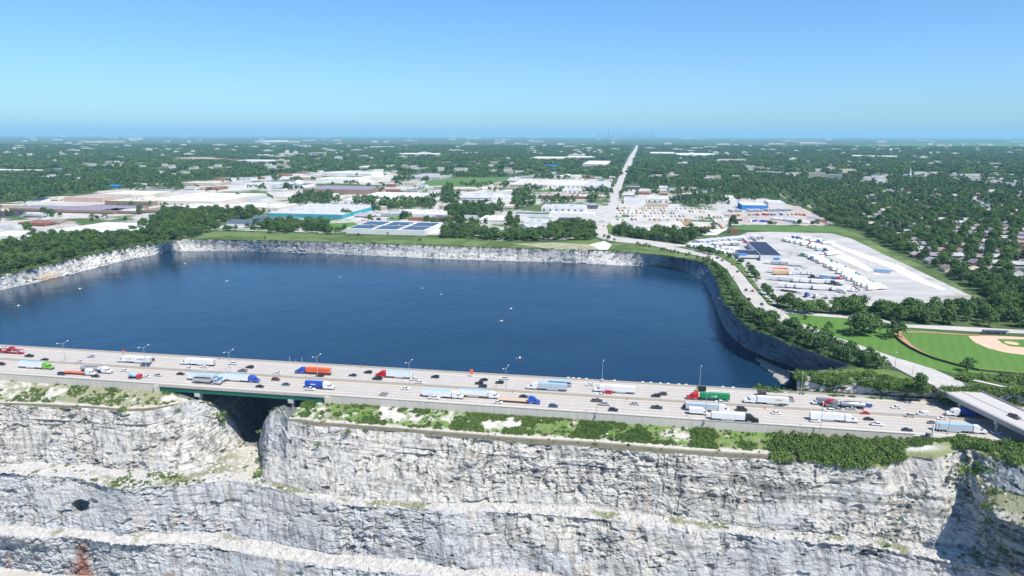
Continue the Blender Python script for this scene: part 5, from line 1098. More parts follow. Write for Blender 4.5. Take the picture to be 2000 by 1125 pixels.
def car_parts(kind, c):
    """front of the car at +x; returns list of (name, mesh, parent index or None)"""
    key = ('car', kind, c)
    if key in VC: return VC[key]
    P = paint(c); out = []
    if kind == 'car':
        pr = [(-2.3, .32), (2.25, .28), (2.35, .55), (2.2, .74), (1.0, .92), (-1.55, .98), (-2.25, .93), (-2.36, .6)]; cb = (-1.75, -.95, .25, 1.05, .93, 1.40, 1.66, 1.30); w = 1.82; wb = (-1.35, 1.42)
    elif kind == 'suv':
        pr = [(-2.35, .38), (2.3, .36), (2.4, .65), (2.28, .95), (1.15, 1.10), (-2.3, 1.14), (-2.4, .7)]; cb = (-2.25, -1.95, .45, 1.2, 1.10, 1.68, 1.78, 1.46); w = 1.92; wb = (-1.4, 1.45)
    elif kind == 'pickup':
        pr = [(-2.85, .48), (2.75, .44), (2.85, .8), (2.7, 1.05), (1.35, 1.18), (-2.8, 1.14), (-2.9, .8)]; cb = (-.85, -.65, .75, 1.4, 1.15, 1.78, 1.82, 1.52); w = 1.98; wb = (-1.85, 1.75)
    else:
        pr = [(-2.7, .38), (2.5, .36), (2.65, .8), (2.5, 1.1), (1.75, 1.25), (1.0, 2.2), (-2.6, 2.25), (-2.72, .7)]; cb = None; w = 2.0; wb = (-1.7, 1.75)
    mb = MB(); body_hull(mb, pr, w, .03, P)
    if kind == 'pickup': mb.box(-2.75, -.95, -.72, .72, 1.142, 1.16, CHAS); mb.box(-2.86, -.9, -.93, -.80, 1.12, 1.30, P); mb.box(-2.86, -.9, .80, .93, 1.12, 1.30, P); mb.box(-2.88, -2.80, -.8, .8, 1.12, 1.30, P)
    out.append(('body', mb.mesh('body'), None))
    mb = MB()
    if cb: cabin(mb, *cb, VGL, P); out.append(('cabin', mb.mesh('cabin'), None))
    else:
        mb.add([(1.78, -.85, 1.27), (1.78, .85, 1.27), (1.06, .78, 2.1), (1.06, -.78, 2.1)], [(0, 1, 2, 3)], VGL); mb.box(.2, 1.1, -1.012, 1.012, 1.35, 1.95, VGL); out.append(('windscreen', mb.mesh('windscreen'), None))
    for x in wb:
        for y in (-w/2+.1, w/2-.1): a, b = wheel(x, y, .36 if kind != 'car' else .33); out.append(('wheel', a, None)); out.append(('rim', b, len(out)-1))
    fx = pr[2][0]
    for y in (-.68, .68): mb = MB(); mb.box(fx-.16, fx+.015, y-.18, y+.18, .58, .72, LAMP); out.append(('headlight', mb.mesh('headlight'), None))
    rx = pr[-1][0]
    for y in (-.72, .72): mb = MB(); mb.box(rx-.015, rx+.14, y-.14, y+.14, .66, .84, TAIL); out.append(('tail_light', mb.mesh('tail_light'), None))
    VC[key] = out; return out
def tractor(out, c, x0=0.0, sleeper=True):
    """tractor, front bumper at x0, going back in -x"""
    P = paint(c); mb = MB(); X = lambda a: x0-a
    prof = [(X(6.2), 1.0), (X(.15), .75), (X(.05), 1.25), (X(.25), 1.75), (X(1.75), 2.05), (X(2.35), 2.95)]+([(X(3.6), 3.85), (X(5.9), 3.95), (X(6.1), 3.7)] if sleeper else [(X(2.6), 3.0), (X(4.0), 3.0), (X(4.1), 1.1)])
    if not sleeper: prof = [(X(4.1), .95)]+prof[1:]
    body_hull(mb, prof, 2.45, .02, P); out.append(('cab', mb.mesh('cab'), None)); ci = len(out)-1
    mb = MB(); mb.add([(X(1.72), -1.0, 2.1), (X(1.72), 1.0, 2.1), (X(2.33), .95, 2.9), (X(2.33), -.95, 2.9)], [(0, 1, 2, 3)], VGL); mb.box(X(3.25), X(2.15), -1.24, 1.24, 2.05, 2.75, VGL); out.append(('windscreen', mb.mesh('windscreen'), ci))
    mb = MB(); mb.box(X(.12), X(-.03), -.75, .75, .95, 1.65, CHROME); out.append(('grille', mb.mesh('grille'), ci))
    mb = MB(); mb.box(X(.35), X(-.08), -1.2, 1.2, .38, .78, CHROME if c in ('white', 'red', 'blue') else CHAS); out.append(('bumper', mb.mesh('bumper'), ci))
    for y in (-.98, .98): mb = MB(); mb.box(X(.3), X(-.01), y-.16, y+.16, 1.0, 1.25, LAMP); out.append(('headlight', mb.mesh('headlight'), ci))
    for y in (-1.0, 1.0): mb = MB(); mb.cyl((X(5.6), y, .72), (X(3.7), y, .72), .34, .34, CHROME, 12); out.append(('fuel_tank', mb.mesh('fuel_tank'), None))
    mb = MB(); mb.box(X(8.4), X(1.0), -.45, .45, .75, 1.02, CHAS); mb.box(X(8.2), X(6.6), -1.15, 1.15, 1.021, 1.10, CHAS); out.append(('chassis', mb.mesh('chassis'), None))
    for x in (1.3, 6.7, 7.95):
        for y in (-1.02, 1.02): a, b = wheel(X(x), y, .5, .32 if x < 2 else .55); out.append(('wheel', a, None)); out.append(('rim', b, len(out)-1))
def trailer_wheels(out, xs):
    for x in xs:
        for y in (-.95, .95): a, b = wheel(x, y, .5, .55); out.append(('wheel', a, None)); out.append(('rim', b, len(out)-1))
def box_trailer(out, c, x1, L_=16.1, roof='white', skirt=True, mark=None, cont=False):
    """box from x1 (front) back to x1-L_"""
    P = box_paint(c); mb = MB(); x0 = x1-L_; zb = 1.15 if not cont else 1.45; zt = 4.05 if not cont else 4.1
    mb.box(x0, x1, -1.28, 1.28, zb, zt, P)
    if cont:
        x = x0+.3
        while x < x1-.3: mb.box(x, x+.22, -1.32, 1.32, zb+.15, zt-.12, P); x += .6
    out.append(('trailer_box', mb.mesh('trailer_box'), None)); bi = len(out)-1
    mb = MB(); mb.box(x0+.08, x1-.08, -1.2, 1.2, zt+.002, zt+.03, box_paint(roof)); out.append(('trailer_roof', mb.mesh('trailer_roof'), bi))
    mb = MB(); mb.box(x0-.03, x0-.002, -1.15, .0-.02, zb+.1, zt-.12, ALU); mb.box(x0-.03, x0-.002, .02, 1.15, zb+.1, zt-.12, ALU); out.append(('rear_door', mb.mesh('rear_door'), bi))
    mb = MB(); mb.box(x0, x1-.4, -1.1, 1.1, zb-.18, zb-.002, CHAS)
    if cont: mb.box(x0, x1, -.5, .5, zb-.45, zb-.181, CHAS)
    mb.box(x0-.01, x0+.1, -1.15, 1.15, .5, .65, CHAS); mb.box(x1-4.6, x1-4.4, -.9, -.7, .35, zb-.18, CHAS); mb.box(x1-4.6, x1-4.4, .7, .9, .35, zb-.18, CHAS); out.append(('underframe', mb.mesh('underframe'), None))
    if skirt and not cont:
        for y in (-1.24, 1.24): mb = MB(); mb.box(x0+4.6, x1-4.8, y-.02, y+.02, .45, zb-.002, box_paint('silver' if c == 'white' else c)); out.append(('side_skirt', mb.mesh('side_skirt'), None))
    if mark:
        for k, (cc, xa, xb, za, zb2) in enumerate(mark):
            mb = MB(); xa_, xb_ = x0+L_*xa, x0+L_*xb
            for y in (-1, 1): mb.box(xa_, xb_, y*1.335-.01, y*1.335+.01, zb+(zt-zb)*za, zb+(zt-zb)*zb2, box_paint(cc))
            out.append(('side_marking', mb.mesh('side_marking'), bi))
    trailer_wheels(out, (x0+1.6, x0+2.9))
def tanker(out, x1, L_=13.0, m=None, r=1.12):
    m = m or ALU; mb = MB(); x0 = x1-L_; n = 18; st = [(x0, .05), (x0+.15, r*.75), (x0+.5, r), (x1-.5, r), (x1-.15, r*.75), (x1, .05)]
    vs = [(x, q*1.06*math.cos(2*math.pi*k/n), 2.45+q*math.sin(2*math.pi*k/n)) for x, q in st for k in range(n)]; mb.add(vs, [(i*n+k, (i+1)*n+k, (i+1)*n+(k+1) % n, i*n+(k+1) % n) for i in range(len(st)-1) for k in range(n)], m)
    for q in (.25, .5, .75): x = x0+L_*q; mb.cyl((x-.06, 0, 2.45), (x+.06, 0, 2.45), r*1.1, r*1.1, CHROME, 18)
    out.append(('tank', mb.mesh('tank', True), None)); ti = len(out)-1; mb = MB(); mb.box(x0+2, x1-2, -.35, .35, 2.45+r-.02, 2.45+r+.12, CHAS); out.append(('walkway', mb.mesh('walkway'), ti))
    mb = MB(); mb.box(x0, x1, -.55, .55, 1.05, 1.4, CHAS); out.append(('underframe', mb.mesh('underframe'), None)); trailer_wheels(out, (x0+1.3, x0+2.6))
def flatbed(out, x1, L_, c, load=None):
    mb = MB(); x0 = x1-L_; mb.box(x0, x1, -1.28, 1.28, 1.25, 1.42, box_paint(c)); out.append(('deck', mb.mesh('deck'), None)); mb = MB(); mb.box(x0, x1, -.5, .5, .85, 1.249, CHAS); out.append(('underframe', mb.mesh('underframe'), None))
    mb = MB(); mb.box(x1-.1, x1, -1.2, 1.2, 1.421, 2.4, ALU); out.append(('headboard', mb.mesh('headboard'), None)); trailer_wheels(out, (x0+1.6, x0+2.9))
def truck_parts(spec):
    key = ('truck',)+tuple(sorted(spec.items()))
    if key in VC: return VC[key]
    out = []; k = spec['k']; c = spec.get('c', 'white'); t = spec.get('t', 'white'); tr = 11.0
    MARKS = {'ylet': [('yellow', .20, .42, .62, .72), ('yellow', .22, .40, .48, .56)], 'gcirc': [('white', .44, .52, .36, .66), ('white', .54, .64, .42, .54)], 'ystripe': [('tan', .0, 1.0, .02, .20)], 'wlet': [('white', .34, .66, .42, .60)], 'ysun': [('yellow', .80, .88, .45, .75), ('slate blue', .25, .55, .52, .60)]}
    if k == 'semi': tractor(out, c, tr); box_trailer(out, t, tr-6.6, 15.6, spec.get('r', 'light blue'), True, MARKS.get(spec.get('m')))  # default light blue roof paints in the sky's reflection
    elif k == 'container': tractor(out, c, tr); box_trailer(out, t, tr-7.0, spec.get('L', 15.0), spec.get('r', t), False, MARKS.get(spec.get('m')), True)
    elif k == 'tanker': tractor(out, c, tr); tanker(out, tr-7.0, spec.get('L', 13.0))
    elif k == 'flat': tractor(out, c, tr); flatbed(out, tr-6.8, spec.get('L', 15.0), t)
    elif k == 'trailer': box_trailer(out, t, 8.0, 15.6, spec.get('r', 'white'), False)
    elif k == 'tractor': tractor(out, c, 4.2)
    elif k == 'dump':
        tractor(out, c, tr, False); mb = MB(); x1 = tr-6.4; mb.prism([(x1-10, 1.5), (x1, 1.3), (x1+.3, 3.2), (x1-10.2, 3.2)], -1.25, 1.25, box_paint(t)); out.append(('tipper_body', mb.mesh('tipper_body'), None)); mb = MB(); mb.box(x1-10, x1, -1.1, 1.1, 3.201, 3.25, CHAS); out.append(('tarpaulin', mb.mesh('tarpaulin'), None)); trailer_wheels(out, (x1-8.6, x1-7.3))
    elif k == 'boxtruck':
        P = paint(c); mb = MB(); body_hull(mb, [(2.2, .7), (4.3, .65), (4.4, 1.3), (3.7, 1.5), (3.1, 2.5), (2.2, 2.6)], 2.3, .03, P); out.append(('cab', mb.mesh('cab'), None)); mb = MB(); mb.add([(3.68, -.95, 1.58), (3.68, .95, 1.58), (3.14, .9, 2.42), (3.14, -.9, 2.42)], [(0, 1, 2, 3)], VGL); mb.box(2.5, 3.2, -1.16, 1.16, 1.6, 2.3, VGL); out.append(('windscreen', mb.mesh('windscreen'), 0))
        mb = MB(); mb.box(-4.6, 2.1, -1.22, 1.22, 1.05, 3.6, box_paint(t)); out.append(('cargo_box', mb.mesh('cargo_box'), None)); mb = MB(); mb.box(-4.5, 3.8, -.5, .5, .6, 1.04, CHAS); out.append(('chassis', mb.mesh('chassis'), None))
        for x in (-2.9, 3.3):
            for y in (-1.0, 1.0): a, b = wheel(x, y, .45, .35); out.append(('wheel', a, None)); out.append(('rim', b, len(out)-1))
    elif k == 'mixer':
        P = paint(c); mb = MB(); body_hull(mb, [(1.9, .8), (3.9, .7), (4.0, 2.4), (3.7, 2.8), (1.9, 2.8)], 2.35, .03, P); out.append(('cab', mb.mesh('cab'), None)); mb = MB(); mb.box(3.2, 4.02, -1.1, 1.1, 1.7, 2.45, VGL); out.append(('windscreen', mb.mesh('windscreen'), 0))
        mb = MB(); mb.box(-4, 2, -.5, .5, .7, 1.1, CHAS); out.append(('chassis', mb.mesh('chassis'), None)); mb = MB(); mb.cyl((-3.6, 0, 2.5), (-1.2, 0, 2.35), .7, 1.3, box_paint(t), 14); mb.cyl((-1.2, 0, 2.35), (1.2, 0, 2.0), 1.3, .8, box_paint(t), 14); out.append(('load_drum', mb.mesh('load_drum'), None))
        for x in (-3.0, -1.7, 3.0):
            for y in (-1.0, 1.0): a, b = wheel(x, y, .48, .4); out.append(('wheel', a, None)); out.append(('rim', b, len(out)-1))
    elif k == 'busvan':
        P = box_paint(t); mb = MB(); body_hull(mb, [(-6.6, .6), (6.4, .5), (6.6, 1.2), (6.1, 3.1), (-6.5, 3.2), (-6.7, 1.2)], 2.5, .02, P); out.append(('body', mb.mesh('body'), None)); mb = MB(); mb.box(-6.2, 6.0, -1.265, 1.265, 1.7, 2.5, VGL); out.append(('window_band', mb.mesh('window_band'), 0)); mb = MB(); mb.box(-6.3, 5.6, -1.1, 1.1, 3.15, 3.24, box_paint('light blue')); out.append(('roof', mb.mesh('roof'), 0))
        for x in (-3.9, 4.0):
            for y in (-1.05, 1.05): a, b = wheel(x, y, .5, .35); out.append(('wheel', a, None)); out.append(('rim', b, len(out)-1))
    elif k == 'carrier':
        tractor(out, c, tr, False); mb = MB(); x1 = tr-5; mb.box(x1-16, x1, -1.25, 1.25, .9, 1.05, paint('red')); mb.box(x1-15.5, x1-1, -1.25, 1.25, 2.9, 3.0, paint('red'))
        for x in (-15.3, -10.5, -5.5, -1.2):
            for y in (-1.2, 1.2): mb.cyl((x1+x, y, 1.0), (x1+x+.8, y, 2.95), .09, .09, paint('red'), 6)
        out.append(('carrier_frame', mb.mesh('carrier_frame'), None)); trailer_wheels(out, (x1-13, x1-11.7))
    VC[key] = out; return out
def put(parts, name, p, rz, label, cat, group=None):
    e = empty(name, p, rz); tag(e, label, cat, group); made = []
    for nm, me, par in parts: made.append(link(nm, me, made[par] if par is not None else e))
    return e
def on_hw(px_, py_): p = U(px_, py_, HZ); return (float(p[0]), float(p[1]), HZ+.006)
def vehicle(px_, py_, d, parts, name, label, cat, group=None):
    """px,py = where it touches the road in the photo; d=-1 heads left, +1 heads right"""
    rz = HANG+(math.pi if d < 0 else 0); p = on_hw(px_, py_); return put(parts, name, p, rz, label, cat, group)
CARS = [  # x, y, dir, kind, colour, label
 (57, 698, -1, 'pickup', 'black', 'black pickup right behind the red car carrier at the left margin'), (87, 705, -1, 'car', 'black', 'black car between the red car carrier and the first lamp post'),
 (156, 708.5, -1, 'car', 'white', 'white car in the inner far lane right of the first lamp post'), (178.5, 699, -1, 'car', 'silver', 'silver car in the outer far lane above the lone white car'),
 (294, 706, -1, 'suv', 'black', 'black vehicle tucked behind the tail of the white truck with the yellow sign'), (284, 716, -1, 'pickup', 'slate blue', 'slate blue pickup in front of the tail of the white truck with the yellow sign'),
 (3, 714, 1, 'suv', 'black', 'black car cut by the left margin on the near carriageway'), (121, 733, 1, 'suv', 'dark blue', 'dark blue SUV behind the flatbed truck on the near carriageway'),
 (187, 737.5, 1, 'car', 'black', 'black car below the silver tank truck'), (244, 726.5, 1, 'car', 'white', 'white car just ahead of the silver tank truck'), (287, 738.5, 1, 'car', 'white', 'white car just ahead of the small red-cabbed truck'), (309, 735.5, 1, 'car', 'silver', 'silver car above the left end of the green girder'),
 (399, 719, -1, 'car', 'white', 'white car beside the rear of the white truck, near the second lamp post'), (368, 722, -1, 'car', 'white', 'white car in the innermost far lane above the bridge'), (353, 733, 1, 'car', 'black', 'black car beside the median above the left bridge end'),
 (455, 713, -1, 'pickup', 'white', 'white pickup by the lakeside edge next to the bush'), (488, 720, -1, 'suv', 'black', 'black SUV in the outer far lane right of the white pickup'), (474, 727, -1, 'pickup', 'grey', 'dark grey pickup diagonally below the black SUV'),
 (541, 731, -1, 'car', 'white', 'white car between the grey pickup and the orange container truck'), (539, 744, 1, 'suv', 'maroon', 'maroon SUV on the near carriageway above the bridge'), (559, 753.5, 1, 'car', 'slate blue', 'slate blue car right of the maroon SUV'), (508, 757.5, 1, 'car', 'black', 'black car in the outermost near lane above the bridge'),
 (625, 736.5, -1, 'car', 'black', 'black car below the orange container'), (606, 763, 1, 'pickup', 'white', 'white pickup beside the blue container truck'),
 (689, 735.5, -1, 'car', 'dark blue', 'dark blue car between the orange container and the red-cabbed truck'), (719, 730, -1, 'suv', 'black', 'dark SUV in front of the red-cabbed truck'), (737, 742.5, -1, 'pickup', 'black', 'black pickup just below the red cab'),
 (809, 744, -1, 'suv', 'white', 'white SUV behind the trailer of the red-cabbed truck'), (818, 749.5, -1, 'car', 'white', 'white car nearest the median behind the red-cabbed truck'), (850, 739, -1, 'suv', 'black', 'black SUV alone right of the red-cabbed truck'),
 (792, 761.5, 1, 'car', 'white', 'white car beside the grey pavement patch'), (848, 780, 1, 'pickup', 'white', 'white pickup below the first white trailer of the near convoy'), (973, 788.5, 1, 'car', 'white', 'white car below the yellow-striped trailer'),
 (936, 751.5, -1, 'suv', 'black', 'black SUV, left one of the pair side by side'), (943, 757.5, -1, 'suv', 'dark blue', 'dark blue SUV, nearest the median of the trio'), (945, 744.5, -1, 'car', 'black', 'black car, farthest back of the trio'), (976, 750, -1, 'suv', 'black', 'black SUV next to the lamp post right of the trio'), (985, 742, -1, 'pickup', 'white', 'white pickup behind the lamp post by the lake edge'),
 (1023, 777, 1, 'car', 'black', 'black car beyond the blue-cabbed flatbed'), (1081, 796, 1, 'suv', 'slate blue', 'slate blue SUV ahead of the blue-cabbed flatbed'), (1152, 754, -1, 'car', 'white', 'white car between the grey trailer and the white semi'),
 (1187, 769.5, -1, 'suv', 'red', 'red SUV below the white semi'), (1173, 773.5, -1, 'car', 'white', 'white car below the red SUV beside the median'), (1166, 785.5, 1, 'pickup', 'brown', 'dark brown pickup behind the near lamp post'), (1181, 792.5, 1, 'pickup', 'silver', 'silver pickup just right of the dark brown pickup'),
 (1198, 803.5, 1, 'suv', 'black', 'black SUV in the outermost near lane, mid-road'), (1240, 791.5, 1, 'car', 'silver', 'silver car alone beside the median'), (1283, 799, 1, 'pickup', 'dark green', 'dark green pickup ahead of the silver car'),
 (1281, 776, -1, 'suv', 'black', 'black SUV overlapping the brown one'), (1294, 772.5, -1, 'suv', 'brown', 'brown SUV behind the black one'), (1407, 789, -1, 'pickup', 'white', 'white pickup below the green container'), (1543, 785, -1, 'car', 'silver', 'silver car behind the dark flat trailer'),
 (1521, 798, -1, 'suv', 'black', 'black SUV below the rear of the white trailer with yellow lettering'), (1449, 803.5, 1, 'van', 'black', 'black van beside the cab of the black-cabbed truck'), (1516, 809.5, 1, 'car', 'white', 'white car ahead of the black van by the median'), (1343, 796.5, 1, 'suv', 'maroon', 'maroon SUV behind the grey trailer on the near side'),
 (1619, 804.5, -1, 'suv', 'white', 'white SUV above the white semi at right'), (1635, 802.5, -1, 'car', 'silver', 'silver car right behind the white SUV'), (1592, 825, 1, 'suv', 'white', 'white SUV below the tail of the white semi at right'),
 (1691, 795.5, -1, 'pickup', 'blue', 'bright blue pickup behind the silver tank truck'), (1750, 798.5, -1, 'car', 'white', 'white car in the outer far lane before the overpass'), (1688.5, 809.5, -1, 'car', 'red', 'red car beside the median near the overpass'), (1775, 815, -1, 'suv', 'silver', 'silver SUV ahead of the white van'), (1802, 812, -1, 'van', 'white', 'white van between the silver SUV and the overpass'),
 (1697, 821.5, 1, 'car', 'black', 'black car right of the white semi by the median'), (1713, 832, 1, 'pickup', 'white', 'white pickup on the near carriageway right of the white semi'), (1772, 842.5, 1, 'car', 'dark blue', 'dark blue car in the outermost lane near the sign'), (1839, 820, -1, 'car', 'white', 'white car beside the white-cabbed blue truck'),
 (1822, 828.5, 1, 'car', 'grey', 'dark grey car tailing the last white semi'), (1946, 848, 1, 'car', 'white', 'white car half under the overpass'), (1662, 801, -1, 'car', 'silver', 'silver car hidden behind the far tank truck')]
for x_, y_, d_, k_, c_, lab in CARS: vehicle(x_, y_-1.0, d_, car_parts(k_, c_), {'car': 'car', 'suv': 'suv', 'pickup': 'pickup_truck', 'van': 'van'}[k_], lab, {'car': 'car', 'suv': 'suv', 'pickup': 'pickup truck', 'van': 'van'}[k_], None)
TR = [  # x centre, y foot, dir, spec, label
 (20, 691.5, -1, dict(k='carrier', c='red'), 'red car carrier truck at the left margin of the far carriageway'), (263, 710, -1, dict(k='semi', c='white', r='white', m='ysun'), 'white semi truck with a yellow mark and blue lettering near the orange road sign'),
 (72, 721, 1, dict(k='semi', c='lime green', t='white'), 'lime green semi truck pulling a white trailer'), (155, 733, 1, dict(k='flat', c='white', t='orange', L=14), 'white-cabbed flatbed truck with an orange-brown deck'), (186, 729, 1, dict(k='tanker', c='white', L=13), 'silver tank truck with a white cab at left'),
 (264, 741, 1, dict(k='mixer', c='red', t='light blue'), 'small truck with a red cab and a blue and white drum'), (386, 714.5, -1, dict(k='semi', c='white', r='white'), 'all-white semi truck above the left end of the bridge'),
 (397, 750, 1, dict(k='dump', c='silver', t='silver'), 'silver tipper truck on the bridge'), (405, 745, 1, dict(k='semi', c='light blue', t='white'), 'white semi trailer with a light blue cab beside the tipper truck'), (472, 746.5, 1, dict(k='semi', c='blue', t='white'), 'blue-cabbed semi truck pulling a white trailer over the bridge'),
 (612, 732, -1, dict(k='container', c='blue', t='orange'), 'dark blue truck carrying an orange-red container'), (616, 760, 1, dict(k='container', c='white', t='blue', m='wlet', L=9.5), 'white truck carrying a short blue container'),
 (770, 739, -1, dict(k='semi', c='red', t='white'), 'red-cabbed semi truck pulling a white trailer'), (866, 778, 1, dict(k='semi', c='white', t='white'), 'white semi truck, first of the two in the near convoy'), (937, 778, 1, dict(k='semi', c='white', t='white', m='ystripe'), 'white semi truck with a yellow stripe along its trailer foot'),
 (1014, 788, 1, dict(k='flat', c='blue', t='tan', L=15.5), 'blue-cabbed flatbed truck with a tan deck'), (1067, 763, -1, dict(k='semi', c='white', t='pale grey', r='light blue'), 'white-cabbed semi truck pulling a blue-grey trailer'), (1094, 755, 1, dict(k='busvan', t='silver'), 'silver coach with a light blue roof behind the blue-grey trailer'),
 (1199, 768, -1, dict(k='semi', c='white', r='white'), 'all-white semi truck right of the lone lakeside lamp'), (1382, 783, -1, dict(k='container', c='red', t='green', m='gcirc'), 'red truck carrying a green container with a white circle'),
 (1495, 790, -1, dict(k='semi', c='white', r='white', m='ylet'), 'white semi truck with yellow lettering on its trailer'), (1514, 780.5, -1, dict(k='flat', c='brown', t='brown', L=13), 'dark flatbed truck half hidden behind the yellow-lettered trailer'),
 (1364, 811, 1, dict(k='boxtruck', c='white', t='white'), 'white box truck on the near carriageway below the green container'), (1383, 804.5, 1, dict(k='semi', c='white', t='pale grey', r='pale grey'), 'white-cabbed semi truck with a grey trailer behind the white box truck'), (1435, 823.5, 1, dict(k='semi', c='black', t='white', r='white'), 'black-cabbed semi truck pulling a white trailer'),
 (1603, 791.5, -1, dict(k='boxtruck', c='white', t='grey'), 'small white truck just ahead of the red tractor'), (1622, 795.5, -1, dict(k='tractor', c='red'), 'red truck tractor without a trailer'), (1655, 798.5, -1, dict(k='tanker', c='grey', L=12.5), 'silver tank truck at right behind the red tractor'),
 (1628, 824, 1, dict(k='semi', c='white', t='white', r='white'), 'all-white semi truck at right on the near carriageway'), (1893, 815.5, -1, dict(k='container', c='white', t='blue'), 'white truck with a blue trailer coming from under the overpass'), (1876, 845.5, 1, dict(k='semi', c='white', t='pale grey', r='light blue'), 'white semi truck with a pale trailer disappearing behind the trees at right')]
for x_, y_, d_, sp_, lab in TR:
    parts = truck_parts(sp_); nm, ct = {'mixer': ('small_truck', 'truck'), 'boxtruck': ('box_truck', 'truck'), 'busvan': ('coach', 'coach'), 'tractor': ('truck_tractor', 'truck'), 'carrier': ('car_carrier', 'truck'), 'tanker': ('tank_truck', 'truck'), 'flat': ('flatbed_truck', 'truck'), 'dump': ('tipper_truck', 'truck')}.get(sp_['k'], ('semi_truck', 'truck'))
    vehicle(x_, y_-1.5, d_, parts, nm, lab, ct)
# cars riding on the car carrier
for k, (dx, zz, c_) in enumerate(((-3.5, 1.06, 'red'), (-8.5, 1.06, 'white'), (-1, 3.02, 'white'), (-6.2, 3.02, 'red'))):
    p = on_hw(20, 690); q = np.array(p[:2])-E1*(dx+5.0); put(car_parts('car', c_), 'car', (q[0], q[1], HZ+zz), HANG+math.pi, c_+' car on the '+('lower' if zz < 2 else 'upper')+' deck of the red car carrier', 'car')
# other roads
def on_ground(px_, py_, dz=.26): p = UG(px_, py_); return (float(p[0]), float(p[1]), float(p[2])+dz)
def road_dir(path, px_, py_, sgn=1):
    a = np.array(path, float); i = np.argmin(np.hypot(a[:, 0]-px_, a[:, 1]-py_)); i = min(max(i, 1), len(a)-2); P, Q = UG(*a[i-1]), UG(*a[i+1]); return math.atan2(*(Q-P)[[1, 0]])+(0 if sgn > 0 else math.pi)
RC = [((1401, 505), 'pickup', 'brown'), ((1411, 510), 'pickup', 'grey'), ((1430, 518), 'car', 'red'), ((1440, 532), 'car', 'black'), ((1444, 530), 'car', 'silver'), ((1434, 543), 'car', 'white'), ((1457, 568), 'suv', 'maroon'), ((1470, 570), 'car', 'red'), ((1463, 586), 'suv', 'dark blue'), ((1488, 596), 'car', 'black'), ((1178, 433), 'suv', 'black'), ((1190, 402), 'car', 'white'), ((1179, 442), 'suv', 'red'), ((1192, 395), 'suv', 'black'), ((1183, 416), 'car', 'silver')]
RDC = [(1243, 288), (1220, 340), (1200, 395), (1185, 425), (1175, 445), (1200, 466)]
desc_ = ['topmost of the group by the bend', 'behind the brown pickup', 'below the grey pickup on the bend', 'beside a silver car', 'beside the black car', 'left lane above the maroon SUV', 'mid-bend', 'just right of the maroon SUV', 'below the maroon SUV', 'lowest before the junction', 'near the far-shore corner', 'halfway up', 'at the far-shore corner, lower one', 'upper part', 'between the others']
for i, ((x_, y_), k_, c_) in enumerate(RC):
    bend = i < 10; rz = road_dir(cl if bend else RDC, x_, y_, 1 if i % 2 else -1)
    put(car_parts(k_, c_), {'car': 'car', 'suv': 'suv', 'pickup': 'pickup_truck'}[k_], on_ground(x_, y_), rz, c_+' '+{'car': 'car', 'suv': 'SUV', 'pickup': 'pickup'}[k_]+(' on the curved lakeside road, ' if bend else ' on the long straight road, ')+desc_[i], {'car': 'car', 'suv': 'suv', 'pickup': 'pickup truck'}[k_])
p = U(1981, 816, OZ); put(car_parts('pickup', 'brown'), 'pickup_truck', (p[0], p[1], OZ+.01), math.atan2(-od[1], -od[0]), 'dark pickup driving on the overpass at the right edge', 'pickup truck')
# --- parked trucks in the gravel lot
def row(pts, n, specs, group, lab, faceoff=90.0, jitter=.6, names=None, z=.14):
    a = np.array([UG(*p) for p in pts]); d = np.r_[0, np.cumsum(np.linalg.norm(np.diff(a[:, :2], axis=0), axis=1))]; rr = random.Random(int(pts[0][0]*3+n))
    for i in range(n):
        t = d[-1]*(i+.5)/n; x, y = np.interp(t, d, a[:, 0]), np.interp(t, d, a[:, 1]); j = min(np.searchsorted(d, t), len(a)-1); dv = a[j]-a[j-1]; ang = math.atan2(dv[1], dv[0])+R(faceoff)+R(rr.uniform(-3, 3))
        if rr.random() < (.22 if 'yard' in lab else .10): continue
        sp = rr.choice(specs); c = sp.get('c'); what = {'trailer': '%s trailer' % sp.get('t', 'white'), 'tractor': '%s truck tractor' % c, 'semi': 'semi truck with a %s cab' % c, 'boxtruck': 'small %s box truck' % c, 'container': 'truck with a %s container' % sp.get('t'), 'tanker': 'tank truck', 'car': '%s car' % c, 'suv': '%s SUV' % c, 'storage': '%s container' % sp.get('t')}[sp['k']]
        parts = car_parts(sp['k'], c) if sp['k'] in ('car', 'suv') else truck_parts(sp)
        nm = {'trailer': 'box_trailer', 'tractor': 'truck_tractor', 'semi': 'semi_truck', 'boxtruck': 'box_truck', 'container': 'semi_truck', 'tanker': 'tank_truck', 'car': 'car', 'suv': 'suv', 'storage': 'shipping_container'}[sp['k']]
        put(parts, nm, (x+rr.uniform(-jitter, jitter)*(2.6 if 'yard' in lab else 1), y+rr.uniform(-jitter, jitter)*(4 if 'yard' in lab else 1), float(GZ(y))+z), ang+(R(rr.uniform(-7, 7)) if 'yard' in lab else 0), what+' '+lab, {'box_trailer': 'trailer', 'car': 'car', 'suv': 'suv', 'shipping_container': 'container'}.get(nm, 'truck'), group)
VC[('truck', ('k', 'storage'), ('t', 'x'))] = None
def storage_parts(c, L_=12.2):
    key = ('truck',)+tuple(sorted(dict(k='storage', t=c).items()))
    if key in VC: return
    mb = MB(); P = box_paint(c); mb.box(-L_/2, L_/2, -1.22, 1.22, 0, 2.6, P); x = -L_/2+.3
    while x < L_/2-.4: mb.box(x, x+.22, -1.26, 1.26, .15, 2.45, P); x += .6
    m2 = MB(); m2.box(L_/2+.002, L_/2+.05, -1.1, -.02, .1, 2.5, ALU); m2.box(L_/2+.002, L_/2+.05, .02, 1.1, .1, 2.5, ALU)
    VC[key] = [('body', mb.mesh('body'), None), ('door', m2.mesh('door'), 0)]
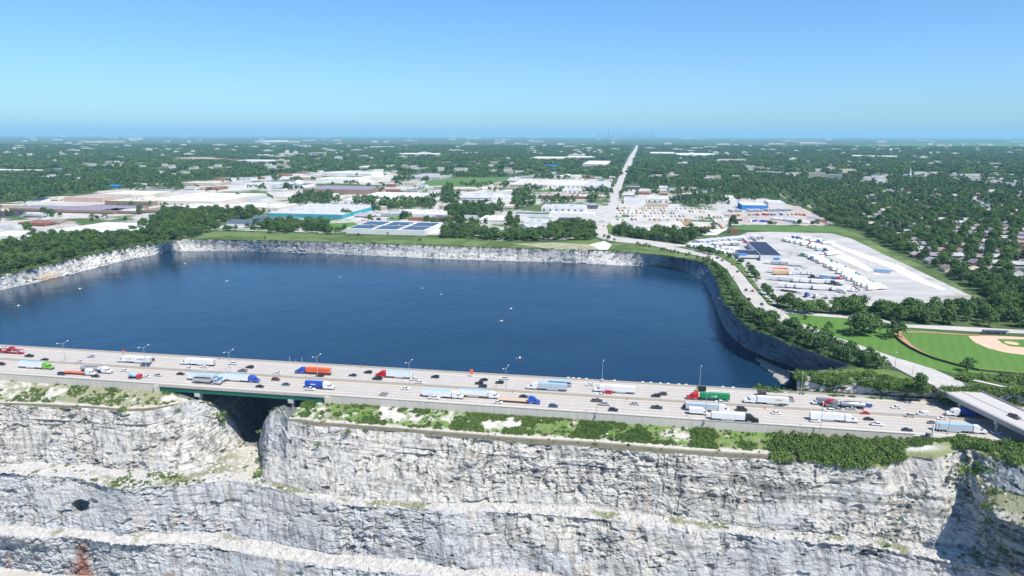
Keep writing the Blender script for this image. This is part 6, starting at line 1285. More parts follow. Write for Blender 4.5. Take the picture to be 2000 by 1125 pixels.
for c in ('white', 'blue', 'orange', 'red', 'green', 'tan', 'silver', 'light blue', 'brown', 'cream', 'rust'): storage_parts(c)
S_ = lambda c, t='white': dict(k='semi', c=c, t=t, r='white'); T_ = lambda t: dict(k='trailer', t=t); K_ = lambda c: dict(k='tractor', c=c); N_ = lambda t: dict(k='storage', t=t)
W = [S_('white'), S_('white'), S_('white'), T_('white'), T_('white'), S_('grey'), S_('white', 'pale grey')]
row([(1530, 469), (1560, 475), (1600, 486), (1630, 500)], 18, W+[S_('red'), K_('black')], 'trucks in the upper diagonal row of the gravel lot', 'in the upper diagonal row behind the truck depot', 118)
row([(1585, 500), (1615, 515), (1650, 533), (1690, 556), (1715, 568)], 24, W+[S_('blue'), S_('red'), S_('green')], 'trucks in the long diagonal row of the gravel lot', 'in the long diagonal row right of the truck depot', 118)
row([(1362, 476), (1400, 472), (1440, 468), (1480, 465)], 30, W+[T_('silver')], 'trailers in the back row left of the truck depot', 'in the back row left of the truck depot', 95)
row([(1370, 482), (1395, 480), (1425, 478), (1442, 478)], 22, W+[K_('white')], 'trailers in the middle row left of the truck depot', 'in the middle row left of the truck depot', 80)
row([(1350, 481), (1385, 487), (1425, 489), (1440, 491)], 22, W, 'trailers in the second row left of the truck depot', 'in the second row left of the truck depot', 95)
row([(1375, 489), (1400, 493), (1430, 497)], 9, [T_('white'), K_('white'), dict(k='boxtruck', c='white', t='white')], 'trucks in the short row beside the curved road', 'in the short row beside the curved road', 90)
row([(1500, 516), (1530, 518), (1560, 520)], 4, [T_('white'), T_('silver')], 'trailers right below the truck depot', 'right below the truck depot', 5)
row([(1508, 533), (1540, 535), (1575, 537)], 4, W+[dict(k='container', c='orange', t='white')], 'trucks in the middle of the lot', 'in the middle of the lot below the depot', 3)
row([(1515, 548), (1560, 552), (1640, 556)], 6, W, 'trucks in the third row below the depot', 'in the third row below the depot', 8)
row([(1535, 562), (1590, 566), (1660, 570)], 7, W+[K_('red')], 'trucks in the fourth row below the depot', 'in the fourth row below the depot', 12)
row([(1545, 578), (1600, 582), (1700, 585)], 8, [K_('white'), K_('white'), dict(k='boxtruck', c='white', t='white'), K_('blue'), K_('black')], 'tractors along the tree belt', 'along the tree belt at the bottom of the lot', 70)
row([(1520, 568), (1545, 571), (1570, 575)], 7, [dict(k='suv', c='black'), dict(k='car', c='silver'), dict(k='car', c='white'), dict(k='suv', c='dark blue')], 'cars parked at the left bottom corner of the lot', 'parked at the left bottom corner of the lot', 60)
row([(1545, 466), (1580, 470), (1620, 478)], 11, [K_('white'), K_('grey'), K_('blue'), T_('white')], 'tractors behind the truck depot', 'behind the truck depot', 80)
for x_, y_, ang, sp, lab in [(1523, 531, 3, dict(k='container', c='orange', t='orange'), 'orange truck with an orange container below the depot'), (1530, 537, 3, dict(k='container', c='white', t='tan'), 'truck with a tan-orange tank-like container below the orange one'), (1616, 546, -35, T_('light blue'), 'light blue trailer standing at an angle in the middle of the lot'), (1722, 533, -30, T_('light blue'), 'lone light blue trailer on the empty part of the gravel lot'), (1637, 549, -20, K_('red'), 'bright red tractor at the lower end of the long diagonal row'), (1668, 568, -20, K_('maroon'), 'maroon tractor parked near the bottom of the lot'), (1585, 508, -40, K_('blue'), 'blue tractor in the long diagonal row'), (1567, 501, -40, K_('green'), 'green tractor at the upper end of the long diagonal row'), (1292, 470, -15, dict(k='semi', c='grey', t='slate blue', r='slate blue'), 'truck with a dark blue-grey trailer on the road behind the far shore')]:
    sp2 = sp; p = UG(x_, y_); put(truck_parts(sp2), 'semi_truck' if sp['k'] in ('semi', 'container') else ('truck_tractor' if sp['k'] == 'tractor' else 'box_trailer'), (p[0], p[1], p[2]+.15), R(ang), lab, 'truck' if sp['k'] != 'trailer' else 'trailer')
row([(1362, 484), (1400, 478), (1440, 474), (1470, 470)], 14, [dict(k='boxtruck', c='white', t='white'), K_('white'), K_('red'), dict(k='suv', c='black'), dict(k='car', c='silver'), K_('grey')], 'vehicles scattered left of the truck depot', 'standing loose among the trailers left of the depot', 60, 7)
row([(1530, 524), (1600, 545), (1660, 575)], 16, [dict(k='boxtruck', c='white', t='white'), K_('white'), K_('grey'), dict(k='suv', c='black'), dict(k='car', c='white'), K_('black')], 'vehicles scattered below the truck depot', 'standing loose between the rows below the depot', 35, 8)
# storage and trailer yards beyond
WT_ = [N_('white'), N_('white'), N_('cream'), N_('tan')]
for k, (y0_, x0_, x1_, n_) in enumerate([(407, 1210, 1300, 15), (412, 1205, 1330, 18), (417, 1203, 1330, 17), (423, 1202, 1340, 18), (430, 1205, 1345, 16), (408, 1320, 1385, 9), (414, 1345, 1400, 8), (425, 1350, 1412, 9)]):
    row([(x0_, y0_), ((x0_+x1_)/2, y0_+.3), (x1_, y0_+.6)], n_, WT_+([N_('rust')] if k == 4 else []), 'storage containers in the pale yard', 'in the pale storage yard right of the straight road, row %s' % ['one', 'two', 'three', 'four', 'five', 'six', 'seven', 'eight'][k], 92)
row([(1330, 422), (1341, 434), (1344, 443)], 8, [N_('rust'), N_('tan')], 'orange containers at the yard edge', 'at the edge of the paved strip in the storage yard', 90)
row([(1322, 445), (1370, 446), (1412, 446)], 12, [N_('tan'), N_('cream'), N_('rust')], 'tan containers along the yard front', 'along the front edge of the storage yard', 90)
row([(1384, 420), (1398, 434), (1412, 446)], 12, [N_('tan'), N_('white')], 'tan and white containers in the slanting row', 'in the slanting row of the storage yard', 0)
row([(1222, 443), (1260, 444), (1282, 445)], 10, [N_('silver'), N_('light blue'), N_('white')], 'grey containers beside the grey shed', 'beside the pale grey shed', 90)
row([(1425, 414), (1470, 413), (1520, 412), (1545, 411)], 22, [T_('white'), T_('light blue'), T_('white'), T_('silver')], 'trailers in the back row of the brown yard', 'in the back row of the brown yard', 92)
row([(1412, 423), (1460, 421), (1530, 420), (1575, 421)], 24, [N_('blue'), N_('red'), N_('tan'), N_('light blue'), N_('white'), N_('rust'), N_('cream')], 'mixed coloured containers in the brown yard', 'in the coloured row of the brown yard', 90)
row([(1412, 430), (1450, 432), (1500, 434)], 12, [N_('blue'), N_('brown'), N_('white')], 'containers in the front row of the brown yard', 'in the front row of the brown yard', 60)
row([(1512, 428), (1545, 433), (1580, 438)], 13, [T_('white'), T_('light blue'), T_('white')], 'white trailers in the slanting front row', 'in the slanting front row of the brown yard', 60)
row([(1585, 425), (1605, 432), (1625, 440)], 10, [T_('white'), N_('rust'), K_('white')], 'trailers at the right end of the brown yard', 'at the right end of the brown yard', 70)
# parked cars on the industrial lots
CC = [dict(k='car', c='white'), dict(k='car', c='silver'), dict(k='car', c='black'), dict(k='suv', c='grey'), dict(k='suv', c='red'), dict(k='car', c='dark blue')]
row([(710, 427), (740, 424), (800, 421)], 18, CC, 'cars parked on the pale lot', 'parked on the pale lot right of the turquoise warehouse')
row([(705, 431), (740, 429), (800, 425)], 18, CC, 'cars parked in the second line of the pale lot', 'parked in the second line of the pale lot')
row([(580, 436), (600, 442), (605, 447)], 12, CC, 'cars and trucks behind the slate-roofed sheds', 'parked behind the slate-roofed sheds')
row([(585, 430), (605, 436), (610, 443)], 10, CC, 'cars beside the small lawn', 'parked beside the small lawn')
row([(-5, 415), (20, 416), (45, 417)], 12, CC, 'cars on the dark car park', 'parked on the dark car park at left')
row([(-5, 420), (15, 421), (35, 421)], 10, CC, 'cars in the front line of the dark car park', 'parked in the front line of the dark car park')
row([(740, 368), (770, 372), (800, 376)], 12, CC+[dict(k='boxtruck', c='white', t='white')], 'vehicles in the scrap-strewn yard', 'parked in the yard right of the brown factory')
row([(750, 380), (790, 384), (810, 386)], 10, [T_('white'), dict(k='boxtruck', c='white', t='white'), K_('red')], 'trucks in the yard right of the big white roof', 'parked in the yard right of the big white roof')
row([(1030, 370), (1070, 371), (1120, 372)], 14, [T_('white'), K_('white'), dict(k='boxtruck', c='white', t='white')], 'trucks lined up before the cream warehouse', 'lined up before the long cream warehouse')
row([(840, 449), (870, 446), (880, 441)], 10, CC, 'cars by the wood on the far shore', 'parked right of the solar-panel building')
row([(1310, 375), (1340, 377), (1375, 378)], 14, [N_('brown'), N_('tan'), N_('red'), N_('white')], 'containers in the scrap yards', 'in the scrap yard below the forest edge')
row([(1235, 377), (1270, 378), (1300, 379)], 12, [N_('brown'), N_('tan'), N_('white')], 'containers in the left scrap yard', 'in the scrap yard beside the silo house')
# ---------------------------------------------------------------- lamps, signs, boats, park things
POLE = flat('lamp_pole_grey', (.42, .43, .44), .5, .4, .3)
def lamp(bx, by, ty, label, arms=2, v=None, group='tall road lamps along the highway'):
    p = U(bx, by, HZ); q = PX(p[None])[0]; H = (by-ty)*q[2]/FPX*1.05
    e = empty('street_lamp', p, HANG); tag(e, label, 'street lamp', group)
    mb = MB(); mb.box(-.35, .35, -.35, .35, 0, .8, BAR); mb.build('base', e)
    mb = MB(); mb.cyl((0, 0, .8), (0, 0, H-1.2), .17, .10, POLE, 8); mb.build('pole', e)
    for sg in ((-1, 1) if arms == 2 else (1,)):
        mb = MB(); L_ = 2.6 if arms == 2 else 1.2; mb.cyl((0, 0, H-1.25), (sg*0.3*L_, sg*.7*L_, H-.35), .09, .08, POLE, 6); mb.cyl((sg*.3*L_, sg*.7*L_, H-.35), (sg*.35*L_, sg*1.0*L_, H-.15), .08, .07, POLE, 6); mb.build('arm', e)
        mb = MB(); a = (sg*.35*L_, sg*1.0*L_, H-.15); mb.prism([(a[0]-.28, a[2]-.08), (a[0]+.28, a[2]-.08), (a[0]+.2, a[2]+.12), (a[0]-.2, a[2]+.12)], min(a[1], a[1]+sg*.9), max(a[1], a[1]+sg*.9), WT); mb.build('lamp_head', e)
for i, (bx, by, ty) in enumerate([(128, 710, 668), (285, 717, 676), (450, 728.5, 685), (621, 740, 694), (800, 751.5, 705), (988, 764.5, 716)]):
    lamp(bx, by, ty, ['first', 'second', 'third', 'fourth', 'fifth', 'sixth'][i]+' twin-armed lamp on the median counted from the left margin')
for bx, by, ty, w_ in [(1176, 746, 705, 'above the all-white semi'), (1366, 757.5, 716, 'above the green container'), (1564, 770.5, 728, 'beside the bushy ledge')]: lamp(bx, by, ty, 'single-headed lamp on the lake-side shoulder '+w_, 1)
for bx, by, ty, w_ in [(1165, 812, 771, 'left one, behind the brown pickup'), (1377, 826, 766, 'middle one, before the box truck'), (1602, 843, 786, 'right one, beside the white semi'), (1851, 848, 804, 'last one, beside the sign near the overpass')]: lamp(bx, by, ty, 'tall lamp on the quarry-side parapet, '+w_, 1)
SIGNO = flat('sign_orange', (.85, .16, .05), .5); SIGNW = flat('sign_back_white', (.72, .73, .72), .5)
def sign(px_, py_, h, label, kind, c):
    p = U(px_, py_, HZ); e = empty('road_sign', p, HANG); tag(e, label, 'sign'); mb = MB()
    for x in (-.5, .5): mb.cyl((x, 0, 0), (x, 0, h*.75), .05, .05, POLE, 6)
    mb.build('post', e); mb = MB()
    if kind == 'diamond': mb.add([(0, -.04, h-2.4), (1.2, -.04, h-1.2), (0, -.04, h), (-1.2, -.04, h-1.2), (0, .04, h-2.4), (1.2, .04, h-1.2), (0, .04, h), (-1.2, .04, h-1.2)], [(0, 1, 2, 3), (7, 6, 5, 4), (0, 4, 5, 1), (1, 5, 6, 2), (2, 6, 7, 3), (3, 7, 4, 0)], c)
    else: mb.box(-.9, .9, -.04, .04, h-3.0, h, c)
    mb.build('panel', e)
sign(242, 694, 3.8, 'orange diamond road sign on the lake-side shoulder at left', 'diamond', SIGNO)
sign(921, 736, 4.6, 'narrow red-orange sign on the lake-side shoulder', 'tall', SIGNO)
p = U(1820, 858, -6.2); e = empty('overhead_sign', p, HANG+.9); tag(e, 'tall narrow white sign on a single post by the right end of the retaining wall', 'sign'); mb = MB(); mb.cyl((0, 0, 0), (0, 0, 5), .22, .18, POLE, 8); mb.build('post', e); mb = MB(); mb.box(-1.0, 1.0, -.12, .12, 2.2, 7.2, SIGNW); mb.build('panel', e); mb = MB(); mb.box(-1.06, -.9, -.2, .2, 2.2, 7.2, POLE); mb.box(.9, 1.06, -.2, .2, 2.2, 7.2, POLE); mb.build('frame', e)
p = U(1812, 853, -6.2); e = empty('utility_cabinet', p, HANG); tag(e, 'dark utility cabinet left of the narrow white sign', 'cabinet'); mb = MB(); mb.box(-.9, .9, -.6, .6, 0, 1.9, DST); mb.build('body', e); mb = MB(); mb.box(-.95, .95, -.65, .65, 1.902, 2.0, POLE); mb.build('lid', e)
for px_ in (566, 578, 590):
    p = hw_col(px_, -.9, HZ); e = empty('marker_post', p, HANG); tag(e, 'thin white post on the lake-side parapet left of the orange container, %s of three' % {566: 'left', 578: 'middle', 590: 'right'}[px_], 'post', 'thin white posts on the lake-side parapet'); mb = MB(); mb.cyl((0, 0, -.5), (0, 0, 3.6 if px_ != 578 else 2.0), .09, .07, SIGNW, 8); mb.build('shaft', e); mb = MB(); mb.box(-.18, .18, -.1, .1, (3.6 if px_ != 578 else 2.0), (3.9 if px_ != 578 else 2.2), POLE); mb.build('cap', e)
p = U(1368, 764.5, HZ); parts = truck_parts(dict(k='boxtruck', c='yellow', t='black')); e = put(parts, 'work_truck', (p[0], p[1], HZ+.01), HANG+math.pi, 'yellow and black roadwork truck on the lake-side shoulder behind the green container', 'truck'); e.scale = (.62, .8, .8)
# dark repair patch
me = bpy.data.meshes.new('pavement_patch'); pp = [U(a, b, HZ+.012) for a, b in ((738, 773.5), (746, 765.5), (760.5, 767), (753, 774.5))]; me.from_pydata([tuple(q) for q in pp], [], [(0, 3, 2, 1)]); me.materials.append(flat('dark_patch', (.17, .17, .17), .9)); tag(link('pavement_patch', me), kind='structure')
# medians barrels
for i, px_ in enumerate((1002, 1226, 1495, 1771)):
    p = hw_col(px_, MED+1.1, HZ); e = empty('warning_light', p, HANG); tag(e, 'small orange and white barrel beside the median barrier, '+['leftmost', 'second from the left', 'third from the left', 'rightmost'][i]+' of four', 'barrel'); mb = MB(); lathe(mb, [(.35, 0), (.32, .5), (.3, 1.1)], SIGNO, 12); mb.build('body', e); mb = MB(); lathe(mb, [(.345, .35), (.335, .6)], SIGNW, 12); mb.build('stripe', e)
# floating aerators on the lake
for i, (x_, y_) in enumerate([(36, 597), (156, 564), (361, 515), (443, 549), (663, 541), (825, 563), (998, 603), (979, 627), (1015, 699), (861, 575)]):
    p = U(x_, y_, WZ); e = empty('floating_aerator', p, i*.7); k = .55 if i not in (4, 5, 9) else .38; e.scale = (k, k, k)
    tag(e, 'small white floating aerator on the lake, '+['nearest the left margin', 'below the left cliff, second from the margin', 'nearest the far left corner', 'left of centre', 'tiny one left of the middle', 'tiny one at mid-lake', 'upper one of the pair near the centre', 'lower one of the pair near the centre', 'nearest the highway', 'tiny one just below the mid-lake one'][i], 'aerator')
    mb = MB(); lathe(mb, [(.5, -.3), (1.5, 0), (1.5, .7), (.9, 1.2), (.3, 1.4)], WT, 12); mb.build('dome', e, True)
    for j in range(3):
        a = j*2.094; mb = MB(); mb.cyl((math.cos(a)*1.3, math.sin(a)*1.3, .25), (math.cos(a)*4.2, math.sin(a)*4.2, .2), .12, .12, STEEL, 6); mb.build('arm', e); mb = MB(); mb.cyl((math.cos(a)*3.8, math.sin(a)*3.8, .1), (math.cos(a)*5.0, math.sin(a)*5.0, .1), .38, .38, flat('float_orange', (.5, .42, .33), .6), 8); mb.build('float', e)
# dugout beside the ball field
p = UG(1946, 653.5); e = empty('dugout', p, -.12); tag(e, 'long low dugout with a flat roof beside the ball field', 'shelter'); mb = MB(); mb.box(-8, 8, 0, 2.5, 2.3, 2.5, DST); mb.build('roof', e); mb = MB(); mb.box(-8, 8, 2.3, 2.5, 0, 2.299, wallm('grey')); mb.build('rear_wall', e); mb = MB(); mb.box(-7.4, 7.4, 1.2, 1.7, .35, .5, POLE); mb.build('bench', e)
for x in (-7.8, -2.6, 2.6, 7.8): mb = MB(); mb.box(x-.08, x+.08, .05, .2, 0, 2.299, POLE); mb.build('post', e)
# outfield fence with a yellow top
YF = flat('fence_yellow', (.70, .52, .05), .6); FM = flat('chain_fence', (.10, .12, .10), .8)
fa = np.array(wpx([(1745, 656), (1758, 668), (1777, 681), (1800, 692.5), (1825, 702.5), (1868, 715), (1910, 725), (2000, 733.5), (2240, 757)])); fr = resample(np.c_[fa, GZ(fa[:, 1])], 70); e = empty('outfield_fence', fr[0]); tag(e, 'low dark outfield fence with a yellow top rail round the ball field', 'fence')
def along(nm, z0, z1, t_, m):
    mb = MB(); o_ = fr[0]
    for a_, b_ in zip(fr[:-1], fr[1:]):
        d_ = (b_-a_)[:2]; n_ = np.array([-d_[1], d_[0]])/np.linalg.norm(d_)*t_; A_ = a_-o_; B_ = b_-o_; vs = [(A_[0]-n_[0], A_[1]-n_[1], A_[2]+z0), (B_[0]-n_[0], B_[1]-n_[1], B_[2]+z0), (B_[0]+n_[0], B_[1]+n_[1], B_[2]+z0), (A_[0]+n_[0], A_[1]+n_[1], A_[2]+z0)]; vs += [(x, y, z+z1-z0) for x, y, z in vs]; mb.add(vs, [(0, 3, 2, 1), (4, 5, 6, 7), (0, 1, 5, 4), (2, 3, 7, 6)], m)
    mb.build(nm, e)
along('mesh_panel', 0, 1.45, .015, FM); along('top_rail', 1.452, 1.66, .07, YF)
# utility poles along the lower road
for i, (x_, by, ty) in enumerate([(1747, 724, 690), (1782, 733, 712), (1717, 696, 676), (1632, 500, 483), (1652, 508, 482), (1525, 620, 605), (1432, 460, 437)]):
    p = UG(x_, by); q = PX(p[None])[0]; H = max(6, (by-ty)*q[2]/FPX*1.05); e = empty('utility_pole', p, 1.2); tag(e, 'thin pole '+['with a pale lamp between the lake trees and the ball field', 'at the kerb just before the overpass', 'with a yellow sign beside the lower road', 'standing in the bare part of the gravel lot', 'on the grass island of the gravel lot', 'at the junction of the side road', 'beside the small red shed'][i], 'pole')
    mb = MB(); mb.cyl((0, 0, 0), (0, 0, H), .16, .1, POLE, 8); mb.build('shaft', e); mb = MB()
    if i == 2: mb.box(-.5, .5, -.05, .05, 2.2, 3.2, YF); mb.build('sign_panel', e)
    else: mb.cyl((0, 0, H-.2), (1.6, 0, H), .06, .06, POLE, 6); mb.box(1.3, 2.1, -.2, .2, H-.08, H+.08, WT); mb.build('arm', e)
# guard rail on the left side of the road coming off the overpass
gr_ = np.array(wpx([(1690, 695), (1725, 712), (1760, 728), (1800, 747), (1826, 760)])); ge = resample(np.c_[gr_, GZ(gr_[:, 1])], 40); fr = ge; e = empty('guard_rail', fr[0]); tag(e, 'steel guard rail beside the road between the ledge and the overpass', 'guard rail')
along('rail_beam', .45, .8, .06, RAILM); along('lower_cable', .2, .26, .02, RAILM)

# ---------------------------------------------------------------- hand-set trees
def ht(px_, py_, hpx, kd, v_, label, group=None, z=None, zoff=0.0, name='tree', cat='tree'):
    p = UG(px_, py_) if z is None else U(px_, py_, z); q = PX(p[None])[0]; s = hpx*q[2]/FPX/TREE[(kd, v_)][2]; p[2] += zoff
    HAND_TREES.append(place_tree(tuple(p), kd, v_, float(s), random.random()*6.28, label, group, name, cat))
ht(1618, 645, 20, 'small', 0, 'small dark round tree alone on the park lawn'); ht(1572, 624, 11, 'small', 1, 'very small tree near the tip of the park lawn'); ht(1682, 654, 46, 'spread', 0, 'biggest bright green tree on the park lawn'); ht(1708, 650, 34, 'broad', 1, 'green tree joined to the right side of the biggest lawn tree')
ht(1659, 657, 19, 'small', 0, 'small tree in front of the biggest lawn tree'); ht(1742, 662, 42, 'ragged', 0, 'dark tall tree at the left corner of the ball field'); ht(1754, 657, 30, 'ragged', 1, 'dark tree just right of the tall one at the field corner')
ht(1889, 727, 32, 'ragged', 0, 'lone grey-green tree at the outfield fence'); ht(1797, 764, 34, 'broad', 0, 'rounded green tree beside the left end of the overpass'); ht(1842, 790, 30, 'ragged', 1, 'ragged tree under the left end of the overpass', z=-5)
rim_t = [(1408, 545), (1412, 556), (1418, 566), (1422, 578), (1430, 588), (1434, 598), (1442, 606), (1452, 616), (1461, 625), (1472, 632), (1484, 641), (1497, 648), (1511, 653), (1524, 659), (1538, 664), (1552, 670), (1566, 675), (1580, 681), (1594, 686), (1608, 692), (1622, 698), (1636, 704), (1650, 710), (1664, 714), (1679, 717), (1694, 720), (1706, 722), (1545, 655), (1575, 666), (1600, 677), (1628, 688), (1655, 699), (1500, 640), (1480, 626), (1530, 650), (1716, 723), (1690, 714)]
for i, (x_, y_) in enumerate(rim_t):
    hh = float(np.interp(x_, [1405, 1450, 1520, 1720], [17, 24, 30, 32]))*random.uniform(.8, 1.1)
    ht(x_+4+random.uniform(-2, 2), y_-2+random.uniform(-1, 1), hh, random.choice(['broad', 'tall', 'spread', 'broad', 'ragged']), i % 2, 'dark green tree in the row between the right lake cliff and the curved road', 'trees in the row above the right lake cliff')
small_r = [(1245, 479), (1250, 480), (1256, 481), (1262, 482), (1268, 483), (1292, 489), (1297, 490), (1303, 491), (1310, 492), (1318, 494), (1325, 495), (1340, 499), (1346, 500), (1362, 504), (1374, 508), (1383, 512), (1391, 517), (1398, 523), (1402, 531), (1407, 536), (1395, 520), (1412, 540)]
for i, (x_, y_) in enumerate(small_r): ht(x_, y_, random.uniform(6, 9)+(x_ > 1380)*6, 'conifer' if i % 3 else 'small', i % 2, 'small dark tree on the grass between the far cliff corner and the curved road', 'small trees by the curved road')
for i, (x_, y_, h_) in enumerate([(1368, 492, 13), (1375, 494, 15), (1383, 496, 14), (1391, 498, 13), (1404, 499, 12), (1425, 505, 11), (1447, 516, 12), (1461, 524, 14), (1467, 533, 17), (1473, 542, 18), (1478, 551, 17), (1492, 567, 16), (1499, 576, 18), (1505, 584, 18), (1510, 590, 15), (1525, 598, 22), (1541, 601, 20)]):
    ht(x_, y_, h_, ['spread', 'small', 'broad'][i % 3], i % 2, 'tree on the verge between the curved road and the gravel lot', 'trees on the verge of the gravel lot')
for i, (x_, y_, h_) in enumerate([(1180, 464, 8), (1188, 468, 9), (1200, 472, 8), (1165, 463, 8), (518, 468, 7), (643, 458, 14), (619, 457, 6), (560, 456, 16), (530, 455, 18), (700, 461, 6), (757, 459, 6), (820, 471, 7), (1212, 388, 10), (1213, 380, 10), (1157, 395, 16), (641, 435, 8), (727, 431, 6), (1206, 410, 6)]):
    ht(x_, y_, h_, ['small', 'broad'][i % 2], i % 2, 'solitary small tree along the far shore, '+['left of the road bend', 'right of the road bend', 'furthest right of the bend', 'at the lawn tip', 'on the cliff-top meadow at left', 'beside the first lawn', 'left of the first lawn', 'behind the slate sheds', 'in front of the slate sheds', 'before the solar roof at left', 'before the solar roof at right', 'near the middle cliff-top', 'beside the straight road, lower', 'beside the straight road, upper', 'right of the brick bays', 'before the turquoise wall, left', 'before the turquoise wall, right', 'beside the pale yard'][i])
# ---------------------------------------------------------------- scrub: uncountable bushes on the slopes
def bush_mesh(name, seed, m, n=7, nq=60, leaf=.13):
    r_ = np.random.default_rng(seed); cs = r_.normal(size=(n, 3))*np.array([.45, .45, .15])+np.array([0, 0, .42]); V, F = leaf_cloud(r_, cs, list(.45+.25*r_.random(n)), nq, leaf, .9); return np_mesh(name, V, F, [m])
BUSH = [bush_mesh('foliage', 700+i, [SCRUBM, SCRUBM, SCRUBM, LEAF, LEAF2][i % 5]) for i in range(8)]
WC_, WOODC = WOODC, bpy.data.collections.new('scrub_kinds')
TH = [TREE[('small', k)][0].copy() for k in (0, 1)]
for m_ in TH: m_.materials[0] = SCRUBM
for i, b in enumerate(BUSH+TH): WOODC.objects.link(bpy.data.objects.new('b%02d' % i, b))
rng = np.random.default_rng(99)
QD_, ZN_, VV_, XX_, gm_ = QGEO; cand = []
vis = (XX_ > -120) & (XX_ < 2120)
w = np.zeros(QD_.shape[:2]); w[(ZN_ == 0) & (gm_ > .35)] = 1.0; nb_ = n2(QD_[..., 0], QD_[..., 1], 9, 3, 44)
w = np.where((ZN_ == 0), w*np.where(nb_ > .51, 1.6, .10), w)*np.where(XX_ < 420, .22, 1)*np.where((XX_ > 420) & (XX_ < 560), .3, 1)
w = np.where((ZN_ == 1) & (XX_ < 1520), .015, w); w = np.where((ZN_ == 5) & (nb_ > .54), .045*np.where((XX_ > 180) & (XX_ < 400), 5, 1), w); w = np.where(np.isin(ZN_, [2, 4]) & (nb_ > .60), .006, w)
w = np.where(np.isin(ZN_, [2, 3, 4]) & (XX_ > 1840) & (nb_ > .5), .06, w); w = w*vis*(QD_[..., 2] > -60)
# weight by real cell area so density is even
dc = np.linalg.norm(np.gradient(QD_, axis=1), axis=-1); dr = np.linalg.norm(np.gradient(QD_, axis=0), axis=-1); w = w*dc*dr
idx_ = rng.choice(w.size, 9500, p=(w/w.sum()).reshape(-1)); P1 = QD_.reshape(-1, 3)[idx_]; zz_ = ZN_.reshape(-1)[idx_]; s1 = rng.uniform(.3, .95, len(P1))
# dense tall thicket at the right of the slope
w = np.where(((ZN_ <= 1)) & (XX_ > 1505) & (XX_ < 1765) & (VV_ > .25), 1.0, 0)+np.where((ZN_ == 2) & (VV_ < .25) & (XX_ > 1560) & (XX_ < 1745), .5, 0)+np.where((ZN_ <= 1) & (XX_ > 1300) & (XX_ < 1510) & (nb_ > .53), .35, 0)*(ZN_ == 0)+np.where((ZN_ <= 1) & (XX_ > 1868) & (nb_ > .47), .55, 0)*vis; w = w*dc*dr*np.where(n2(QD_[..., 0], QD_[..., 1], 7, 3, 91) > .44, 1, .12)
idx_ = rng.choice(w.size, 1250, p=(w/w.sum()).reshape(-1)); P2 = QD_.reshape(-1, 3)[idx_]; s2 = rng.uniform(.9, 2.6, len(P2))*np.where(XX_.reshape(-1)[idx_] < 1510, .6, 1)
w = np.where((ZN_ <= 1) & (XX_ > 1510) & (XX_ < 1760) & (VV_ > .15), 1.0, 0)+np.where((ZN_ == 2) & (VV_ < .15) & (XX_ > 1570) & (XX_ < 1740), .6, 0)+np.where((ZN_ <= 1) & (XX_ > 1880) & vis, .12, 0); w = w*dc*dr*np.where(n2(QD_[..., 0], QD_[..., 1], 9, 3, 95) > .47, 1, .08)
idx_ = rng.choice(w.size, 320, p=(w/w.sum()).reshape(-1)); P8 = QD_.reshape(-1, 3)[idx_]; s8 = rng.uniform(.28, .62, len(P8))
# cut slope and ledge bushes
CD = cd.reshape(-1, 3); k_ = rng.integers(0, len(CD), 5200); P3 = CD[k_]; q = PX(P3); keep = (q[:, 0] > 1540) & (q[:, 0] < 2150) & (n2(P3[:, 0], P3[:, 1], 6, 3, 50) > .47); rowk = (k_//300); keep &= ((rowk < 9) | (rowk > 23) | (rng.random(len(P3)) < .10)); P3 = P3[keep]; s3 = rng.uniform(.9, 2.6, len(P3))*np.where(rowk[keep] < 6, 1.0, .55)
lp = [(1550, 729), (1600, 740), (1640, 742), (1700, 746), (1760, 753), (1826, 762), (1815, 752), (1760, 741), (1700, 729), (1660, 727), (1600, 731)]
pp = np.c_[rng.uniform(1548, 1830, 500), rng.uniform(722, 764, 500)]; pp = pp[inside(pp, lp)]; P4 = UG(pp[:, 0], pp[:, 1]); s4 = rng.uniform(.8, 2.4, len(P4))
pp = np.c_[rng.uniform(1868, 2300, 900), rng.uniform(735, 830, 900)]; P5 = UG(pp[:, 0], pp[:, 1]); vv5 = (P5[:, :2]-HO) @ E2; k_ = (vv5 < -15) & ~inside(pp, LAWNP) & (((P5[:, :2]-OVB) @ OVN) > 22); P5 = P5[k_]; s5 = rng.uniform(1.3, 3.4, len(P5))
# rim edges, shoulders
rp = rim[rng.integers(0, len(rim), 900)]; P6 = rp+np.c_[rng.normal(size=(900, 2))*1.5, np.zeros(900)]; q = PX(P6); P6 = P6[(q[:, 0] > -40) & (q[:, 0] < 1700)]; s6 = rng.uniform(.5, 1.5, len(P6))*np.where(PX(P6)[:, 0] < 335, 2.2, 1)
hs = np.array([hw_col(x_, -1.4, -6.8) for x_ in (432, 436, 312, 702, 706, 710, 760, 765, 1454, 1478, 1484, 1492, 1500, 1508, 1515, 1522, 1530, 1535)]); s7 = np.array([1.7, 1.3, 1.2, 1.2, 1.5, 1.1, .8, .8, 1.5]+[2.2, 3.0, 3.2, 2.6, 3.2, 2.8, 2.2, 2.0, 2.4])
P = np.concatenate([P1, P2, P3, P4, P5, P6, hs, P8]); s = np.concatenate([s1, s2, s3, s4, s5, s6, s7, s8]); kb = rng.integers(0, 8, len(P)); kb[-len(P8):] = 8+rng.integers(0, 2, len(P8))
scatter('scrub', P-np.array([0, 0, .15])*s[:, None], kb, np.stack([s, s, s*rng.uniform(.8, 1.3, len(P))], -1), rng.random(len(P))*6.28)
WOODC = WC_
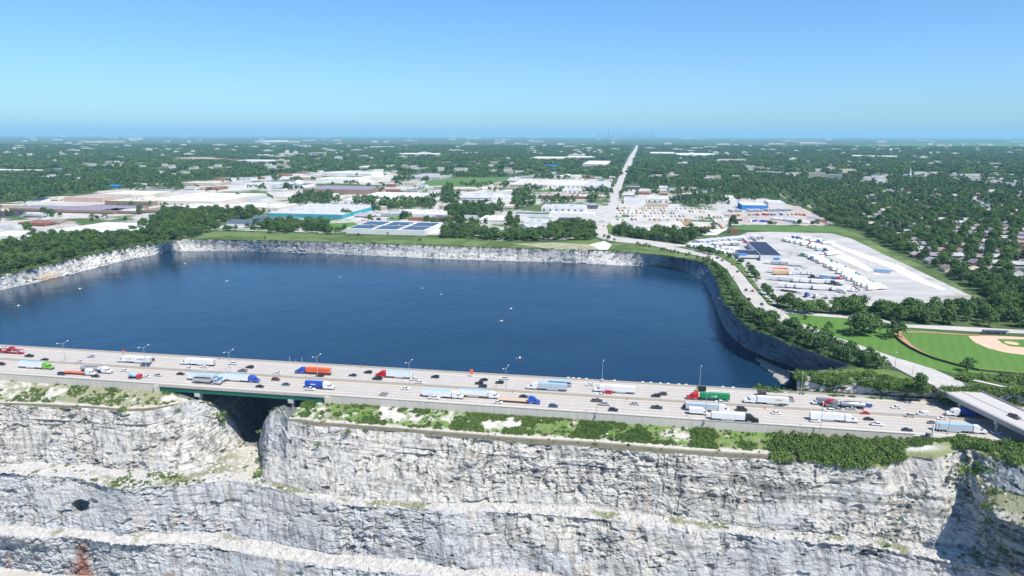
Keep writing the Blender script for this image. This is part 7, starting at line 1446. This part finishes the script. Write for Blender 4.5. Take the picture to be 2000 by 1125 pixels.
# broken stone on the benches
import bmesh
WC_, WOODC = WOODC, bpy.data.collections.new('stone_kinds'); STONE = flat('loose_limestone', (.60, .585, .55), .95, .1, var=.3, scale=1.5)
for i in range(5):
    bm = bmesh.new(); bmesh.ops.create_icosphere(bm, subdivisions=1, radius=.5); r_ = random.Random(i)
    for v in bm.verts: v.co = Vector((v.co.x*r_.uniform(.7, 1.5), v.co.y*r_.uniform(.7, 1.3), v.co.z*r_.uniform(.5, 1.0)))
    me = bpy.data.meshes.new('stone'); bm.to_mesh(me); bm.free(); me.materials.append(STONE); WOODC.objects.link(bpy.data.objects.new('s%02d' % i, me))
w = (np.isin(ZN_, [5, 7])*np.where((VV_ < .35) | (VV_ > .85), 1, .3)+.05*(ZN_ == 0)+.12*((ZN_ == 3) & (XX_ > 1880)))*vis*np.where(n2(QD_[..., 0], QD_[..., 1], 8, 3, 60) > .45, 1, .25)*dc*dr
idx_ = rng.choice(w.size, 9000, p=(w/w.sum()).reshape(-1)); PR = QD_.reshape(-1, 3)[idx_]; sr = rng.uniform(.25, .8, len(PR))+(rng.random(len(PR)) < .05)*rng.uniform(.5, 1.8, len(PR))
scatter('rubble', PR, rng.integers(0, 5, len(PR)), np.stack([sr, sr, sr*.9], -1), rng.random(len(PR))*6.28)
WOODC = WC_
# single bushes one can point to
for i, (x_, y_, z_, s_, lab) in enumerate([(240, 803, -14, 2.6, 'on the edge above the left cliff'), (347, 805, -17, 1.8, 'high on the bluff left of the notch'), (432, 812, -22, 2.8, 'on the bluff beside the notch'), (436, 825, -26, 2.2, 'below the other on the bluff beside the notch'), (262, 852, -27, 1.8, 'on the left cliff face'), (342, 845, -26, 1.3, 'on the cliff face left of the notch'), (102, 838, -22, 1.4, 'high on the far left cliff face'), (62, 800, -15, 1.6, 'on the verge at far left'), (508, 900, -42, 2.6, 'at the foot of the right wall of the notch'), (504, 930, -42, 2.8, 'below the notch at the corner of the ledge'), (512, 845, -32, 2.3, 'clinging to the right edge of the notch'), (678, 846, -15.5, 1.8, 'just below the haul road right of the notch'), (619, 873, -22, 1.4, 'on the cliff face under the haul road'), (1520, 878, -13, 3.2, 'at the left end of the thicket'), (1590, 915, -18, 1.7, 'under the thicket on the upper face'), (1650, 928, -22, 1.8, 'lower on the face under the thicket'), (1697, 955, -30, 1.5, 'alone in the rock below the thicket'), (1823, 943, -24, 1.8, 'dark, round, on the bluff face at right'), (1890, 925, -14, 4.2, 'largest at the foot of the shaded rock at right'), (1920, 922, -12, 3.6, 'second largest at the foot of the shaded rock'), (1875, 1065, -41.5, 2.2, 'on the ledge at the lower right'), (1925, 995, -17, 2.6, 'on the ledge of the east wall')]):
    p = U(x_, y_, z_); e = empty('shrub', p, i*1.3); e.scale = (s_, s_, s_); tag(e, 'green shrub '+lab, 'shrub', 'shrubs on the quarry walls'); link('foliage', BUSH[i % 8], e); mb = MB(); mb.cyl((0, 0, -.3), (0, 0, .5), .06, .03, BARK, 5); mb.build('stem', e)
# ---------------------------------------------------------------- plant the woods (after the buildings, so that footprints are known)
rng = np.random.default_rng(5)
RIMSTRIP = [(1300, 500), (1262, 474), (1350, 486), (1437, 521), (1482, 574), (1525, 600), (1834, 755), (1834, 775), (1545, 775), (1545, 724), (1661, 716), (1580, 684), (1469, 639), (1418, 588), (1405, 550), (1388, 521)]
def indus(px): return inside(px, INDUSTRY[0]) | inside(px, INDUSTRY[1])
def foot_mask(px, pad=0.6):
    m = np.zeros(len(px), bool)
    for x1, x2, yt, yb, sh in FOOT:
        m |= (px[:, 0] > x1-2) & (px[:, 0] < x2+2) & (px[:, 1] > yt-pad) & (px[:, 1] < yb+pad+sh)
    return m
def woods(y0, y1, sp, dens_fn):
    P = grid_pts(y0, y1, sp, rng); Z = GZ(P[:, 1]); P3 = np.c_[P, Z]; px = PX(P3)[:, :2]
    ok = (px[:, 0] > -450) & (px[:, 0] < 2450) & ~((open_mask(px) | foot_mask(px, .2)) & ~clump(px)) & ~inside(px, RIMSTRIP)
    P3, px = P3[ok], px[ok]; d = dens_fn(P3, px); k = rng.random(len(P3)) < d
    return P3[k], px[k]
CLUMPS = [[(1065, 470), (1075, 445), (1110, 438), (1160, 440), (1162, 467)], [(995, 471), (1000, 457), (1060, 455), (1065, 471)], [(862, 467), (868, 452), (925, 447), (960, 457), (962, 468)], [(255, 455), (330, 417), (440, 413), (515, 424), (440, 434), (345, 452)], [(555, 402), (600, 382), (645, 384), (650, 400)], [(680, 397), (700, 391), (850, 396), (852, 411), (760, 409)], [(860, 400), (866, 370), (885, 370), (890, 400)], [(877, 426), (885, 400), (930, 404), (975, 409), (980, 420), (930, 429)], [(1000, 407), (1005, 377), (1035, 377), (1045, 402)], [(1074, 399), (1076, 391), (1122, 391), (1122, 399)], [(1145, 398), (1147, 390), (1166, 390), (1166, 398)], [(600, 452), (600, 440), (640, 440), (642, 452)], [(1333, 404), (1335, 392), (1355, 386), (1398, 388), (1400, 402)], [(520, 452), (520, 442), (560, 440), (600, 448), (600, 453)]]
def clump(px):
    m = np.zeros(len(px), bool)
    for c in CLUMPS: m |= inside(px, c)
    return m
def dens(P3, px):
    n = n2(P3[:, 0], P3[:, 1], 55, 3, 3); b = n2(P3[:, 0], P3[:, 1], 260, 3, 9); c = n2(P3[:, 0], P3[:, 1], 110, 2, 14)
    d = np.where(n+.25*b > .50, .97, .55); ind = indus(px)
    d = np.where(ind, np.where(c > .60, .8, np.where(n > .63, .35, .015)), d)
    d = np.where(clump(px), .93, d)
    # houses and small clearings amid the trees
    res = (~ind) & (px[:, 0] > 1640) & (px[:, 1] < 560); d = np.where(res, d*.96, d)
    clear = (~ind) & (px[:, 1] < 400) & (b > .60) & (n > .45); d = np.where(clear, .3, d)
    return d
n1_, npx = woods(300, 1250, 8.6, dens); 
# hand-set exclusions: slope beside the highway, park edge, plateau south of the road
hwv = (n1_[:, :2]-HO) @ E2
keep = (hwv < -16); keep &= ~((npx[:, 0] > 1548) & (npx[:, 1] > 716) & (npx[:, 0] < 1790))
east = (n1_[:, 0] > 215) & (hwv > -60); keep &= ~east
belt = inside(npx, [(1480, 590), (1560, 585), (2300, 600), (2300, 655), (1760, 628), (1540, 612)]) 
n1_, npx = n1_[keep], npx[keep]
n2_, _ = woods(1250, 2300, 11.5, dens); n3_, n3px = woods(2300, 9000, 30.0, lambda P, px: np.where(indus(px), .04, np.where(n2(P[:, 0], P[:, 1], 300, 3, 22) > .56, .28, .95)))
print('trees', len(n1_), len(n2_), len(n3_))
# individuals: the ones that show largest
def zone_of(q):
    x, y = q
    if x < 345 and y > 430: return 'green broadleaf tree in the wood on top of the left lake cliff', 'trees above the left lake cliff', 'tree'
    if y > 560 and x > 1490 and x < 2100 and y < 660 : return 'dark green tree in the belt between the gravel lot and the side road', 'trees in the belt behind the park', 'tree'
    if x > 1620: return 'green tree in the dense wood right of the gravel lot', 'trees right of the gravel lot', 'tree'
    return 'green tree among the industrial buildings beyond the lake', 'trees among the industrial buildings', 'tree'
sz = n1_[:, 1]; order = np.argsort(-npx[:, 1]); ind_i = []; NI = max(0, 300-len(HAND_TREES))
vis = (npx[:, 0] > -5) & (npx[:, 0] < 2005)
for i in order:
    if vis[i] and len(ind_i) < NI: ind_i.append(i)
ks = ['broad', 'tall', 'spread', 'ragged']
for i in ind_i:
    lab, grp, c = zone_of(npx[i]); place_tree(tuple(n1_[i]), ks[rng.integers(4)], int(rng.integers(2)), float(rng.uniform(.72, 1.15)), float(rng.random()*6.28), lab, grp)
rest = np.ones(len(n1_), bool); rest[ind_i] = False; a = n1_[rest]
P = np.concatenate([a, n2_, n3_]); kk = np.concatenate([rng.integers(0, 5, len(a)), rng.integers(5, 8, len(n2_)), rng.integers(8, 11, len(n3_))])
s0 = rng.uniform(.45, 1.0, len(P))+.45*rng.random(len(P))**2; sz = np.stack([s0, s0, s0*rng.uniform(.8, 1.15, len(P))], -1)
scatter('woodland', P, kk, sz, rng.random(len(P))*6.28)
# ---------------------------------------------------------------- haze
hz = NT('haze_air'); hz.n.remove(hz.b); pv = hz.new('ShaderNodeVolumePrincipled')
pv.inputs['Color'].default_value = (.40, .75, 1.0, 1); pv.inputs['Density'].default_value = 3.9e-5; pv.inputs['Anisotropy'].default_value = 0.0
hz.l.new(pv.outputs[0], hz.n['Material Output'].inputs['Volume'])
mb = MB(); mb.box(-FARD*1.01, FARD*1.01, -2000, FARD*1.02, -96, 492, hz.m); tag(mb.build('haze'), kind='stuff')
